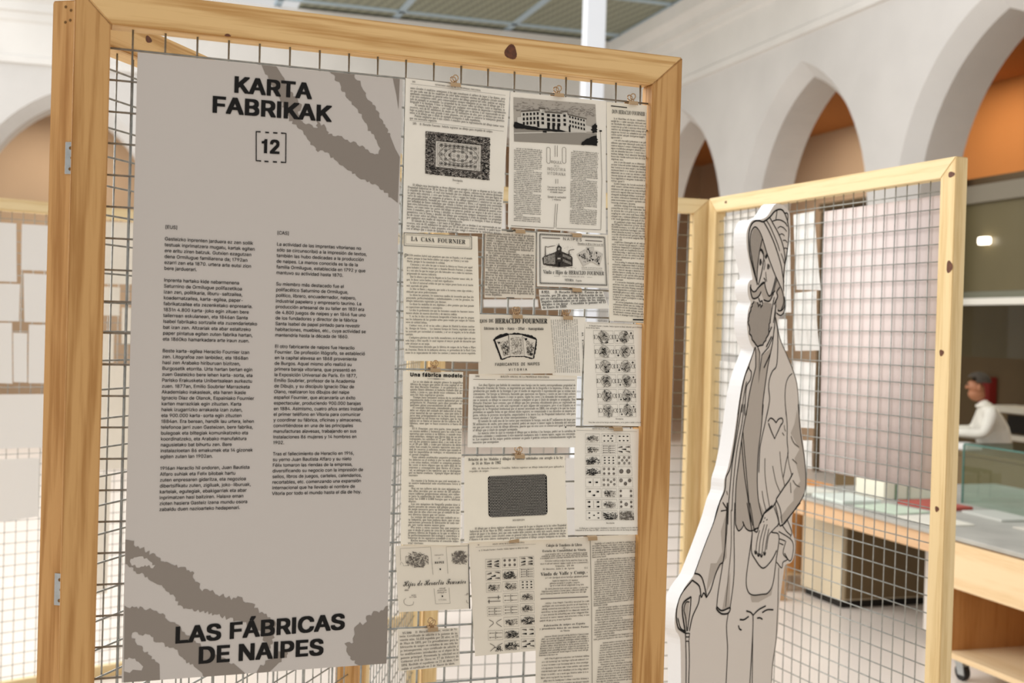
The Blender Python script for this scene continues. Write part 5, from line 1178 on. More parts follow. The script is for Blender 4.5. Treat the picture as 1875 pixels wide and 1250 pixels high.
S.marks('soft', 41, (1045, 277.5), (1093.5, 282), (1041, 409.5), (1089, 413), 2.6, 22, 16)
LN = 0.00075
for x in (1015.5, 1019.5): S.line('soft', [(x, 266.5), (x-.3, 287.5)], LN)
for cx in (1003.3, 1032): S.line('soft', [(cx-3.2, 272), (cx-2, 270), (cx+1, 270), (cx+3.2, 272.5), (cx+3, 297), (cx+1.5, 299.5), (cx-1.5, 299.3), (cx-3.4, 296.5), (cx-3.2, 272)], LN)
S.text('soft', 'inter', 'RGULL', (1007.5, 299), (1028, 300.5), 5)
S.text('soft', 'inter', 'DE LA', (1013.5, 305.5), (1022.5, 306), 3)
S.text('soft', 'inter', 'INDUSTRIA', (1000.5, 311.8), (1035, 314.2), 5.5, track=0.1)
S.text('soft', 'inter', 'VITORIANA', (1000.5, 320), (1035, 322.5), 5.5, track=0.1)
for x in (1016.3, 1020): S.line('soft', [(x, 328), (x-.2, 336.5)], LN)
for s, x0, x1, y in (('Una casa que ha llevado', 1001, 1034.5, 344), ('el nombre de Vitoria por', 1001, 1034.5, 348.5), ('el mundo entero', 1006, 1029, 353), ('Ejemplo de continuidad', 1001, 1034.5, 362), ('y esfuerzo', 1009.5, 1025, 366.5)):
    S.text('soft', 'serif', s, (x0, y), (x1, y+1.4), 3.4, snap=SN)
for x in (1015.5, 1019): S.line('soft', [(x, 373.5), (x-3.5, 417)], LN)
S.line('soft', [(1098.5, 240), (1100.5, 330), (1097, 420.5)], LN); S.line('soft', [(1097, 421.3), (1016, 418.3)], LN); S.line('soft', [(1012, 418), (934, 413.5)], LN)
S.fill('black', [(1096.5, 238.5), (1101, 238.8), (1101, 241.5), (1096.5, 241.2)])
S.finish(S.root)
# 3 --- the obituary column
S = page('newspaper_column', 'long narrow cream newspaper column headed DON HERACLIO FOURNIER at right edge', 'newspaper page', [(1110.7, 186.5), (1184.5, 193), (1176, 592), (1114, 587)], -0.0072, 0, 0.003, 0.002)
S.line('black', [(1118, 194), (1147.5, 197.3)], 0.0017)
S.text('black', 'serif', 'DON HERACLIO FOURNIER', (1120, 207.5), (1180, 212.5), 7)
S.marks('soft', 38, (1118.5, 218), (1181.5, 223), (1118.5, 402), (1179, 406), 3.4, 31, 8)
S.marks('soft', 38, (1119, 407.5), (1179, 411), (1121, 576.5), (1175, 581), 3.3, 32, 8)
S.line('black', [(1156, 585), (1175.5, 585.5)], 0.0024)
S.line('soft', [(1122, 588), (1175, 590.3)], 0.0007)
S.line('soft', [(1183, 206), (1180.5, 400), (1178.5, 560)], 0.0004)
S.finish(S.root)
# 4 --- LA CASA FOURNIER
S = page('magazine_page', 'tall cream page headed LA CASA FOURNIER in a dotted frame, left column', 'newspaper page', [(738, 425), (874.7, 432.7), (879, 662), (738.7, 660)], -0.0060, 0, 0.005, 0.002)
fr = [(739.5, 426), (863, 433.5), (863, 456), (739.5, 449.5)]
f4 = S.P(fr)
def dots(c0, c1, w, n):
    for k in range(n):
        p = c0+(c1-c0)*k/n; q = c0+(c1-c0)*(k+.55)/n
        S.line('black', [p, q], w, raw=True)
for a, b, n in ((0, 1, 48), (1, 2, 10), (2, 3, 48), (3, 0, 10)): dots(f4[a], f4[b], 0.0016, n)
i4 = [(742.5, 429.5), (860, 436.3), (860, 452.8), (742.5, 446.2)]
S.frame('soft', i4, 0.0005)
S.text('black', 'serif', 'LA CASA FOURNIER', (752, 441), (852, 447), 8, track=0.04, word=.4)
S.text('black', 'inter', 'P', (739.5, 472), (745.5, 472), 7.5)
S.para('soft', 'serif', """OCOS nombres habrá más populares que este en España y en el mundo
entero, porque lo han hecho célebre sus naipes, en Vitoria y en toda|
Iberia, porque lo ha cimentado la calidad.|
>Cincuenta y seis años ha que se montó la fábrica en Vitoria por aquel
gran luchador y hombre bueno que se llamaba Heraclio Fournier, y cincuen-
ta y seis años ha que los naipes por ella fabricados van a todas las naciones,
pregonando de nuestra industria.|
>Que la altura a que ésta ha llegado en la Casa Fournier nunca sube, di-
gan, lo dicen varios hechos, a cual más significativo.|
>Lo dice el universal crédito de que sus naipes gozan hasta en el rincón
más apartado del globo.|
>Lo dice su finura y elegancia, que unida a la rareza, como algo esbelto y
delicado que atrae poderosamente.|
>Lo dicen las patentes, los numerosos medios de invención que han ido
poseyendo, perfeccionándolos y embelleciéndolos, y con los premios, los
dibujos industriales registrados por docenas.|
>Lo dicen las medallas de oro, diplomas y altos premios que han ganado
en exposiciones nacionales y extranjeras.|
>Lo dice la preferencia con que los buscamos cuando los hacemos instru-
mentos dóciles de nuestra diversión y de nuestra codicia.|
>Y, en fin, lo dice con elocuencia insuperable el hecho de que los pregun-
ten los habaneros de las grandes urbes para vender por naipes de Vitoria
otros de calidad ínfima.|
>Cuántas veces, al oír en las calles y plazas de Madrid la misma cantine-
la: ¡Barajas de Vitoria...! ¡Los famosos barajas de Vitoria, regaladas casi me
ha acercado por curiosidad al vendedor, y al ver el engaño, se lo he afeado
también.|
>Cualquiera glorioso de tan bella manufactura, en el naipe típico de una
sola hoja y filos marfil, lo cual supone el mayor grado de duración que
cabe alcanzar en un naipe.|
>Terminaremos diciendo que la fábrica de naipes de la Viuda e Hijos
de Fournier, florón de la industria alavesa, es proveedora de la Real Casa,
como lo es seguramente de todos los casinos y centros de recreo española.""".split('\n'), (745, 468.5), (864, 475), (740.5, 647), (869, 648), 3.7, SN)
S.finish(S.root)
# 5 --- text clipping
S = page('newspaper_clipping', 'small square tan clipping of plain text under the factory page', 'newspaper page', [(889, 420.7), (981, 426), (978.7, 546), (886, 544.7)], -0.0064, 2, 0.003)
S.line('black', [(927, 423.2), (939, 424)], 0.0013)
S.para('soft', 'serif', """>Ayer tuvimos ocasión de ver en el acreditado
comercio de nuestro querido amigo D. Ignacio
Lorenzo, Estación 26, un lujoso mueble de forma
esbelta y compuesto de tres cuerpos de madera de
nogal, con tallas caprichosas, en el cual se exhi-
birán, en la Exposición universal de París, los pro-
ductos del conocido é inteligente industrial vi-
toriano don Heraclio Fournier.|
>En el primero de dichos cuerpos, y en cada uno
de sus lados, aparecen inscripciones referentes á
la fábrica y sus productos; el segundo sirve para
la colocación de las diversas clases de naipes en
la misma fabricados, y que constituyen las cajas
los que se presentan al público contienen, y el
tercero es el coronamiento del armario mueble.|
>Entre las referidas clases figurarán una de últi-
ma novedad, en cuyas cartas se ven escenas de
observar los más caprichosos dibujos entre los
que, y en el as de oros destacará el busto del fa-
bricante Sr. Fournier con un parecido tan acaba-
do, que por sí solo bastaría para acreditarse de
de buen artista el dibujante que lo ha realizado.|
>Agradecemos al Sr. Fournier la atención de de-
dicarnos un ejemplar de dicho naipe que de fijo
nos llamará la atención en la Exposición de la
vecina República.|""".split('\n'), (890.5, 428), (977.5, 434.5), (886.5, 540.5), (976, 544), 4.2, SN)
S.line('black', [(925.5, 545), (940, 545.3)], 0.0013)
S.finish(S.root)
# playing-card drawing kit
def suit(S, lay, c, r, kind):
    c = np.array(c)
    if kind == 'club':
        for dx, dz in ((-.5, -.1), (.5, -.1), (0, .55)): S.disc(lay, c+r*np.array([dx, dz]), r*.46, raw=True, n=10)
        S.fill(lay, [c+r*np.array(p) for p in ((-.12, 0), (.12, 0), (.3, -.95), (-.3, -.95))], raw=True)
    elif kind == 'spade':
        S.fill(lay, [c+r*np.array(p) for p in ((0, 1), (.35, .5), (.85, 0), (.75, -.4), (.3, -.4), (.12, -.2), (.3, -1), (-.3, -1), (-.12, -.2), (-.3, -.4), (-.75, -.4), (-.85, 0), (-.35, .5))], raw=True)
    else:
        S.fill(lay, [c+r*np.array(p) for p in ((0, -1), (.8, .1), (.8, .6), (.4, .8), (0, .5), (-.4, .8), (-.8, .6), (-.8, .1))], raw=True)
def court(S, f, seed, w=0.0004, dens=1.0):
    "double-headed court figure lying on its side inside the mapped card"
    r = random.Random(seed)
    body = [(.22, .5), (.3, .2), (.45, .04), (.62, .1), (.74, .3), (.8, .5)]
    for sgn in (1, -1):
        g = lambda s, t: f(.5+sgn*(s-.5), .5+sgn*(t-.5))
        S.line('soft', [g(s, t) for s, t in body], w*1.3, sm=True, raw=True)
        S.line('soft', [g(.06, .36), g(.15, .34), g(.22, .5), g(.15, .66), g(.06, .62)], w*1.6, raw=True)
        S.line('black', [g(.02, .34), g(.06, .5), g(.02, .66)], w*3, raw=True)
        for k in range(int(5*dens)):
            a = r.uniform(.28, .5); b = r.uniform(.1, .9)
            S.line('black', [g(a, b), g(a+r.uniform(-.1, .12), b+r.uniform(-.2, .2)), g(a+r.uniform(0, .16), b+r.uniform(-.25, .25))], w*r.choice((1, 1.5, 3.2)), sm=True, raw=True)
        for k in range(6):
            a = .26+.05*k
            S.line('soft', [g(a, .5-.4*math.sin(k*.5+.3)), g(a+.05, .5), g(a+.02, .5+.38*math.sin(k*.5+.3))], w, sm=True, raw=True)
    S.scribble('soft', f, int(60*dens), w*.8, seed, .24, .76, .07, .93, False, .08, True)
    S.scribble('black', f, int(12*dens), w*1.5, seed+1, .28, .72, .1, .9, False, .06, True)
# 6 --- NAIPES advertisement
S = page('printed_advertisement', 'framed NAIPES advertisement showing a domed factory and three playing cards', 'newspaper page', [(984, 424.7), (1113, 430), (1112.5, 527.5), (982.7, 524)], -0.0066, 1, 0.002)
f6 = S.P([(988, 428.8), (1106, 434.8), (1109.5, 522), (988, 518.3)])
for a, b, n in ((0, 1, 52), (1, 2, 40), (2, 3, 52), (3, 0, 40)): dots(f6[a], f6[b], 0.0022, n)
S.frame('soft', [(986.8, 427.5), (1107.5, 433.3), (1111, 523.3), (986.8, 519.8)], 0.0005)
S.frame('soft', [(990, 430.6), (1104.3, 436.4), (1107.5, 520.4), (990, 516.8)], 0.0004)
S.text('black', 'inter', 'NAIPES', (1030, 439.6), (1066.5, 442), 5.2, track=0.16)
S.line('grey', [(992.5, 435.2), (1025, 436.6)], 0.0016); S.line('grey', [(1071, 440), (1102, 441.8)], 0.0016)
S.text('soft', 'serif', 'Proveedora de REAL CASA la de S.M.', (1057, 447.3), (1104.5, 450), 3.6, snap=SN)
S.line('soft', [(1057, 448.5), (1104.5, 451.2)], 0.0004)
fa = S.quadmap([(991, 443), (1054, 446), (1054, 491), (991, 489)])
S.fill('mass', [fa(*p) for p in ((.02, .64), (.08, .56), (.40, .38), (.44, .33), (.44, .22), (.46, .14), (.49, .10), (.505, 0), (.52, .10), (.56, .14), (.58, .22), (.58, .34), (.66, .38), (.86, .50), (.90, .58), (.90, .92), (.50, .98), (.05, .90))], raw=True)
for i in range(9):
    s = .07+.037*i; a = .60-.02*i
    S.fill('light', [fa(s, a), fa(s+.018, a-.01), fa(s+.018, .86+.003*i), fa(s, .84+.003*i)], raw=True)
for i in range(7):
    s = .62+.036*i; a = .44+.018*i
    for t in (0, .2): S.fill('light', [fa(s, a+t), fa(s+.014, a+t+.01), fa(s+.014, a+t+.12), fa(s, a+t+.11)], raw=True)
S.disc('light', fa(.505, .24), 0.0026, raw=True); S.fill('light', [fa(.46, .60), fa(.55, .60), fa(.55, .66), fa(.46, .66)], raw=True)
S.fill('black', [fa(.475, .78), fa(.535, .78), fa(.535, .95), fa(.475, .95)], raw=True)
S.scribble('black', fa, 160, 0.0005, 61, .08, .88, .42, .93, False, .05); S.scribble('black', fa, 40, 0.0005, 62, .44, .58, .06, .5, False, .2)
for s, t0, t1 in ((.10, .16, .58), (.785, .30, .46)): S.fill('soft', [fa(s, t0), fa(s+.022, t0), fa(s+.026, t1), fa(s-.004, t1)], raw=True)
S.line('grey', [fa(.11, .16), fa(.18, .19), fa(.26, .16), fa(.40, .12)], 0.0013, sm=True, raw=True, taper=True); S.line('grey', [fa(.80, .30), fa(.86, .26), fa(.96, .24)], 0.0013, sm=True, raw=True, taper=True)
S.scribble('grey', fa, 40, 0.0004, 63, 0, 1, .93, 1.02, False, .08); S.scribble('grey', fa, 24, 0.0003, 64, .6, .95, .1, .5, False, .06)
for q, k, sd in (([(1056, 466), (1071, 457), (1084, 478), (1067, 487)], 'spade', 65), ([(1073, 453), (1087, 453), (1086, 480), (1078, 476)], 'heart', 66), ([(1090, 459), (1103, 465), (1097, 487), (1083, 479)], 'spade', 67)):
    fc = S.quadmap(q); S.fill('light', q); S.frame('grey', q, 0.0003)
    S.scribble('black', fc, 45, 0.0006, sd, .25, .75, .15, .85, False, .2)
    suit(S, 'black', fc(.18, .14), 0.0022, k); suit(S, 'black', fc(.82, .86), 0.0022, k)
S.text('soft', 'inter', 'GRAN EXPORTACIÓN', (1064, 491.2), (1102, 492.8), 2.8, track=0.15)
S.line('soft', [(1064, 493), (1102, 494.6)], 0.0004)
S.text('black', 'serif', 'Viuda e Hijos de HERACLIO FOURNIER', (993.5, 501), (1104.5, 504), 7)
S.text('soft', 'inter', 'CASA FUNDADA EN 1870', (1029, 507), (1069, 508.3), 2.4, track=0.1)
S.line('soft', [(1013.5, 505.6), (1024, 506)], 0.0004); S.line('soft', [(1074, 507.4), (1083, 507.8)], 0.0004)
S.text('black', 'serif', 'VITORIA', (1033, 514.6), (1049, 515.2), 4.4); S.text('soft', 'serif', 'España', (1053, 515), (1064, 515.4), 3.2)
S.finish(S.root)
# 7 --- patent strip
S = page('newspaper_clipping', 'low slanted clipping starting 8.951 under the NAIPES advertisement', 'newspaper page', [(986.7, 530), (1104, 532.7), (1111.5, 564.7), (988, 567.5)], -0.0058, 1, 0.010, 0.006)
S.text('black', 'serif', '8.951.', (991, 536.8), (1006.5, 537), 4.6, dil=(.01, .005))
S.para('black', 'serif', """D. Heraclio Fournier. Patente de in-
""".split('\n')[:1], (1015, 536.5), (1103, 537), (1015, 537), (1103, 537), 4.4, SN)
S.para('black', 'serif', """vención, por 20 años, por la «Fabricación de nai-
pes en cartulina de una sola hoja, con los cuatro
ángulos redondeados en el canto de los naipes
dorados ó sin dorar». Concedida la patente en 15
de Enero de 1889.|""".split('\n'), (987.5, 543), (1104.5, 542), (990, 565), (1107, 559), 4.5, SN)
S.finish(S.root)
# 8 --- HIJOS DE HERACLIO FOURNIER card
S = page('printed_card', 'tan card with fan of three playing cards reading FABRICANTES DE NAIPES', 'newspaper page', [(877, 575), (1006.7, 578), (1013, 683), (874, 684.7)], -0.0082, 2, 0.006, 0.003)
S.text('black', 'serif', 'IJOS DE', (877.5, 590.8), (903, 590), 6.2)
S.text('black', 'serif', 'HERACLIO FOURNIER', (906, 591.8), (1001.5, 592), 8.8, dil=(.012, .0))
S.text('black', 'inter', 'Ediciones de Arte - Hueco - Offset - Huecograbado', (885.5, 603.4), (994.5, 604), 5, dil=(.02, .01), word=.4)
blob = zz(840, 540, 7.8125, [(485, 640), (520, 600), (600, 560), (680, 545), (720, 555), (800, 540), (890, 548), (950, 560), (1030, 575), (1100, 615), (1112, 640), (1100, 760), (1060, 905), (1030, 915), (930, 885), (800, 880), (720, 885), (610, 925), (585, 915), (545, 790), (510, 700)])
S.fill('blob', jag(blob, .7, 81, 2.0))
for q in ([(513, 640), (700, 575), (722, 870), (605, 910)], [(905, 578), (1095, 640), (1045, 900), (925, 870)], [(708, 565), (900, 568), (925, 870), (722, 872)]):
    S.fill('white', zz(840, 540, 7.8125, q)); S.frame('grey', zz(840, 540, 7.8125, q), 0.0005)
INKS['white'].node_tree.nodes['Principled BSDF'].inputs['Base Color'].default_value = lin((220, 211, 195))
fl = S.quadmap(zz(840, 540, 7.8125, [(513, 640), (700, 575), (722, 870), (605, 910)])); fm = S.quadmap(zz(840, 540, 7.8125, [(708, 565), (900, 568), (925, 870), (722, 872)])); fr_ = S.quadmap(zz(840, 540, 7.8125, [(905, 578), (1095, 640), (1045, 900), (925, 870)]))
for fc, sd in ((fl, 82), (fr_, 83)):
    S.scribble('soft', fc, 130, 0.0005, sd, .28, .95, .15, .9, False, .14); S.scribble('black', fc, 30, 0.001, sd+9, .35, .9, .3, .85, False, .14)
S.scribble('soft', fm, 230, 0.0004, 84, .08, .92, .08, .92, False, .08)
S.disc('white', fm(.5, .42), 0.0046, raw=True, squash=.8); S.ring('grey', fm(.5, .42), 0.0046, 0.0004, .8); S.line('soft', [fm(.42, .35), fm(.5, .5), fm(.58, .34), fm(.5, .52)], .0006, raw=True)
S.fill('white', [fm(.2, .76), fm(.8, .76), fm(.8, .83), fm(.2, .83)], raw=True); S.text('black', 'inter', 'VITORIA', fm(.26, .82), fm(.74, .82), .0013, raw=True)
suit(S, 'black', fl(.2, .2), .0026, 'spade'); suit(S, 'black', fr_(.24, .14), .003, 'heart'); suit(S, 'black', fr_(.72, .82), .003, 'spade'); suit(S, 'black', fl(.1, .14), .001, 'spade'); suit(S, 'black', fr_(.08, .1), .001, 'heart')
S.text('black', 'inter', 'FABRICANTES DE NAIPES', (904, 669.5), (985.5, 668), 5.4, dil=(.012, .008), word=.45, track=.02)
S.text('black', 'inter', 'VITORIA', (928.5, 678.2), (964, 677.6), 4, dil=(.02, .012), track=.25)
S.finish(S.root)
# 9 --- clipping hung sideways
S = page('newspaper_clipping', 'cream clipping hung sideways with vertical lines and H. Fournier signature', 'newspaper page', [(1004, 578.3), (1072, 580.7), (1064, 688.7), (1011, 686)], -0.0070, 1, 0.002, 0.001)
def vtext(lay, font, s, p0, p1, cap, **k):
    A, B = S.uv(p0), S.uv(p1); d = B-A; L = np.linalg.norm(d); e = d/L; up = np.array([-e[1], e[0]])
    q, w = text_quads(font, s, k.get('dil', (0, 0)), k.get('snap'))
    sv = cap/cap_h(font)
    S.add(lay, A+q[..., :1]*(d/w)+q[..., 1:]*up*sv)
r9 = random.Random(9)
for i in range(13):
    t = i/12
    x0 = 1008+(1055-1008)*t; y0 = 585-1*t
    words = ' '.join(''.join(r9.choice('nuimroeslcat') for _ in range(r9.randint(2, 8))) for _ in range(9))
    vtext('black' if i in (5, 6, 7) else 'soft', 'serif', words, (x0, y0), (x0+7-3*t, 682), .0021, snap=SN)
vtext('black', 'serif', 'H. Fournier.', (1064.5, 608), (1066.5, 659), .0026)
S.finish(S.root)
# 10 --- sheet of twelve court cards
S = page('gazette_page', 'cream sheet with twelve court cards in two columns, at right edge', 'newspaper page', [(1071.5, 588.5), (1182.7, 594), (1180.7, 779.7), (1065.5, 777.5)], -0.0052, 1, 0.006, 0.002)
S.text('soft', 'serif', 'BOLETÍN OFICIAL', (1094, 588), (1112, 588.8), 2.4)
S.line('soft', [(1074, 590.8), (1180, 594)], .0003)
S.para('soft', 'serif', ['>D. Heraclio Fournier y González. Solicita registrar un dibujo industrial, para la fabricación', 'de una baraja inglesa.|'], (1073, 597), (1177, 600.5), (1072.5, 600.8), (1177, 604), 2.6, SN)
for i in range(6):
    for j, (xa, xb) in enumerate(((157, 376), (391, 603))):
        sh = (0, 10, 20, 30, 36, 44)[i]; shb = (0, 8, 16, 20, 16, 12)[i]
        y0 = 152+163.5*i
        if j == 0: q = [(xa+sh, y0), (xb+sh*.85, y0+3), (xb+8+sh*.8, y0+143), (xa+6+sh*.9, y0+143)]
        else: q = [(xa+sh, y0+2), (xb+shb, y0+2), (xb+4+shb*.9, y0+142), (xa+6+sh*.9, y0+142)]
        qp = zz(1060, 580, 6.1, q); fc = S.quadmap(qp)
        S.frame('soft', qp, .0004)
        court(S, fc, 100+2*i+j*31, .00042)
        if j == 1:
            k = 'club' if i < 3 else 'spade'
            suit(S, 'black', fc(.87, .2), .0021, k); suit(S, 'black', fc(.13, .8), .0021, k)
S.text('soft', 'serif', 'Descripción', (1124, 767), (1138, 767.3), 2.4)
S.para('soft', 'serif', ['Estas doce cartas de las barajas son las mismas y en las partes ó moldes en las demás'], (1075, 773.6), (1174, 773.6), (1075, 774), (1174, 774), 2.6, SN)
S.finish(S.root)
# 11 --- Una fábrica modelo
S = page('newspaper_column', 'tall narrow yellowed column headed Una fábrica modelo, beside the poster', 'newspaper page', [(738, 678.5), (848, 681), (841.4, 997), (732.7, 996)], -0.0060, 0, 0.004, 0.001)
S.text('black', 'inter', 'Una fábrica modelo', (750.5, 688.5), (847, 690.8), 7, dil=(.045, .022))
S.line('soft', [(782, 693.2), (814, 694)], .0006)
S.line('soft', [(794, 693.5), (804, 693.8)], .0012)
S.para('soft', 'serif', """>Lo es sin duda de ningún género la magnífica
fábrica de naipes que posee en esta capital el se-
ñor don Heraclio Fournier. A su galantería y ex-
quisita finura debemos el haberla visitado días pa-
sados, y justo es, que desde estas columnas, le de-
mos las más expresivas gracias.|
>Tiempo hace teníamos noticia de la envidiable
organización dada á este centro industrial por su
propietario Sr. Fournier; pero días pasados ad-
quirimos pleno convencimiento de ello.|
>El conocido fabricante, entendiendo que no sólo
debe ser objeto del cuidado del industrial el bien-
estar material de sus operarios, sino que debe fi-
jarse muy principalmente en su bien moral, tiene
organizado en tal forma sus trabajos, que la vigi-
lancia no se limita al interior de los talleres de la
fábrica, sino que se hace extensiva á fuera de
ella.|
>El S. Fournier, por otra parte, tiene pagado á
su cuenta médico y farmacia para las cien ó más
operarias que existen á su fábrica, y cuando éstas
caen enfermas, siempre que lleven más de un año
trabajando, les satisface el 75 por 100 de su jor-
nal en los primeros quince días, y en todo el res-
to al 50 por 100; y como por iniciativa de dicho
señor han creado los mismos operarios una socie-
dad de socorros á enfermos, resulta que cuando el
mal les imposibilita de trabajar, se encuentran con
el jornal completo.|
>Tiene además establecidos pequeños premios por
los defectos en el trabajo á por su mala conducta,
y con estas multas, vestidos se compran prendas
de vestir ú otros objetos que en unos días de su
estreno y concepción que fiesta el Carna-
val, se entregan á las operarias que se distinguen
por su buena conducta. ¡Ejemplo digno del mayor
encomio!|

>En cuanto á la forma en que está montado es-
te centro industrial solo escribiremos breve á
unos.|
>Hay en sus talleres más de cien máquinas to-
das ellas movidas por un motor de 20 caballos
cuyas calderas proporcionan además aire calien-
te para la calefacción de todo el edificio, y para
secar las 3.000 ó 4.000 barajas que se fabrican
diarias.|
>Las seis máquinas de litografía pueden tirar á
diario pasados de setenta mil pliegos para cada
de naipe necesario para su fabricación, pasa por
cada uno de ellas claro está que al cuidado de ma-
nos diestras tienen que ser necias.|
>La ventaja del trabajo está tan cuidado en es-
ta industria, que bien pudiera decir, que si esta
operaciones presencia la fabricación de cada nai-
pe, por varias manos manos pasa.|
>Por estos y otras razones hay que asegurar
que si desde el punto de vista de su adelanto á la
primera fábrica de España es la que se refiere á
la perfeccionamiento del trabajo y contribuye á
bienestar de los operarios extendido á su mejora.
>Reciba nuestra felicitación el conocido indus-
trial vitoriano.|""".split('\n'), (751, 700), (847, 702), (745.5, 994.5), (838.5, 996), 3.9, SN)
S.finish(S.root)
# 12 --- patent bulletin page
S = page('gazette_page', 'wide cream bulletin page of close text below the fanned cards', 'newspaper page', [(859, 684.5), (1057, 687), (1051, 818), (854.7, 818)], -0.0054, 1, 0.005, 0.002)
S.text('soft', 'serif', '1066', (869.5, 690), (877.5, 690.2), 3.2)
S.text('soft', 'serif', 'BOLETÍN OFICIAL DE LA PROPIEDAD INDUSTRIAL', (916, 691), (1005.5, 691.8), 3.4)
S.line('soft', [(866, 694.2), (907, 694.8)], .0007); S.line('soft', [(910, 694.8), (1052, 695.5)], .0007)
S.para('soft', 'serif', """>Las doce figuras que habrán de constituir una baraja con los tantos correspondientes propiedad de
D. Heraclio Fournier de Vitoria, se imprimirán por medio de la litografía ó la imprenta, ó bien, se re-
producirán por medio de la fototipia ó por el medio de impresión ó reproducción que se estime más
conveniente. Tal baraja se fabricará, haciendo que aparezcan sus figuras y tantos en uno ó más colores
ó esmaltes sobre fondos blancos ó como se quiera, según los casos y la demanda del mercado, pero co-
mo es natural, en dibujo se conservará siempre semejante al que á título de ejemplo se acompaña. Don
Heraclio Fournier hace constar, que el dibujo que hoy presenta oficialmente para ser registrado en
Propiedad Industrial, no sólo aún registrado en país alguno del extranjero, pero sí en España en el
Registro de la Propiedad Intelectual por el mismo interesado en 1884, con arreglo á lo que las Leyes
permitían en aquella fecha en que efectuó dicho registro; no renunciando á sus derechos en manera al-
guna, solicita la presente inscripción, amparándose á la nueva Ley de Propiedad Industrial, sólo para
mayor claridad y al objeto de evitar entorpecimientos y litigios.|
>El tamaño de cada una de las cartas que constituyen la baraja, será de 87 milímetros de largo por
56 milímetros de ancho, pero como es natural, podrá ser mayor ó menor según la demanda del mercado
sin que por esto se trate de dibujo diferente, puesto que en este caso se conservará igual ó semejante
al dibujo que á título de ejemplo acompaña.|
>La materia sobre la cual se estampa el dibujo que se destina á las barajas, podrá ser la cartulina de
diferentes calidades y condiciones ó otro material cualquiera más ó menos opaco, según sea convenien-
te. Las esquinas de los naipes podrán terminar en punta ó podrán cortarse redondeadamente según las
muestras que acompañan.|""".split('\n'), (866.5, 706.3), (1053, 706.8), (863.5, 811), (1051, 805.5), 4.2, SN)
S.disc('black', (1033.5, 781.2), .0014)
S.finish(S.root)
# 13 --- design registration with halftone card back
S = page('gazette_page', 'cream page with dark dotted rounded rectangle of a card back', 'newspaper page', [(850.6, 835.5), (1034, 833), (1037, 985), (848, 991.5)], -0.0062, 0, 0.006, 0.002)
S.text('black', 'serif', 'Relación de los Modelos y dibujos de fábrica solicitados con arreglo á la ley', (857, 843.2), (1030, 839.5), 4.8, word=.34)
S.text('black', 'serif', 'de 16 de Mayo de 1902', (863.5, 850.5), (916.5, 848.8), 4.8, word=.34)
S.para('soft', 'serif', ['853.  D. Heraclio Fournier y González. Solicita registrar un dibujo industrial para aplicarlo á', 'respaldos de naipes.|'], (864, 859), (1031.5, 855), (858.5, 863.8), (1026, 860), 3.2, SN)
rq = zz(845, 825, 7.145, [(345, 350), (365, 332), (1080, 305), (1100, 315), (1113, 335), (1113, 795), (1100, 825), (1075, 835), (385, 865), (355, 850), (345, 830)])
S.fill('blob', rq)
fh = S.quadmap(zz(845, 825, 7.145, [(345, 330), (1110, 305), (1115, 832), (348, 865)]))
NH, MH = 38, 27
Q = []
for j in range(MH):
    for i in range(NH):
        s, t = (i+.5+.5*(j % 2))/NH, (j+.5)/MH
        if s > .985 or ((s < .03 or s > .97) and (t < .04 or t > .96)): continue
        c = fh(s, t); rr = .00095
        Q.append([c+(0, -rr), c+(rr, 0), c+(0, rr), c+(-rr, 0)])
S.add('light', np.array(Q)); LAYER['light'] = 6
S.text('soft', 'serif', 'DESCRIPCIÓN', (936.5, 952.8), (958.5, 952), 3)
S.para('soft', 'serif', """>El dibujo que se desea registrar oficialmente á tenor de lo que se dispone en la ley sobre Propiedad
Industrial de 16 de Mayo de 1902, consiste en un dibujo á cuadritos semejante á los que constituyen el
tablero de jugar á las damas, pero que cada cuadro debe contener, de color más oscuro, encima un pe-
queño círculo central, tanto círculos como en general todas las partes del dibujo, podrán ser negros
ó blancos ó de otros colores cualesquiera, pero conservándose el dibujo siempre semejante en un todo,""".split('\n'), (858.5, 968.5), (1034, 961.5), (857, 988), (1032.5, 981), 4, SN)
S.finish(S.root)
LAYER['light'] = 4
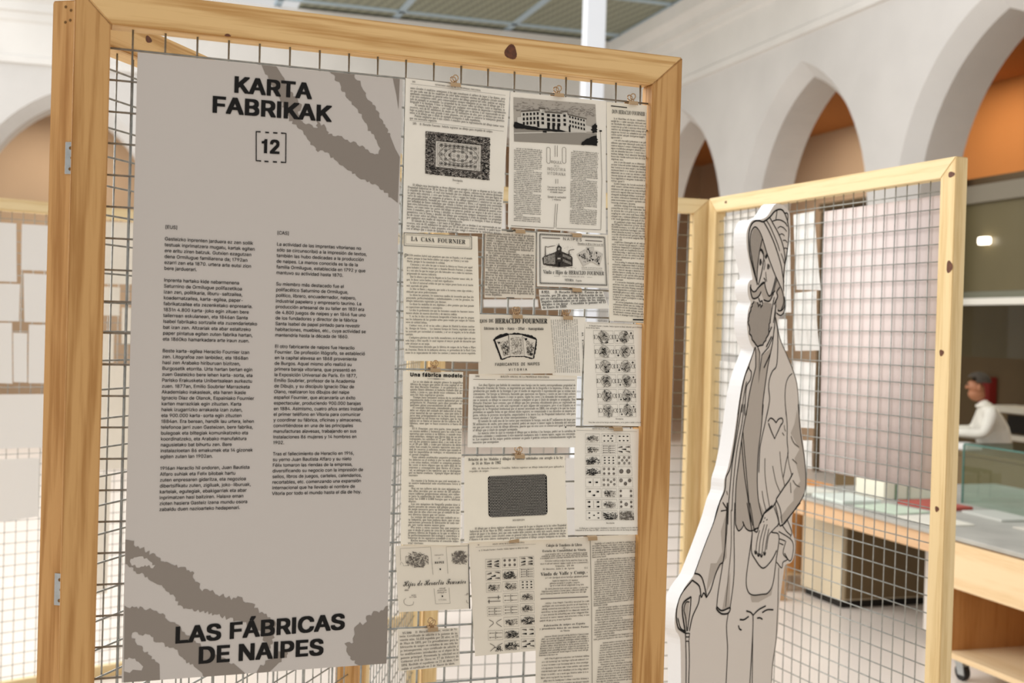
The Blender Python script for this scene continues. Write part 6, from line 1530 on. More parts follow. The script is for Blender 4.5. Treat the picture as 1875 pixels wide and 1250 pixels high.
# 14 --- sheet of twenty-four Spanish cards
S = page('gazette_page', 'cream sheet with twenty-four small Spanish playing cards in three columns, right side', 'newspaper page', [(1052.4, 782.4), (1175.6, 785), (1179.7, 977), (1049.7, 978.5)], -0.0058, 1, 0.006, 0.002)
S.text('soft', 'serif', 'BOLETÍN OFICIAL DE LA PROPIEDAD INDUSTRIAL', (1084, 785.8), (1137, 787), 2.5, snap=SN)
S.line('soft', [(1055, 787.2), (1166, 789.8)], .0004)
def icard(q, kind, sd):
    fc = S.quadmap(q); S.frame('soft', q, .0004)
    if kind == 'fig':
        S.scribble('soft', fc, 55, .0005, sd, .1, .9, .12, .88, True, .2); S.scribble('black', fc, 26, .001, sd+1, .15, .6, .2, .8, True, .18); S.disc('black', fc(.2, .5), .0014, raw=True, n=8)
        for k in range(3): S.line('soft', [fc(.5, .35+.15*k), fc(.75, .3+.18*k), fc(.92, .28+.2*k)], .0005, sm=True, raw=True)
    elif kind == 'lion':
        S.scribble('black', fc, 90, .0008, sd, .05, .97, .08, .92, True, .2)
    elif kind == 'sun':
        S.scribble('soft', fc, 170, .0007, sd, .02, .98, .04, .96, False, .2); S.disc('light', fc(.62, .45), .0036, raw=True)
    elif kind.startswith('cup'):
        n = int(kind[3:]); P = {2: [(.27, .5), (.72, .5)], 3: [(.25, .32), (.52, .72), (.78, .32)], 4: [(.2, .25), (.2, .75), (.78, .25), (.78, .75)], 5: [(.2, .25), (.2, .78), (.5, .5), (.78, .25), (.78, .78)], 6: [(.2, .27), (.5, .27), (.8, .27), (.2, .74), (.5, .74), (.8, .74)], 7: [(.18, .22), (.45, .22), (.75, .22), (.65, .5), (.18, .78), (.45, .78), (.75, .78)], 9: [(.2, .2), (.5, .2), (.8, .2), (.2, .5), (.5, .5), (.8, .5), (.2, .8), (.5, .8), (.8, .8)]}[n]
        for p in P:
            c = np.array(fc(*p)); r_ = .0030 if n < 5 else .0021
            S.fill('black', [c+r_*np.array(v) for v in ((-1.2, .6), (-.8, .1), (-.8, -.1), (-1.2, -.6), (-.6, -.2), (0, -.55), (.7, -.5), (1.0, 0), (.7, .5), (0, .55), (-.6, .2))], raw=True)
            S.disc('light', c+np.array([.3*r_, 0]), r_*.3, raw=True, n=8)
        if n in (2, 4): S.line('soft', [fc(.5, .1), fc(.5, .9)], .0006, raw=True)
    elif kind.startswith('coin'):
        n = int(kind[4:]); P = {2: [(.25, .5), (.75, .5)], 3: [(.2, .3), (.5, .65), (.8, .3)], 4: [(.15, .25), (.15, .78), (.85, .25), (.85, .78)], 5: [(.15, .25), (.15, .75), (.5, .5), (.85, .25), (.85, .75)], 6: [(.17, .25), (.5, .25), (.83, .25), (.17, .75), (.5, .75), (.83, .75)], 7: [(.15, .25), (.43, .25), (.85, .22), (.63, .45), (.15, .78), (.43, .78), (.85, .72)], 8: [(.12, .2), (.5, .2), (.85, .2), (.35, .5), (.68, .5), (.12, .8), (.5, .8), (.85, .8)]}[n]
        for i, p in enumerate(P):
            c = fc(*p); big = n < 4 or (n == 5 and i == 2); r_ = .0042 if n == 2 else (.0034 if big else .0023)
            S.disc('grey', c, r_, raw=True)
            S.ring('soft', c, r_*.75, .0005); S.ring('light', c, r_*.45, .0004)
    elif kind.startswith('sword'):
        n = int(kind[5:])
        for k in range(n):
            t = (k+.6)/(n+.2)
            for s0, s1 in ((.08, .45), (.55, .94)):
                S.line('soft', [fc(s0, t), fc(s1, t)], .0008, raw=True); S.line('black', [fc(s0+.04, t-.07), fc(s0+.04, t+.07)], .0008, raw=True)
        S.line('black', [fc(.5, .12), fc(.5, .88)], .0009, raw=True)
    elif kind.startswith('club'):
        n = int(kind[4:]); P = {3: [(.25, .3), (.25, .7), (.75, .3), (.75, .7)], 5: [(.22, .22), (.22, .78), (.78, .22), (.5, .5), (.78, .78)], 7: [(.25, .2), (.25, .5), (.25, .8), (.75, .2), (.75, .5), (.75, .8)]}[n]
        for i, p in enumerate(P):
            a = random.Random(sd+i).uniform(-.12, .12)
            S.fill('black' if i % 2 else 'soft', [fc(p[0]-.16, p[1]-.02+a), fc(p[0]+.16, p[1]-.09), fc(p[0]+.18, p[1]+.09), fc(p[0]-.16, p[1]+.03+a)], raw=True)
KIND14 = [['fig', 'cup7', 'cup6'], ['fig', 'sword4', 'club5'], ['lion', 'cup9', 'coin8'], ['lion', 'coin6', 'coin2'], ['cup2', 'coin7', 'coin3'], ['cup3', 'fig', 'coin4'], ['cup4', 'fig', 'coin5'], ['cup5', 'lion', 'sun']]
for i in range(8):
    for j in range(3):
        xl = [(157, 312), (333, 484), (500+2*i, 640+4*i)][j]
        if j == 2: xl = (500+2.2*i, min(640+6*i, 668))
        else: xl = (xl[0]-.5*i, xl[1]+1.2*i)
        y0 = 112+119*i
        icard(zz(1045, 775, 5.952, [(xl[0], y0), (xl[1], y0+1), (xl[1]+3, y0+100), (xl[0], y0+100)]), KIND14[i][j], 140+3*i+j)
S.text('soft', 'serif', 'Descripción', (1107, 957.4), (1122, 957.2), 2.6)
S.para('soft', 'serif', ['>El dibujo que se desea registrar oficialmente á tenor de lo que se dispone en la ley sobre Propiedad', 'Industrial de 16 de Mayo de 1902, consiste en las cuarenta cartas de una baraja de naipes españoles.|'], (1052, 967), (1172, 965.3), (1051, 970.6), (1172, 969.2), 2.7, SN)
S.finish(S.root)
# 15 --- letterhead
S = page('printed_letterhead', 'small tan letterhead with two bouquets and script Hijos de Heraclio Fournier', 'newspaper page', [(723.6, 999), (858.6, 993.5), (859.8, 1113), (729, 1119.5)], -0.0064, 2, 0.004, 0.001)
o15 = lambda *p: zz(720, 990, 9.26, list(p))
S.fill('black', o15((1268, 50), (1278, 50), (1287, 1135), (1270, 1137)))
w = .0005
S.line('soft', o15((120, 330), (115, 128), (630, 98), (668, 565)), w); S.line('soft', o15((920, 545), (893, 98), (1268, 80)), w)
S.line('soft', o15((682, 800), (705, 1055), (950, 1048), (935, 785)), w)
for cx, cy, rx, ry, sd in ((400, 310, 190, 130, 151), (1120, 270, 130, 120, 152)):
    fb = S.quadmap(o15((cx-rx, cy-ry), (cx+rx, cy-ry), (cx+rx, cy+ry), (cx-rx, cy+ry)))
    S.scribble('grey', fb, 150, .0006, sd, ln=.16); S.scribble('soft', fb, 60, .0011, sd+5, ln=.1)
    rr = random.Random(sd)
    for _ in range(9):
        a, b = rr.uniform(.1, .9), rr.uniform(.2, .8); S.disc('soft' if rr.random() < .6 else 'grey', fb(a, b), rr.uniform(.0008, .0022), raw=True, n=9)
for s, x0, x1, y, cp, d in (('FABRICANTES', 697, 850, 250, 2.2, 0), ('DE', 760, 795, 300, 2, 0), ('NAIPES', 700, 862, 382, 4, 1)):
    a, b = o15((x0, y), (x1, y-8)); S.text('black' if d else 'soft', 'inter', s, a, b, cp, dil=(.04, .02) if d else (.01, .01), track=.12)
S.fill('black', o15((778, 462), (800, 460), (803, 488), (781, 490))); S.fill('black', o15((808, 915), (830, 913), (832, 940), (810, 942)))
a, b = o15((160, 765), (1225, 715)); S.text('black', 'script', 'Hijos de Heraclio Fournier', a, b, 10, word=.2)
for n_, tl, tr, bl, br in ((3, (735, 810), (885, 800), (740, 880), (890, 870)), (2, (262, 925), (380, 920), (265, 955), (380, 950)), (2, (1195, 895), (1262, 890), (1200, 915), (1262, 910))):
    S.marks('grey', n_, *o15(tl, tr, bl, br), 2.6, 153+n_)
a, b = o15((755, 1003), (892, 998)); S.text('soft', 'inter', 'VITORIA', a, b, 2.8, track=.12)
S.marks('grey', 1, *o15((135, 845), (250, 838), (135, 845), (250, 838)), 3.4, 159)
S.line('grey', o15((205, 965), (170, 1000), (185, 1060), (245, 1085), (320, 1070), (335, 1020)), .0006, sm=True); S.line('grey', o15((1228, 990), (1232, 1030), (1262, 1045)), .0006, sm=True)
S.line('grey', o15((115, 400), (130, 350), (160, 380), (170, 420), (240, 415)), .0005)
S.finish(S.root)
# 16 --- small clipping at the bottom left
S = page('newspaper_clipping', 'small tan text clipping hanging lowest beside the poster corner', 'newspaper page', [(727.7, 1151), (840, 1148.6), (841, 1216.5), (729, 1227.6)], -0.0058, 2, 0.004, 0.0)
S.text('black', 'serif', '15.500', (736, 1160), (753, 1159.3), 3.6)
S.para('soft', 'serif', ['D. Heraclio Fournier, vecino de Vi-'], (760, 1158.5), (837, 1153), (760, 1158.5), (837, 1153), 4, SN)
S.para('soft', 'serif', """toria. Certificado de adición á la patente de in-
vención núm. 14.418 expedida por 20 años, en 15
de Mayo de 1891, por Un procedimiento para la
fabricación de naipes en cartulina de una sola ho-
ja intransparente, cuyo certificado de adición á
las modificaciones introducidas en el objeto de la
patente principal. Presentada la solicitud en el
Gobierno civil de Álava en 17 de Febrero de
1894. Recibido el expediente en 21 de idem. Con-
cedido el certificado en 2 de Marzo de idem.|""".split('\n'), (731, 1166.3), (838, 1160), (733.5, 1225), (839, 1213.5), 4, SN)
S.finish(S.root)
# 17 --- sheet of swords and clubs cards
S = page('gazette_page', 'tan sheet with faint sword and club playing cards, bottom middle', 'newspaper page', [(858.6, 992.5), (983, 986), (980, 1189), (867.8, 1199.5)], -0.0056, 2, 0.006, 0.0)
o17 = lambda *p: zz(860, 985, 5.815, list(p))
a, b = o17((240, 70), (580, 50)); S.text('soft', 'serif', 'BOLETÍN OFICIAL DE LA PROPIEDAD INDUSTRIAL', a, b, 2.4, snap=SN)
a, b = o17((120, 135), (622, 105)); S.text('soft', 'serif', 'D. Heraclio Fournier y González. Solicita registrar un dibujo de naipes', a, b, 2.7, snap=SN)
S.line('grey', o17((60, 95), (700, 62)), .0003)
S.marks('soft', 1, *o17((70, 140), (102, 138), (70, 140), (102, 138)), 3, 171); S.marks('grey', 1, *o17((62, 78), (95, 76), (62, 78), (95, 76)), 2.6, 172)
KIND17 = [['club7', 'coin6', 'club7'], ['club5', 'lion', 'sword4'], ['fig', 'fig', 'cup9'], ['sword1', 'sword2', 'fig'], ['sword3', 'sword3', 'fig'], ['cross', 'fig', 'lion'], ['sword2', 'lion', 'club3'], ['cross', 'lion', 'club5']]
for i in range(8):
    for j in range(3):
        x0 = (165, 342, 525)[j]+3.4*i*(1-.3*j); x1 = (320, 502, 678)[j]+(3.4-1.6*j)*i; y0 = (220, 207, 192)[j]+(125.5-j*.7)*i
        q = o17((x0, y0+4), (x1, y0-2), (x1+2, y0+98), (x0+2, y0+104)); k = KIND17[i][j]; fc = S.quadmap(q)
        if k == 'cross':
            S.line('soft', [fc(.1, .1), fc(.4, .45), fc(.1, .9)], .001, sm=True, raw=True); S.line('soft', [fc(.95, .1), fc(.6, .45), fc(.95, .9)], .001, sm=True, raw=True)
            if i == 7: S.scribble('black', fc, 20, .001, 177, .4, .9, .2, .9, True, .3)
        elif k == 'sword1':
            for t in (.3, .7): S.line('soft', [fc(.06, t), fc(.94, t)], .0012, raw=True); S.line('black', [fc(.8-.65*(t > .5), t-.2), fc(.8-.65*(t > .5), t+.2)], .0012, raw=True)
        else: icard(q, k, 240+3*i+j)
S.finish(S.root)
# 18 --- double column newspaper sheet
S = page('newspaper_sheet', 'long tan newspaper sheet with two columns headed Colegio de Tenedores de Libros, bottom right', 'newspaper page', [(983, 986), (1172.8, 978), (1152, 1330), (978, 1338)], -0.0050, 2, 0.006, 0.0)
o18 = lambda *p: zz(975, 980, 4.63, list(p))
def t18(s, x0, y0, x1, y1, cp, lay='black', **k):
    a, b = o18((x0, y0), (x1, y1)); S.text(lay, 'serif', s, a, b, cp, **k)
t18('Colegio de Tenedores de Libros', 113, 95, 417, 88, 5)
t18('DEL', 255, 110, 280, 109, 2)
t18('Escuela de Contabilidad de Vitoria', 80, 140, 450, 128, 4)
S.marks('soft', 3, *o18((85, 165), (462, 150), (65, 200), (462, 180)), 3, 181, 4)
S.marks('soft', 2, *o18((85, 222), (462, 212), (65, 246), (465, 232)), 3, 182, 4)
t18('Vitoria, 18 de', 190, 266, 350, 258, 3, 'soft'); t18('El Director, Julio J. de Apraiz', 85, 292, 352, 282, 3, 'soft', snap=SN); t18('15-2', 435, 280, 465, 279, 2.8, 'soft')
t18('Viuda de Valle y Comp.', 66, 342, 450, 322, 6)
t18('a', 455, 316, 464, 315, 2.5, 'soft')
S.marks('soft', 1, *o18((85, 365), (462, 350), (85, 365), (462, 350)), 3, 183)
S.marks('soft', 3, *o18((145, 390), (375, 382), (145, 430), (425, 420)), 3, 184)
S.marks('soft', 3, *o18((85, 458), (466, 444), (65, 500), (450, 480)), 3, 185)
S.line('grey', o18((65, 536), (468, 518)), .0016)
S.marks('soft', 7, *o18((85, 580), (470, 560), (58, 728), (470, 700)), 3.2, 186, 7)
t18('Fabricación de naipes en España', 90, 770, 440, 748, 3.4); t18('y procedencia única de sus demás Puntos', 55, 796, 470, 776, 3.2); t18('en Vitoria', 230, 812, 310, 808, 3)
S.marks('soft', 9, *o18((75, 862), (466, 836), (50, 1020), (465, 990)), 3.2, 187, 9)
S.marks('soft', 18, *o18((75, 1048), (466, 1022), (48, 1500), (464, 1480)), 3.2, 188, 7)
S.marks('soft', 7, *o18((505, 75), (878, 58), (503, 190), (880, 160)), 3.2, 189, 7)
S.marks('soft', 22, *o18((525, 210), (876, 190), (515, 600), (868, 562)), 3, 190, 22)
S.marks('soft', 14, *o18((535, 618), (866, 590), (512, 885), (850, 850)), 3, 191, 6)
S.marks('soft', 30, *o18((570, 915), (850, 885), (505, 1500), (845, 1480)), 3, 192, 9)
S.line('soft', o18((487, 30), (497, 600), (497, 1300)), .0009)
S.line('soft', o18((905, 20), (890, 640), (855, 1250)), .0005)
S.finish(S.root)
# ------------------------------------------------------------------ little ring clips
CLIPPER = Sheet((0, -0.004, 0), AX, AN)
def clip(px, py, label, ring=True, w=0.0185, y=-0.004):
    u, v = CLIPPER.uv((px, py))
    root = thing('ring_clip', label, 'clip', (u, y, v), RND.uniform(-.04, .04), 'ring clips on the front screen')
    bm = bmesh.new()
    prof = [(-0.0095, -0.0036), (-0.0102, -0.0030), (-0.0088, 0.0030), (-0.0040, 0.0046), (0.0060, 0.0046), (0.0110, 0.0030), (0.0118, -0.0036), (0.0112, -0.0036), (0.0100, 0.0024), (0.0056, 0.0038), (-0.0036, 0.0038), (-0.0082, 0.0024)]
    A = [bm.verts.new((-w/2, a, b)) for a, b in prof]; B = [bm.verts.new((w/2, a, b)) for a, b in prof]
    bm.faces.new(A); bm.faces.new(B[::-1])
    for i in range(len(prof)):
        j = (i+1) % len(prof); bm.faces.new((A[i], B[i], B[j], A[j]))
    from_bm('jaw', bm, CLIP, root)
    if ring:
        for yy, tilt, sg in ((-0.0040, -0.0035, -1), (0.0052, 0.003, 1)):
            pts = []
            for k in range(16):
                a = 2*math.pi*k/16
                pts.append((0.0050*math.sin(a), yy+tilt*(0.5+0.5*math.cos(a)), 0.0118+0.0050*math.cos(a)))
            bmr = tube_bm(pts, 0.0010, 8, closed=True)
            tube_bm([(-0.0022, yy, 0.0038), (-0.0026, yy, 0.0075)], 0.0010, 8, bmr); tube_bm([(0.0022, yy, 0.0038), (0.0026, yy, 0.0075)], 0.0010, 8, bmr)
            from_bm('ring_handle', bmr, CLIP, root, smooth=True)
    return root
clip(831.5, 156.5, 'nickel ring clip topmost on the ornate card back page')
clip(1020.5, 175, 'nickel ring clip above the photograph of the factory')
clip(1156, 189.5, 'nickel ring clip at the top of the obituary column')
clip(945, 579.5, 'ring clip above the words HERACLIO FOURNIER on the card')
clip(1037, 581.5, 'ring clip on the sideways hung clipping')
clip(795, 677, 'ring clip above the heading Una fábrica modelo')
clip(949, 834.5, 'ring clip above the halftone card back page')
clip(790, 1150, 'ring clip holding the lowest small clipping beside the poster')
clip(949.5, 424, 'metal clip jaw over the square tan text clipping', ring=False)
clip(1053, 431, 'metal clip jaw on the top edge of the NAIPES advertisement', ring=False)
clip(1053, 531, 'metal clip jaw on the strip starting 8.951', ring=False)
clip(1081.5, 984, 'metal clip jaw over the two column newspaper sheet', ring=False)
clip(938.5, 988, 'metal clip jaw over the swords and clubs sheet', ring=False)
clip(1128, 784.5, 'metal clip jaw over the twenty-four card sheet', ring=False)

# ------------------------------------------------------------------ standing cut-out of a bearded walker
WBOARD = mat('white_foam_board', (250, 250, 250), 0.6)
ang = -YAW+math.radians(50)
UF = (math.cos(ang), math.sin(ang), 0); NF = (math.sin(ang), -math.cos(ang), 0)
cO = at(1360, 620, 3.05)
CF = Sheet((cO[0], cO[1], 0), UF, NF, 0.00018)
H1 = lambda *p: zz(1340, 360, 6.25, p)
H2 = lambda *p: zz(1340, 540, 5.68, p)
H3 = lambda *p: zz(1300, 740, 5.684, p)
H4 = lambda *p: zz(1230, 920, 3.788, p)
outline = [(1421.6, 372.8), (1431, 374.4), (1440, 380.8), (1445.6, 390.4), (1446.9, 408), (1445.6, 432), (1442.4, 459), (1439, 481.6), (1437.3, 504), (1436.2, 528), (1437, 545), (1437.2, 563), (1433, 575), (1427, 581), (1424, 590),
    (1425, 602), (1429, 621), (1438.6, 645.6), (1452.7, 677), (1459.7, 707), (1463, 740), (1467, 784), (1473, 828), (1476.3, 872), (1474, 895), (1465.4, 921), (1452, 938), (1450, 960), (1451, 975), (1455, 990), (1454.8, 1012), (1449, 1029), (1438, 1034), (1434, 1052),
    (1427.5, 1104), (1424, 1157), (1416, 1212), (1412, 1250)]
outl = [(1371, 413), (1378.4, 403), (1392.8, 401.6), (1404, 396), (1412, 384), (1417, 376)]
left = [(1247, 1250), (1246, 1180), (1243, 1163), (1236.5, 1152), (1235.5, 1131), (1240, 1105), (1252, 1078), (1267, 1057), (1272, 1047), (1290.7, 999), (1306.6, 954), (1311, 940), (1317.6, 916), (1324.6, 898), (1326.4, 877), (1333.4, 854), (1340.5, 819), (1346, 785), (1350.6, 751), (1357.6, 707),
    (1366.4, 677), (1376, 652), (1379.6, 638.6), (1373.5, 628), (1369, 610), (1367.8, 589), (1370, 568), (1374.5, 554), (1371.5, 547), (1368.8, 534), (1369.6, 520), (1373.5, 513), (1377.5, 511), (1376, 499), (1370.4, 472), (1367, 448), (1367, 427)]
pr_ = CF.P(outline); pl_ = CF.P(left+outl)
uR, uL = pr_[-1][0], pl_[0][0]
foot = [np.array([uR-0.03, 0.35]), np.array([uR-0.03, 0.02]), np.array([uR+0.03, 0.02]), np.array([uR+0.03, 0.0]), np.array([uL-0.06, 0.0]), np.array([uL-0.06, 0.02]), np.array([uL+0.002, 0.02])]
front = smooth(pr_, 3)+foot+smooth(pl_, 3)
T_B = 0.037
bm = bmesh.new()
def cf3(p, d): return Vector(CF.O+CF.U*p[0]+Z3*p[1]-CF.N*d)
A = [bm.verts.new(cf3(p, 0)) for p in front]; B = [bm.verts.new(cf3(p, T_B)) for p in front]
bm.faces.new(A); bm.faces.new(B[::-1])
n = len(A)
for i in range(n): bm.faces.new((A[i], B[i], B[(i+1) % n], A[(i+1) % n]))
cut = from_bm('standing_figure_cutout', bm, WBOARD)
tag(cut, 'flat cut-out board of a bearded walker with brimmed hat and cane, right of front screen', 'cutout')
# printed face: everything a few millimetres inside the white edge
CF.lift = 0.0002
ink('figure', (218, 208, 197)); LAYER['figure'] = 0
CF.L['figure'] = [trap([[tuple(p) for p in front]], maxstep=0.03)]
V_ = lambda pts: CF.fill('vest', pts)
K = 0.0029
def ln(pts, w=1.0, lay='black', sm=True): CF.line(lay, pts, K*w, sm=sm)
# grey fields
V_(H1((225, 430), (250, 362), (285, 366), (318, 420), (345, 480), (320, 590), (300, 700), (288, 860), (282, 930), (250, 800), (222, 680), (208, 540)))
V_(H1((345, 480), (375, 570), (405, 655), (385, 700), (360, 660), (345, 620), (315, 608)))
V_(H1((210, 1010), (220, 1060), (245, 1085), (275, 1075), (300, 1035), (345, 988), (368, 985), (385, 1060), (415, 1125), (445, 1115), (455, 1140), (420, 1195), (365, 1180), (330, 1090), (300, 1150), (245, 1168), (215, 1120)))
V_(H1((505, 940), (548, 1020), (580, 1100), (590, 1210), (570, 1290), (530, 1300), (500, 1190), (520, 1140), (495, 1080), (480, 1060)))
V_(H2((225, 60), (185, 170), (170, 280), (185, 400), (215, 480), (260, 532), (320, 522), (375, 420), (390, 300), (412, 180), (412, 90), (340, 72), (300, 110), (265, 75)))
V_(H2((470, 30), (540, 20), (545, 100), (515, 160), (480, 165), (455, 100)))
V_(H2((250, 560), (275, 560), (290, 620), (275, 905), (320, 620), (400, 560), (430, 470), (395, 640), (372, 750), (342, 960), (322, 1120), (312, 1250), (148, 1250), (170, 1090), (205, 910), (245, 750)))
V_(H3((392, 0), (552, 0), (530, 250), (502, 480), (490, 700), (490, 860), (505, 1020), (540, 1170), (510, 1290), (500, 1300), (440, 1300), (400, 1230), (262, 1260), (262, 1000), (272, 800), (302, 560), (330, 380), (345, 260)))
V_(H4((440, 0), (610, 0), (640, 70), (605, 150), (585, 185), (540, 195), (510, 175), (490, 130), (490, 165), (460, 195), (440, 150)))
V_(H3((905, 60), (925, 160), (950, 300), (985, 560), (996, 800), (975, 940), (880, 1090), (760, 1250), (745, 1180), (800, 1080), (870, 1000), (870, 900), (940, 800), (880, 560), (930, 470), (840, 300), (880, 200)))
V_(H4((890, 0), (770, 150), (750, 100), (800, 40)))
V_(H4((380, 380), (300, 500), (240, 620), (250, 540), (270, 420), (310, 420), (350, 340), (340, 200), (380, 60)))
V_(H4((405, 480), (400, 735), (350, 740), (375, 600)))
V_(H4((545, 645), (625, 640), (668, 622), (700, 575), (690, 640), (600, 690), (555, 690)))
V_(H4((85, 690), (120, 690), (115, 760), (100, 880), (85, 800)))
# hatching of hat lining and beard
hat_in = CF.P(H1((225, 430), (250, 362), (285, 366), (318, 420), (345, 480), (320, 590), (300, 700), (288, 860), (282, 930), (250, 800), (222, 680), (208, 540)))
beard = CF.P(H2((225, 60), (185, 170), (170, 280), (185, 400), (215, 480), (260, 532), (320, 522), (375, 420), (390, 300), (412, 180), (412, 90), (340, 72), (300, 110), (265, 75)))
def hatch(poly, stepu, w):
    us = [p[0] for p in poly]; u = min(us)+stepu
    while u < max(us):
        zs = []
        for i in range(len(poly)):
            a, b = poly[i-1], poly[i]
            if (a[0]-u)*(b[0]-u) < 0: zs.append(a[1]+(b[1]-a[1])*(u-a[0])/(b[0]-a[0]))
        zs.sort()
        for z0, z1 in zip(zs[::2], zs[1::2]): CF.line('grey', [(u, z0), (u, z1)], w, raw=True)
        u += stepu
hatch(hat_in, 0.0066, 0.0011); hatch(beard, 0.0066, 0.0011)
# hat
ln(H1((290, 1000), (250, 860), (205, 680), (190, 520), (195, 400), (220, 320), (260, 280), (310, 275), (360, 285), (430, 235), (480, 175), (520, 150), (570, 150), (605, 195)), 1.5)
ln(H1((285, 985), (225, 700), (205, 540), (215, 420), (245, 355), (275, 350), (310, 390), (345, 470), (375, 570), (400, 650), (440, 760), (490, 890), (550, 1020), (580, 1100), (590, 1210), (560, 1300)), 1.2)
ln(H1((360, 285), (410, 370), (470, 500), (520, 640), (560, 780), (580, 900), (592, 980)), 1.3)
ln(H1((390, 265), (430, 330), (480, 440), (520, 540), (545, 622)), 1.0)
ln(H1((430, 235), (470, 310), (520, 400), (560, 490), (590, 590), (605, 700), (600, 800)), 1.2)
ln(H1((605, 195), (628, 260), (642, 320), (650, 400), (642, 540), (622, 680), (600, 800), (588, 930), (590, 1080)), 1.3)
ln(H1((603, 190), (628, 188), (640, 220), (632, 300)), 1.2)
ln(H1((515, 150), (510, 200), (500, 258)), 1.0); ln(H1((460, 282), (510, 265), (560, 270), (608, 300), (632, 340)), 1.1)
for p in (((520, 362), (550, 342), (590, 357), (625, 397)), ((540, 437), (570, 425), (600, 447)), ((580, 500), (610, 500), (630, 525)), ((590, 592), (615, 588), (632, 600)), ((560, 650), (580, 700), (595, 760))): ln(H1(*p), .9)
# face
ln(H1((315, 610), (345, 625), (362, 680), (355, 770), (330, 900), (300, 1010)), 1.2); ln(H1((345, 482), (312, 640), (297, 760), (286, 880), (286, 1010)), 1.1)
ln(H1((318, 605), (340, 615), (356, 650)), 2.4); ln(H1((404, 660), (380, 702)), 3.0, sm=False)
ln(H1((370, 720), (375, 780), (362, 840)), .8); ln(H1((385, 860), (390, 930), (396, 972)), .8)
ln(H1((362, 930), (378, 950), (375, 982), (345, 1000), (310, 1032), (290, 1048)), 1.1)
for a, b, w in (((325, 712), (321, 785), 2.6), ((413, 770), (411, 830), 2.4), ((428, 780), (430, 820), 1.0), ((338, 735), (340, 770), .9)): ln(H1(a, b), w, sm=False)
ln(H1((212, 1005), (216, 1050), (240, 1085), (270, 1080), (292, 1050), (342, 990), (370, 985), (382, 1040), (410, 1120), (430, 1137), (450, 1110), (478, 1010), (500, 920)), 1.3)
ln(H1((207, 1030), (217, 1110), (240, 1165), (290, 1152), (318, 1118), (330, 1085)), 1.4); ln(H1((360, 1180), (420, 1197), (452, 1152), (465, 1100), (490, 1080)), 1.4)
ln(H1((545, 1035), (512, 1090), (522, 1140), (500, 1190), (478, 1235)), 1.4); ln(H1((512, 940), (480, 1060), (470, 1130)), 1.1)
# beard edge, bristly
bp_ = jag(H2((225, 60), (185, 170), (170, 280), (185, 400), (215, 480), (260, 532), (320, 522), (375, 420), (390, 300), (412, 180), (415, 70)), 1.1, 40, 3.2)
ln(bp_[:int(len(bp_)*.72)], 1.4, sm=False)
ln(H2((275, 30), (290, 70), (310, 60), (318, 90)), 1.4); ln(H2((265, 75), (275, 120), (292, 90), (300, 130), (315, 100)), 1.6, sm=False)
ln(H2((545, 15), (547, 100), (520, 155), (482, 165), (478, 148)), 1.4); ln(H2((460, 185), (500, 212), (536, 182), (556, 100)), 1.2)
ln(H2((440, 20), (425, 90), (400, 240)), 1.1); ln(H2((455, 60), (450, 140), (430, 290)), 1.1)
# scarf, lapels, coat
ln(H2((450, 225), (475, 400), (466, 715), (420, 790), (390, 870), (380, 960), (390, 1060), (385, 1130), (362, 1250)), 1.1)
ln(H2((455, 110), (442, 330), (430, 420), (380, 540), (310, 622), (296, 720), (275, 908), (288, 600), (268, 545)), 1.1, sm=False)
ln(H2((440, 330), (420, 500), (392, 640), (370, 750), (340, 960), (320, 1120), (312, 1250)), 1.2)
for p in (((412, 330), (368, 430)), ((410, 430), (355, 540)), ((402, 600), (330, 758))): ln(H2(*p), 1.4, sm=False)
ln(H2((242, 540), (246, 620), (246, 752)), 1.1); ln(H2((240, 540), (175, 740), (200, 800), (190, 880), (150, 950), (137, 1100), (130, 1250)), 1.1)
ln(H2((248, 740), (202, 920), (170, 1080), (146, 1250)), 1.1); ln(H2((175, 740), (130, 850), (90, 1050), (62, 1250)), 1.6); ln(H2((150, 900), (122, 1050), (100, 1220)), .9)
ln(H2((625, 815), (590, 850), (562, 920), (550, 1050), (562, 1250)), .9)
ln(H2((455, 240), (500, 455), (560, 600), (640, 800), (680, 960), (700, 1245)), 1.0, 'soft')
ln(H3((300, 50), (260, 350), (210, 650), (165, 760), (150, 900), (80, 1060), (30, 1245)), 1.3)
ln(H3((330, 0), (282, 300), (232, 600), (207, 850), (190, 1050), (182, 1250)), 1.1); ln(H3((352, 0), (330, 200), (282, 450), (252, 700), (236, 900), (226, 1110)), 1.0)
ln(H3((392, 0), (342, 260), (302, 560), (272, 800), (262, 1000), (262, 1250)), 1.1)
ln(H3((326, 380), (352, 700), (380, 900), (410, 1100), (440, 1260)), 1.1); ln(H3((340, 290), (362, 560), (392, 900), (422, 1230)), 1.0)
ln(H3((552, 0), (530, 250), (502, 480), (490, 700), (490, 860), (505, 1020), (540, 1172)), 1.1); ln(H3((612, 0), (570, 200), (530, 380), (515, 480), (505, 710)), 1.1)
for p in (((570, 560), (570, 720), (590, 900), (620, 1080)), ((650, 640), (682, 800), (730, 920)), ((725, 490), (740, 660), (775, 850)), ((540, 900), (555, 1000), (580, 1100)), ((780, 0), (800, 200), (800, 380), (810, 500), (790, 600), (760, 762)), ((805, 500), (820, 620), (850, 742))): ln(H3(*p), .95, 'black' if p[0][0] == 780 else 'soft')
ln(H3((600, 180), (625, 145), (655, 155), (685, 192)), 1.2); ln(H3((685, 192), (710, 155), (745, 145), (757, 180), (740, 212)), 1.2); ln(H3((740, 205), (670, 357), (635, 280), (605, 195)), 1.3, sm=False)
ln(H3((770, 215), (775, 260), (785, 280)), .9, 'soft'); ln(H3((750, 295), (770, 325)), 1.1, 'soft')
ln(H3((915, 0), (940, 300), (980, 560), (995, 800), (970, 950), (880, 1092), (770, 1245)), 1.2)
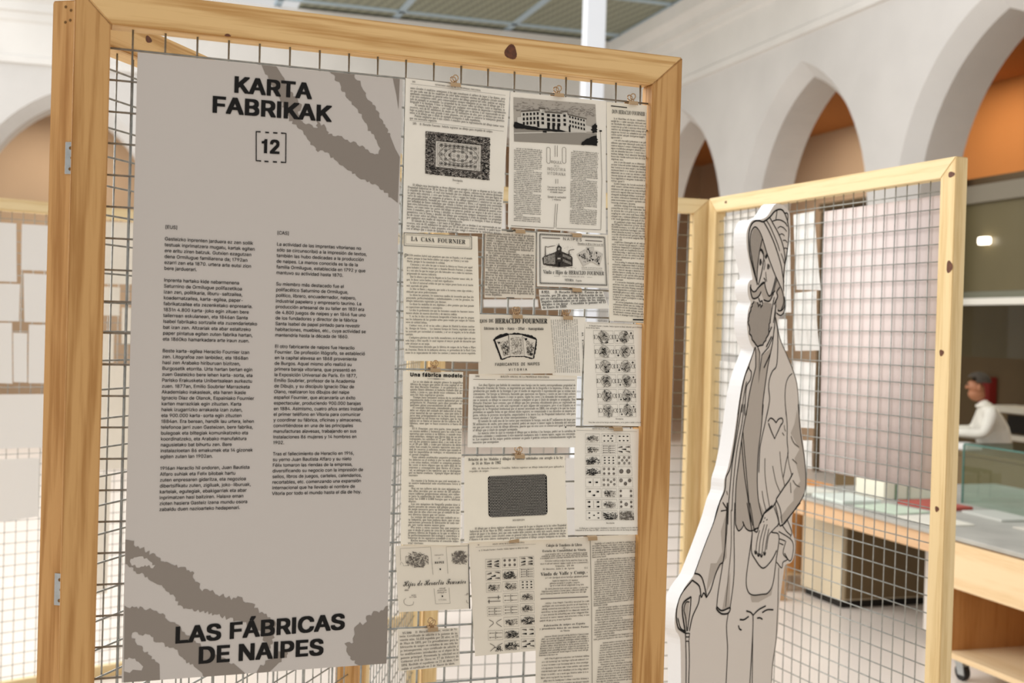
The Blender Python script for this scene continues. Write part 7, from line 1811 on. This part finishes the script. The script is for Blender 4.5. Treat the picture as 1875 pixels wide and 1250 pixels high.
for p in (((840, 330), (870, 400), (922, 445)), ((855, 570), (902, 617)), ((860, 790), (890, 835), (932, 860)), ((835, 812), (838, 870), (840, 922))): ln(H3(*p), 1.1, 'soft')
ln(H3((860, 715), (822, 790), (770, 860), (690, 980), (682, 1020), (655, 1060), (560, 1135), (520, 1240)), 1.5, sm=False)
ln(H3((690, 1000), (730, 1100), (745, 1235)), 1.0); ln(H3((665, 1070), (702, 1180), (716, 1250)), .9)
ln(H3((130, 1020), (168, 1080), (170, 1100), (110, 1110)), 1.2, sm=False); ln(H3((170, 900), (180, 942)), 1.0, 'soft')
# lower half
ln(H4((330, 0), (290, 130), (220, 310), (155, 492)), 1.2)
ln(H4((155, 490), (190, 500), (215, 540), (240, 655), (220, 625), (202, 655), (190, 580), (140, 537)), 1.4)
ln(H4((240, 655), (270, 600), (300, 500), (330, 430), (362, 370), (382, 0)), 1.2)
ln(H4((385, 0), (380, 200), (352, 420), (320, 620), (310, 722)), 1.0); ln(H4((310, 722), (345, 748), (402, 728), (390, 765), (345, 770), (312, 742), (310, 722)), 1.5)
ln(H4((435, 0), (430, 200), (430, 500), (402, 735)), 1.0); ln(H4((410, 50), (410, 300), (390, 520), (372, 722)), .9, 'soft')
ln(H4((390, 765), (378, 850), (382, 950), (385, 1020), (375, 1250)), 1.0)
ln(H4((440, 150), (462, 195), (495, 160), (490, 130), (510, 175), (540, 195), (582, 186)), 1.2)
ln(H4((520, 0), (540, 110), (555, 205)), 1.1); ln(H4((540, 0), (560, 120), (568, 185)), 1.0)
ln(H4((557, 205), (545, 300), (515, 520), (525, 610), (560, 640), (622, 635), (665, 625), (700, 560), (722, 400), (742, 230), (690, 205)), 1.1)
ln(H4((557, 205), (550, 330), (575, 390), (630, 454), (690, 400), (726, 330)), 1.2)
ln(H4((695, 18), (640, 70), (605, 150), (590, 202), (568, 192), (572, 182), (600, 175)), 1.2)
for p in (((607, 190), (590, 260), (580, 352)), ((642, 150), (612, 260), (601, 368)), ((660, 150), (636, 250), (621, 378)), ((672, 180), (656, 260), (641, 364)), ((740, 150), (700, 190), (670, 230), (655, 325))): ln(H4(*p), .9)
for x, y in ((579, 350), (598, 366), (618, 372), (640, 358)): ln(H4((x-5, y-18), (x-3, y-2), (x+4, y+3), (x+9, y-14)), 1.6)
for p in ((640, 110), (655, 122), (632, 135)): ln(H4(p, (p[0]+6, p[1]-8)), 1.0, sm=False)
ln(H4((890, 0), (770, 152), (750, 162), (740, 142), (730, 165)), 1.5, sm=False); ln(H4((712, 0), (730, 70), (745, 150)), 1.0)
for p in (((800, 120), (830, 200), (820, 240)), ((740, 200), (820, 250), (842, 300), (832, 382), (812, 402), (780, 350)), ((790, 265), (770, 350), (800, 392), (770, 412), (760, 452), (725, 412)), ((745, 250), (785, 265)), ((745, 280), (772, 292)), ((760, 150), (795, 200), (822, 225))): ln(H4(*p), 1.0)
for p in (((515, 750), (545, 760), (562, 780)), ((562, 780), (600, 742), (650, 715)), ((625, 762), (660, 742), (702, 742)), ((470, 810), (500, 810), (532, 788)), ((590, 800), (610, 798), (627, 808)), ((460, 850), (468, 875), (482, 882))): ln(H4(*p), 1.4)
ln(H4((562, 780), (560, 900), (540, 1250)), 1.1); ln(H4((560, 900), (556, 1250)), 1.0)
ln(H4((735, 700), (722, 950), (700, 1100), (690, 1250)), 1.0, 'soft'); ln(H4((740, 450), (735, 700)), 1.0, 'soft')
ln(H4((140, 537), (60, 640), (30, 760), (40, 860), (70, 890), (95, 905)), 1.4); ln(H4((132, 652), (80, 692), (72, 762), (92, 900)), 1.6); ln(H4((132, 652), (126, 740), (106, 890)), 1.2)
ln(H4((120, 688), (97, 690), (82, 740), (95, 800), (102, 890)), 1.0); ln(H4((192, 640), (182, 700), (142, 790), (120, 890)), 1.2); ln(H4((40, 800), (60, 870), (95, 892)), 1.2)
ln(H4((93, 905), (122, 905), (117, 960), (95, 960), (93, 905)), 1.1, sm=False); ln(H4((94, 930), (120, 930)), .9, sm=False)
for x0, x1 in ((95, 97), (117, 115)): ln(H4((x0, 960), (x0+3, 1100), (x1, 1250)), 1.0)
# the rest of the legs and the cane down to the ground, below the frame
for px in (1255.6, 1260.4, 1329, 1372.5, 1377):
    p = CF.uv((px, 1250)); CF.line('black', [tuple(p), (p[0]-.004, 0.05)], K, raw=True)
for k, qs in list(CF.L.items()):
    pass
CF.finish(cut)

# ------------------------------------------------------------------ sheets on the other screens
SHEETW = mat('white_sheet', (240, 238, 234), 0.8)
PINK = mat('pinkish_board_back', (232, 217, 213), 0.75, noise=0.02, scale=3)
def sheet_on(P0, th, y, pxs, name, label, cat, m, group=None, curl=0.006, thick=None):
    U = (math.cos(th), math.sin(th), 0); N = (math.sin(th), -math.cos(th), 0)
    O = np.array([P0[0]-N[0]*y, P0[1]-N[1]*y, 0])
    S = Sheet(O, U, N)
    c = S.P(pxs)
    nx, ny = (1, 1) if curl == 0 else (4, 8)
    V = []; Fc = []
    for j in range(ny+1):
        for i in range(nx+1):
            s, t = i/nx, j/ny
            p = (c[0]*(1-s)+c[1]*s)*(1-t)+(c[3]*(1-s)+c[2]*s)*t
            V.append(tuple(S.O+S.U*p[0]+Z3*p[1]-S.N*(curl*t*t*(1 if y > 0 else -1))))
    for j in range(ny):
        for i in range(nx):
            a = j*(nx+1)+i; Fc.append((a, a+nx+1, a+nx+2, a+1))
    me = bpy.data.meshes.new(name); me.from_pydata(V, [], Fc)
    for p in me.polygons: p.use_smooth = True
    o = link(name, me, m)
    if thick:
        sd = o.modifiers.new('thickness', 'SOLIDIFY'); sd.thickness = thick
    return tag(o, label, cat, group)
GC = 'sheets hung on the right screen'
sheet_on(C0P, TH_C, 0.009, [(1509, 387), (1723, 357), (1704, 898), (1500, 861)], 'hanging_board', 'large pinkish blank board back hung on the right screen', 'board', PINK, GC, 0, 0.003)
for i, (q, lb) in enumerate((
    ([(1453, 393), (1491, 386), (1500, 531), (1456, 530)], 'white sheet seen from behind, highest between the hat and pink board'),
    ([(1456, 536), (1495, 532), (1492, 641), (1447, 642)], 'curling white sheet seen from behind, second down beside the pink board'),
    ([(1452, 660), (1494, 664), (1488, 784), (1458, 782)], 'white sheet seen from behind, third down beside the pink board'),
    ([(1456, 806), (1487, 806), (1484, 858), (1456, 856)], 'lowest white sheet seen from behind beside the figure elbow'),
    ([(1326, 397), (1384, 386), (1384, 655), (1324, 645)], 'long white sheet behind the hat brim on the right screen'),
    ([(1318, 660), (1384, 668), (1380, 830), (1314, 810)], 'white sheet behind the figure shoulder on the right screen'),
    ([(1424, 415), (1447, 411), (1446, 572), (1424, 572)], 'narrow white sheet peeping out right of the hat'),
    ([(1424, 584), (1441, 584), (1440, 642), (1424, 642)], 'small white sheet peeping out behind the figure neck'))):
    sheet_on(C0P, TH_C, 0.008, q, 'hanging_sheet', lb, 'sheet', SHEETW, GC, 0.02 if i == 1 else 0.006)
GD = 'white sheets on the far left screen'
for q, lb in (([(-30, 405), (30, 409), (30, 516), (-30, 514)], 'white sheet at the photo left edge, top row of the far screen'),
              ([(40, 410), (110, 414), (110, 497), (38, 494)], 'white sheet top row right of the first on the far left screen'),
              ([(43, 500), (112, 504), (112, 591), (44, 589)], 'white sheet in the middle of the far left screen'),
              ([(-30, 518), (37, 520), (34, 588), (-30, 587)], 'white sheet at the photo left edge, second row'),
              ([(-30, 590), (22, 591), (22, 702), (-30, 700)], 'white sheet at the photo left edge, third row'),
              ([(53, 594), (112, 595), (112, 702), (51, 701)], 'white sheet beside the left post under the middle sheet'),
              ([(24, 609), (50, 610), (49, 700), (24, 699)], 'narrow white sheet under the small brown gap on the far left screen'),
              ([(-30, 722), (110, 721), (110, 818), (-30, 822)], 'wide white sheet near the bottom of the far left screen'),
              ([(-30, 842), (72, 838), (70, 945), (-30, 960)], 'lowest white sheet on the far left screen')):
    sheet_on(D0, TH_D, -0.006, q, 'hanging_sheet', lb, 'sheet', SHEETW, GD)
for q, lb in (([(160, 404), (266, 408), (266, 521), (156, 519)], 'cream sheet glimpsed through the strip left of the poster, upper'),
              ([(158, 523), (220, 526), (218, 578), (158, 576)], 'cream sheet glimpsed left of the poster, beside the post'),
              ([(223, 563), (280, 565), (280, 630), (222, 629)], 'cream sheet glimpsed left of the poster, behind its edge'),
              ([(154, 607), (209, 609), (207, 664), (154, 662)], 'cream sheet glimpsed left of the poster, middle'),
              ([(150, 668), (270, 668), (266, 856), (150, 862)], 'long cream sheet glimpsed left of the poster'),
              ([(150, 868), (204, 866), (195, 1085), (140, 1095)], 'lowest cream sheet glimpsed left of the poster')):
    sheet_on(D0, TH_D, -0.008, q, 'hanging_sheet', lb, 'sheet', PAPER[1], GD)
GF = 'sheets on the screen behind the newspaper pages'
for q, lb in (([(850, 200), (925, 205), (925, 420), (850, 415)], 'sheet on the rear screen behind the ornate page'),
              ([(885, 548), (985, 548), (985, 562), (885, 562)], 'sheet edge on the rear screen under the square clipping'),
              ([(845, 838), (862, 838), (860, 985), (845, 985)], 'sheet sliver on the rear screen beside the halftone page'),
              ([(1036, 838), (1053, 838), (1053, 985), (1036, 985)], 'sheet sliver on the rear screen right of the halftone page')):
    sheet_on(F0, math.radians(-5.0), -0.006, q, 'hanging_sheet', lb, 'sheet', SHEETW, GF)
# ------------------------------------------------------------------ tables, boxes and glass case on the right
BEECH = wood('beech_panel', (236, 208, 166), (226, 194, 148), 'y', 3.3, 14)
PINKPLY = wood('pinkish_ply', (218, 180, 140), (206, 166, 126), 'y', 6.3, 14)
INNER = wood('orange_ply', (206, 150, 92), (190, 132, 74), 'z', 5.1, 14)
GREYTOP = mat('grey_linoleum', (172, 170, 162), 0.5, noise=0.12, scale=6)
BEIGE = mat('beige_laminate', (214, 200, 172), 0.5)
RUB = mat('black_rubber', (30, 28, 26), 0.6)
WHITELAM = mat('white_laminate', (222, 214, 204), 0.5)
BROWNL = mat('olive_brown_panel', (112, 92, 60), 0.5, noise=0.06, scale=3)
def rthing(name, label, cat, a, b, group=None):
    p = room(a, b, 0)
    return thing(name, label, cat, tuple(p), -0.054, group)
def part(name, root, a0, a1, b0, b1, z0, z1, m, bev=0.003):
    "box given in metres relative to the thing, x across, y away"
    return from_bm(name, box_bm(a0, a1, b0, b1, z0, z1, bev), m, root)
t = rthing('long_table', 'long table with grey linoleum top and wood apron behind the right screen', 'table', 4.0, 3.6)
part('table_top', t, -0.02, 1.75, 0.0, 3.35, 0.70, 0.725, GREYTOP, 0.004)
part('apron', t, 0.0, 0.025, 1.57, 2.93, 0.60, 0.699, PINKPLY)
part('apron', t, 0.0, 0.025, 2.95, 3.35, 0.60, 0.699, PINKPLY)
part('rear_apron', t, 1.68, 1.70, 0.0, 3.35, 0.60, 0.699, PINKPLY)
for x, y in ((0.05, 3.28), (1.64, 3.28), (1.64, 0.06), (0.9, 0.06)): part('leg', t, x-.03, x+.03, y-.03, y+.03, 0, 0.699, PINKPLY)
def caster(root, x, y):
    c = from_bm('caster', tube_bm([(x-.014, y, .042), (x+.014, y, .042)], .042, 18), RUB, root)
    from_bm('wheel_fork', prism_bm([(-.035, .03), (-.02, .10), (.03, .112), (.04, .10), (.012, .028)], x-.02, x+.02, lambda u, v, h: (h, y+u, v)), ZINC, c)
def trolley(label, a, b, w, d):
    r = rthing('wooden_trolley', label, 'trolley', a, b, 'wooden trolleys under the long table')
    part('fascia', r, 0, .022, 0, d, .465, .695, BEECH)
    part('side_panel', r, .022, w, d-.02, d, .12, .695, INNER); part('side_panel', r, .022, w, 0, .02, .12, .695, INNER)
    part('back_panel', r, w-.015, w, .02, d-.02, .14, .69, INNER); part('bottom_shelf', r, -.0, w, 0, d, .112, .14, BEECH)
    for x in (.07, w-.07):
        for y in (.06, d-.06): caster(r, x, y)
    return r
trolley('open beech trolley on black casters at the lower right corner', 3.965, 3.72, .55, 1.41)
trolley('orange wooden trolley on casters half hidden behind the bearded figure', 4.15, 7.08, .5, .62)
t = rthing('drawer_pedestal', 'beige pedestal cabinet with dark plinth standing under the table', 'cabinet', 4.30, 6.575)
part('carcass', t, 0, .95, 0, .47, .05, .595, BEIGE); part('plinth', t, .02, .93, .02, .45, 0, .05, DARK)
part('side_panel', t, .03, .90, -.012, -.001, .06, .59, BROWNL)  # brown panel paints in the shade on the pedestal's near face
t = rthing('white_cabinet', 'white laminate cabinet between the screen post and the trolley', 'cabinet', 4.33, 5.17)
part('carcass', t, 0, .6, 0, .62, .06, .69, WHITELAM); part('plinth', t, .015, .58, .01, .60, 0, .06, DARK)
# papers and booklets on the table
GB = 'booklets lying on the long table'
tops = [(4.12, 6.74, .26, .34, .012, (236, 234, 220), .08, 'thick cream booklet at the far end of the table'), (4.15, 6.32, .26, .34, .02, (226, 234, 224), -.06, 'pale green booklet on the table beside the cream one'),
        (4.20, 5.93, .26, .34, .008, (206, 222, 200), .12, 'green edged leaflet flat on the table'), (4.54, 6.00, .26, .34, .02, (176, 74, 62), .06, 'red covered magazine on the table'),
        (4.66, 5.60, .22, .34, .014, (198, 198, 190), -.08, 'pale grey magazine lying behind the cream leaflet'), (4.18, 5.52, .26, .34, .008, (232, 228, 214), -.1, 'cream leaflet lying at the table front edge'),
        (4.18, 4.42, .42, .30, .004, (238, 236, 230), .2, 'white sheet of paper on the table near the trolley'), (4.60, 5.12, .26, .28, .006, (214, 208, 196), -.1, 'grey printed leaflet in front of the glass case')]
for k, (a, b, w, d, h, c, r, lb) in enumerate(tops):
    p = room(a, b, .7255)
    o = from_bm('booklet', box_bm(-w/2, w/2, -d/2, d/2, 0, h, .0015), mat('booklet_%d' % k, c, .5))
    o.location = tuple(p); o.rotation_euler = (0, 0, r); tag(o, lb, 'booklet', GB)
stand = rthing('leaflet_stand', 'upright cream folders with green dividers at the far end of the table', 'folder', 4.5, 6.35)
CREAM = mat('cream_card', (240, 236, 216), .6); GREENC = mat('green_card', (96, 128, 96), .6)
for k in range(4): part('folder', stand, -.1+.09*k, -.1+.09*k+.08, -.05, .25, .7262, .88, CREAM)
for k in range(2): part('divider', stand, -.02+.09*k+.001, -.02+.09*k+.009, -.06, .26, .7262, .90, GREENC)
# glass case on the table
def glass_mat(name, tint, rough=0.0):
    m = bpy.data.materials.new(name); m.use_nodes = True
    nt = m.node_tree; nt.nodes.clear()
    out = nt.nodes.new('ShaderNodeOutputMaterial'); mx = nt.nodes.new('ShaderNodeMixShader'); tr = nt.nodes.new('ShaderNodeBsdfTransparent'); gl = nt.nodes.new('ShaderNodeBsdfGlossy'); fr = nt.nodes.new('ShaderNodeFresnel')
    tr.inputs[0].default_value = tint; gl.inputs['Roughness'].default_value = 0.03; fr.inputs['IOR'].default_value = 1.45
    ge = nt.nodes.new('ShaderNodeNewGeometry'); sb = nt.nodes.new('ShaderNodeMath'); sb.operation = 'SUBTRACT'; sb.inputs[0].default_value = 1.0; mu = nt.nodes.new('ShaderNodeMath'); mu.operation = 'MULTIPLY'
    nt.links.new(ge.outputs['Backfacing'], sb.inputs[1]); nt.links.new(fr.outputs[0], mu.inputs[0]); nt.links.new(sb.outputs[0], mu.inputs[1]); nt.links.new(mu.outputs[0], mx.inputs[0]); nt.links.new(tr.outputs[0], mx.inputs[1]); nt.links.new(gl.outputs[0], mx.inputs[2]); nt.links.new(mx.outputs[0], out.inputs[0])
    return m
GLASS = glass_mat('clear_glass', (0.90, 0.95, 0.92, 1)); EDGE = mat('teal_glass_edge', (74, 118, 108), .2)
t = rthing('glass_case', 'frameless glass display case with teal edges standing on the grey table', 'display case', 4.83, 4.0)
def pane(name, a0, a1, b0, b1, z0, z1):
    o = from_bm(name, box_bm(a0, a1, b0, b1, z0, z1), GLASS, t); return o
p1 = pane('front_pane', 0, .008, 0, 2.12, .7262, 1.08); p2 = pane('end_pane', .008, .52, 2.11, 2.118, .7262, 1.08); p3 = pane('top_pane', 0, .53, 0, 2.12, 1.081, 1.089); p4 = pane('rear_pane', .522, .53, 0, 2.12, .7262, 1.08)
from_bm('glass_edge', box_bm(-.004, -.0005, 0, 2.12, 1.080, 1.090), EDGE, p3); from_bm('glass_edge', box_bm(-.003, .006, 2.119, 2.128, .7262, 1.08), EDGE, p1); from_bm('glass_edge', box_bm(.52, .532, 2.119, 2.128, .7262, 1.08), EDGE, p4)

# ------------------------------------------------------------------ glazed office in the near arch
OLIVE = mat('olive_dark_panel', (104, 95, 68), .3, noise=.05, scale=1.5); DBROWN = mat('dark_brown_wall', (92, 74, 48), .6, noise=.06, scale=2); BAR = mat('white_rail', (238, 234, 222), .4)
t = rthing('reception_desk', 'olive brown reception desk in front of the near arch', 'desk', 6.95, 6.6)
part('front_panel', t, 0, .03, 0, 4.2, .0, .72, BROWNL); part('desk_top', t, -.02, .50, 0, 4.2, .7201, .75, BROWNL); part('side_panel', t, .03, .48, 4.17, 4.2, 0, .72, BROWNL); part('side_panel', t, .03, .48, 0, .03, 0, .72, BROWNL)
o = from_bm('paper_stack', room_box(7.02, 7.2, 8.88, 9.1, .7501, .80, .004), SHEETW); tag(o, 'white stack of paper on the reception desk below the seated person', 'paper')
t = rthing('glazed_partition', 'dark glazed office front with white transom bar in the near arch', 'partition', 8.25, 6.9)
part('transom', t, -.05, .02, 0, 5.2, 2.08, 2.15, BAR); part('upper_panel', t, 0, .02, 0, 5.2, 2.22, 3.12, OLIVE); part('head_beam', t, -.06, .06, 0, 5.2, 3.12, 3.3, mat('grey_beam', (128, 120, 104), .6)); part('lintel_strip', t, -.0, .03, 0, 5.2, 2.151, 2.22, mat('grey_green_strip', (116, 116, 98), .6))
gp = part('glass_pane', t, .005, .013, 0, 5.2, 1.55, 2.08, GLASS, 0)
part('mullion', t, -.02, .04, 5.2, 5.26, 0, 3.12, DBROWN)
reflection = from_bm('spot_reflection', room_box(8.17, 8.238, 10.12, 10.26, 2.69, 2.765, .01), mat('reflection_glow', (255, 244, 226), .5, emit=3.0)); tag(reflection, 'small glowing block for a bright reflection on the dark office front', 'reflection')  # bright reflection on the office front, made as a glowing block
structure(from_bm('wall_office_back', room_box(10.1, 10.18, 6.5, 14.0, 0, 3.3), DBROWN)); structure(from_bm('ceiling_office', room_box(8.33, 10.09, 6.9, 13.5, 3.32, 3.4), DBROWN)); structure(from_bm('wall_office_side', room_box(8.33, 10.09, 13.4, 13.45, 0, 3.3), DBROWN))
t = rthing('wall_shelf', 'low shelving unit with white shelf edges behind the seated person', 'shelf', 9.4, 8.2)
part('carcass', t, .02, .4, 0, 3.35, 0, .92, BROWNL); part('shelf_edge', t, -.02, .4, 0, 3.35, .921, .99, BAR); part('shelf_edge', t, -.02, .019, 0, 3.05, .62, .68, BAR); part('opening_shade', t, .0, .019, .1, 3.0, .70, .90, DARK)  # dark slab paints the shade inside the open shelf
o = from_bm('red_cabinet', room_box(9.98, 10.09, 12.22, 12.42, .95, 1.28, .005), mat('red_paint', (124, 28, 22), .5)); tag(o, 'red fire box on the office wall behind the person', 'fire box')

# person sitting at the desk, seen from behind the right shoulder
SKIN = mat('skin', (176, 118, 84), .55); HAIR = mat('dark_grey_hair', (70, 62, 52), .8, noise=.2, scale=60); SHIRT = mat('white_shirt', (236, 232, 220), .8, noise=.04, scale=12, bump=.3); TROU = mat('dark_trousers', (52, 56, 66), .8); JEWEL = mat('blue_cloth', (96, 124, 140), .8)
pp = room(7.86, 9.48, 0)
man = thing('person', 'person in white shirt sitting at the reception desk looking down to the left', 'person', tuple(pp), 2.60)
man.scale = (1.08, 1.08, 1.06)
# local frame: +x is the way the person faces, z up
def skin(name, chains, m, parent, sub=2):
    me = bpy.data.meshes.new(name); V = []; E = []; R_ = []
    idx = {}
    for ch in chains:
        last = None
        for p, r in ch:
            k = tuple(round(v, 4) for v in p)
            if k not in idx: idx[k] = len(V); V.append(p); R_.append(r)
            if last is not None: E.append((last, idx[k]))
            last = idx[k]
    me.from_pydata(V, E, [])
    o = link(name, me, m, parent)
    sk = o.modifiers.new('skin', 'SKIN')
    for i, v in enumerate(me.skin_vertices[0].data):
        r = R_[i]; v.radius = r if isinstance(r, tuple) else (r, r); v.use_root = (i == 0)
    s = o.modifiers.new('sub', 'SUBSURF'); s.levels = sub; s.render_levels = sub
    return o
body = skin('body', [[((0, 0, .55), (.13, .17)), ((.02, 0, .66), (.12, .155)), ((.05, 0, .82), (.125, .17)), ((.09, 0, .96), (.10, .16)), ((.12, 0, 1.03), .06), ((.15, 0, 1.09), .05)],
    [((.09, 0, .96), (.10, .16)), ((.09, .17, .98), .065), ((.16, .24, .80), .052), ((.34, .18, .80), .042), ((.42, .12, .80), .034)],
    [((.09, 0, .96), (.10, .16)), ((.09, -.17, .98), .065), ((.16, -.24, .80), .052), ((.34, -.18, .80), .042), ((.42, -.12, .80), .034)]], SHIRT, man)
legs = skin('trousers', [[((0, 0, .54), (.13, .15)), ((.06, .10, .50), .095), ((.42, .12, .50), .07), ((.44, .12, .27), .055), ((.42, .12, .07), .045)], [((0, 0, .54), (.13, .15)), ((.06, -.10, .50), .095), ((.42, -.12, .50), .07), ((.44, -.12, .27), .055), ((.42, -.12, .07), .045)]], TROU, man)
head = skin('head', [[((.15, 0, 1.08), .05), ((.185, 0, 1.15), (.062, .066)), ((.195, 0, 1.22), (.088, .074)), ((.19, 0, 1.28), (.075, .07))], [((.185, 0, 1.15), (.062, .066)), ((.265, 0, 1.135), .03)], [((.195, 0, 1.22), (.088, .074)), ((.272, 0, 1.205), .016), ((.284, 0, 1.185), .012)]], SKIN, man)
for sg in (-1, 1):
    bmx = bmesh.new(); bmesh.ops.create_uvsphere(bmx, u_segments=10, v_segments=8, radius=1); bmesh.ops.scale(bmx, vec=(.018, .008, .032), verts=bmx.verts); bmesh.ops.translate(bmx, vec=(.185, sg*.082, 1.20), verts=bmx.verts); from_bm('ear', bmx, SKIN, head, smooth=True)
    bmx = bmesh.new(); bmesh.ops.create_uvsphere(bmx, u_segments=8, v_segments=6, radius=.009); bmesh.ops.translate(bmx, vec=(.272, sg*.032, 1.225), verts=bmx.verts); from_bm('eye', bmx, DARK, head, smooth=True)
hair = bmesh.new(); bmesh.ops.create_uvsphere(hair, u_segments=18, v_segments=12, radius=1)
bmesh.ops.delete(hair, geom=[v for v in hair.verts if v.co.z < -.25 or (v.co.x > .45 and v.co.z < .35)], context='VERTS')
bmesh.ops.scale(hair, vec=(.108, .090, .098), verts=hair.verts); bmesh.ops.translate(hair, vec=(.178, 0, 1.245), verts=hair.verts)
from_bm('hair', hair, HAIR, head, smooth=True)
from_bm('collar', tube_bm([(.13+.055*math.cos(a), .06*math.sin(a), 1.045-.01*math.cos(a)) for a in [2*math.pi*k/14 for k in range(14)]], .014, 8, closed=True), SHIRT, body, smooth=True)
for sg in (-1, 1):
    ch = [[((.42, sg*.12, .80), .026), ((.47, sg*.10, .795), (.03, .016))]]
    hand = skin('hand', ch, SKIN, man, 1)
    for k in range(4):
        y = sg*.10+(-.024+.016*k); l = (.055, .065, .07, .06)[k if sg > 0 else 3-k]
        skin('finger', [[((.47, y, .795), .009), ((.47+l*.6, y, .79), .0085), ((.47+l, y, .772), .007)]], SKIN, hand, 1)
    skin('thumb', [[((.445, sg*.085, .795), .010), ((.47, sg*.06, .79), .0095), ((.495, sg*.052, .778), .008)]], SKIN, hand, 1)
o = rthing('office_chair', 'dark office chair under the seated person', 'chair', 7.86, 9.48)
part('seat', o, -.22, .22, -.22, .22, .36, .385, RUB); part('column', o, -.03, .03, -.03, .03, .06, .36, ZINC); part('base', o, -.25, .25, -.03, .03, .0, .06, RUB); part('base', o, -.03, .03, -.25, .25, .0, .06, RUB)
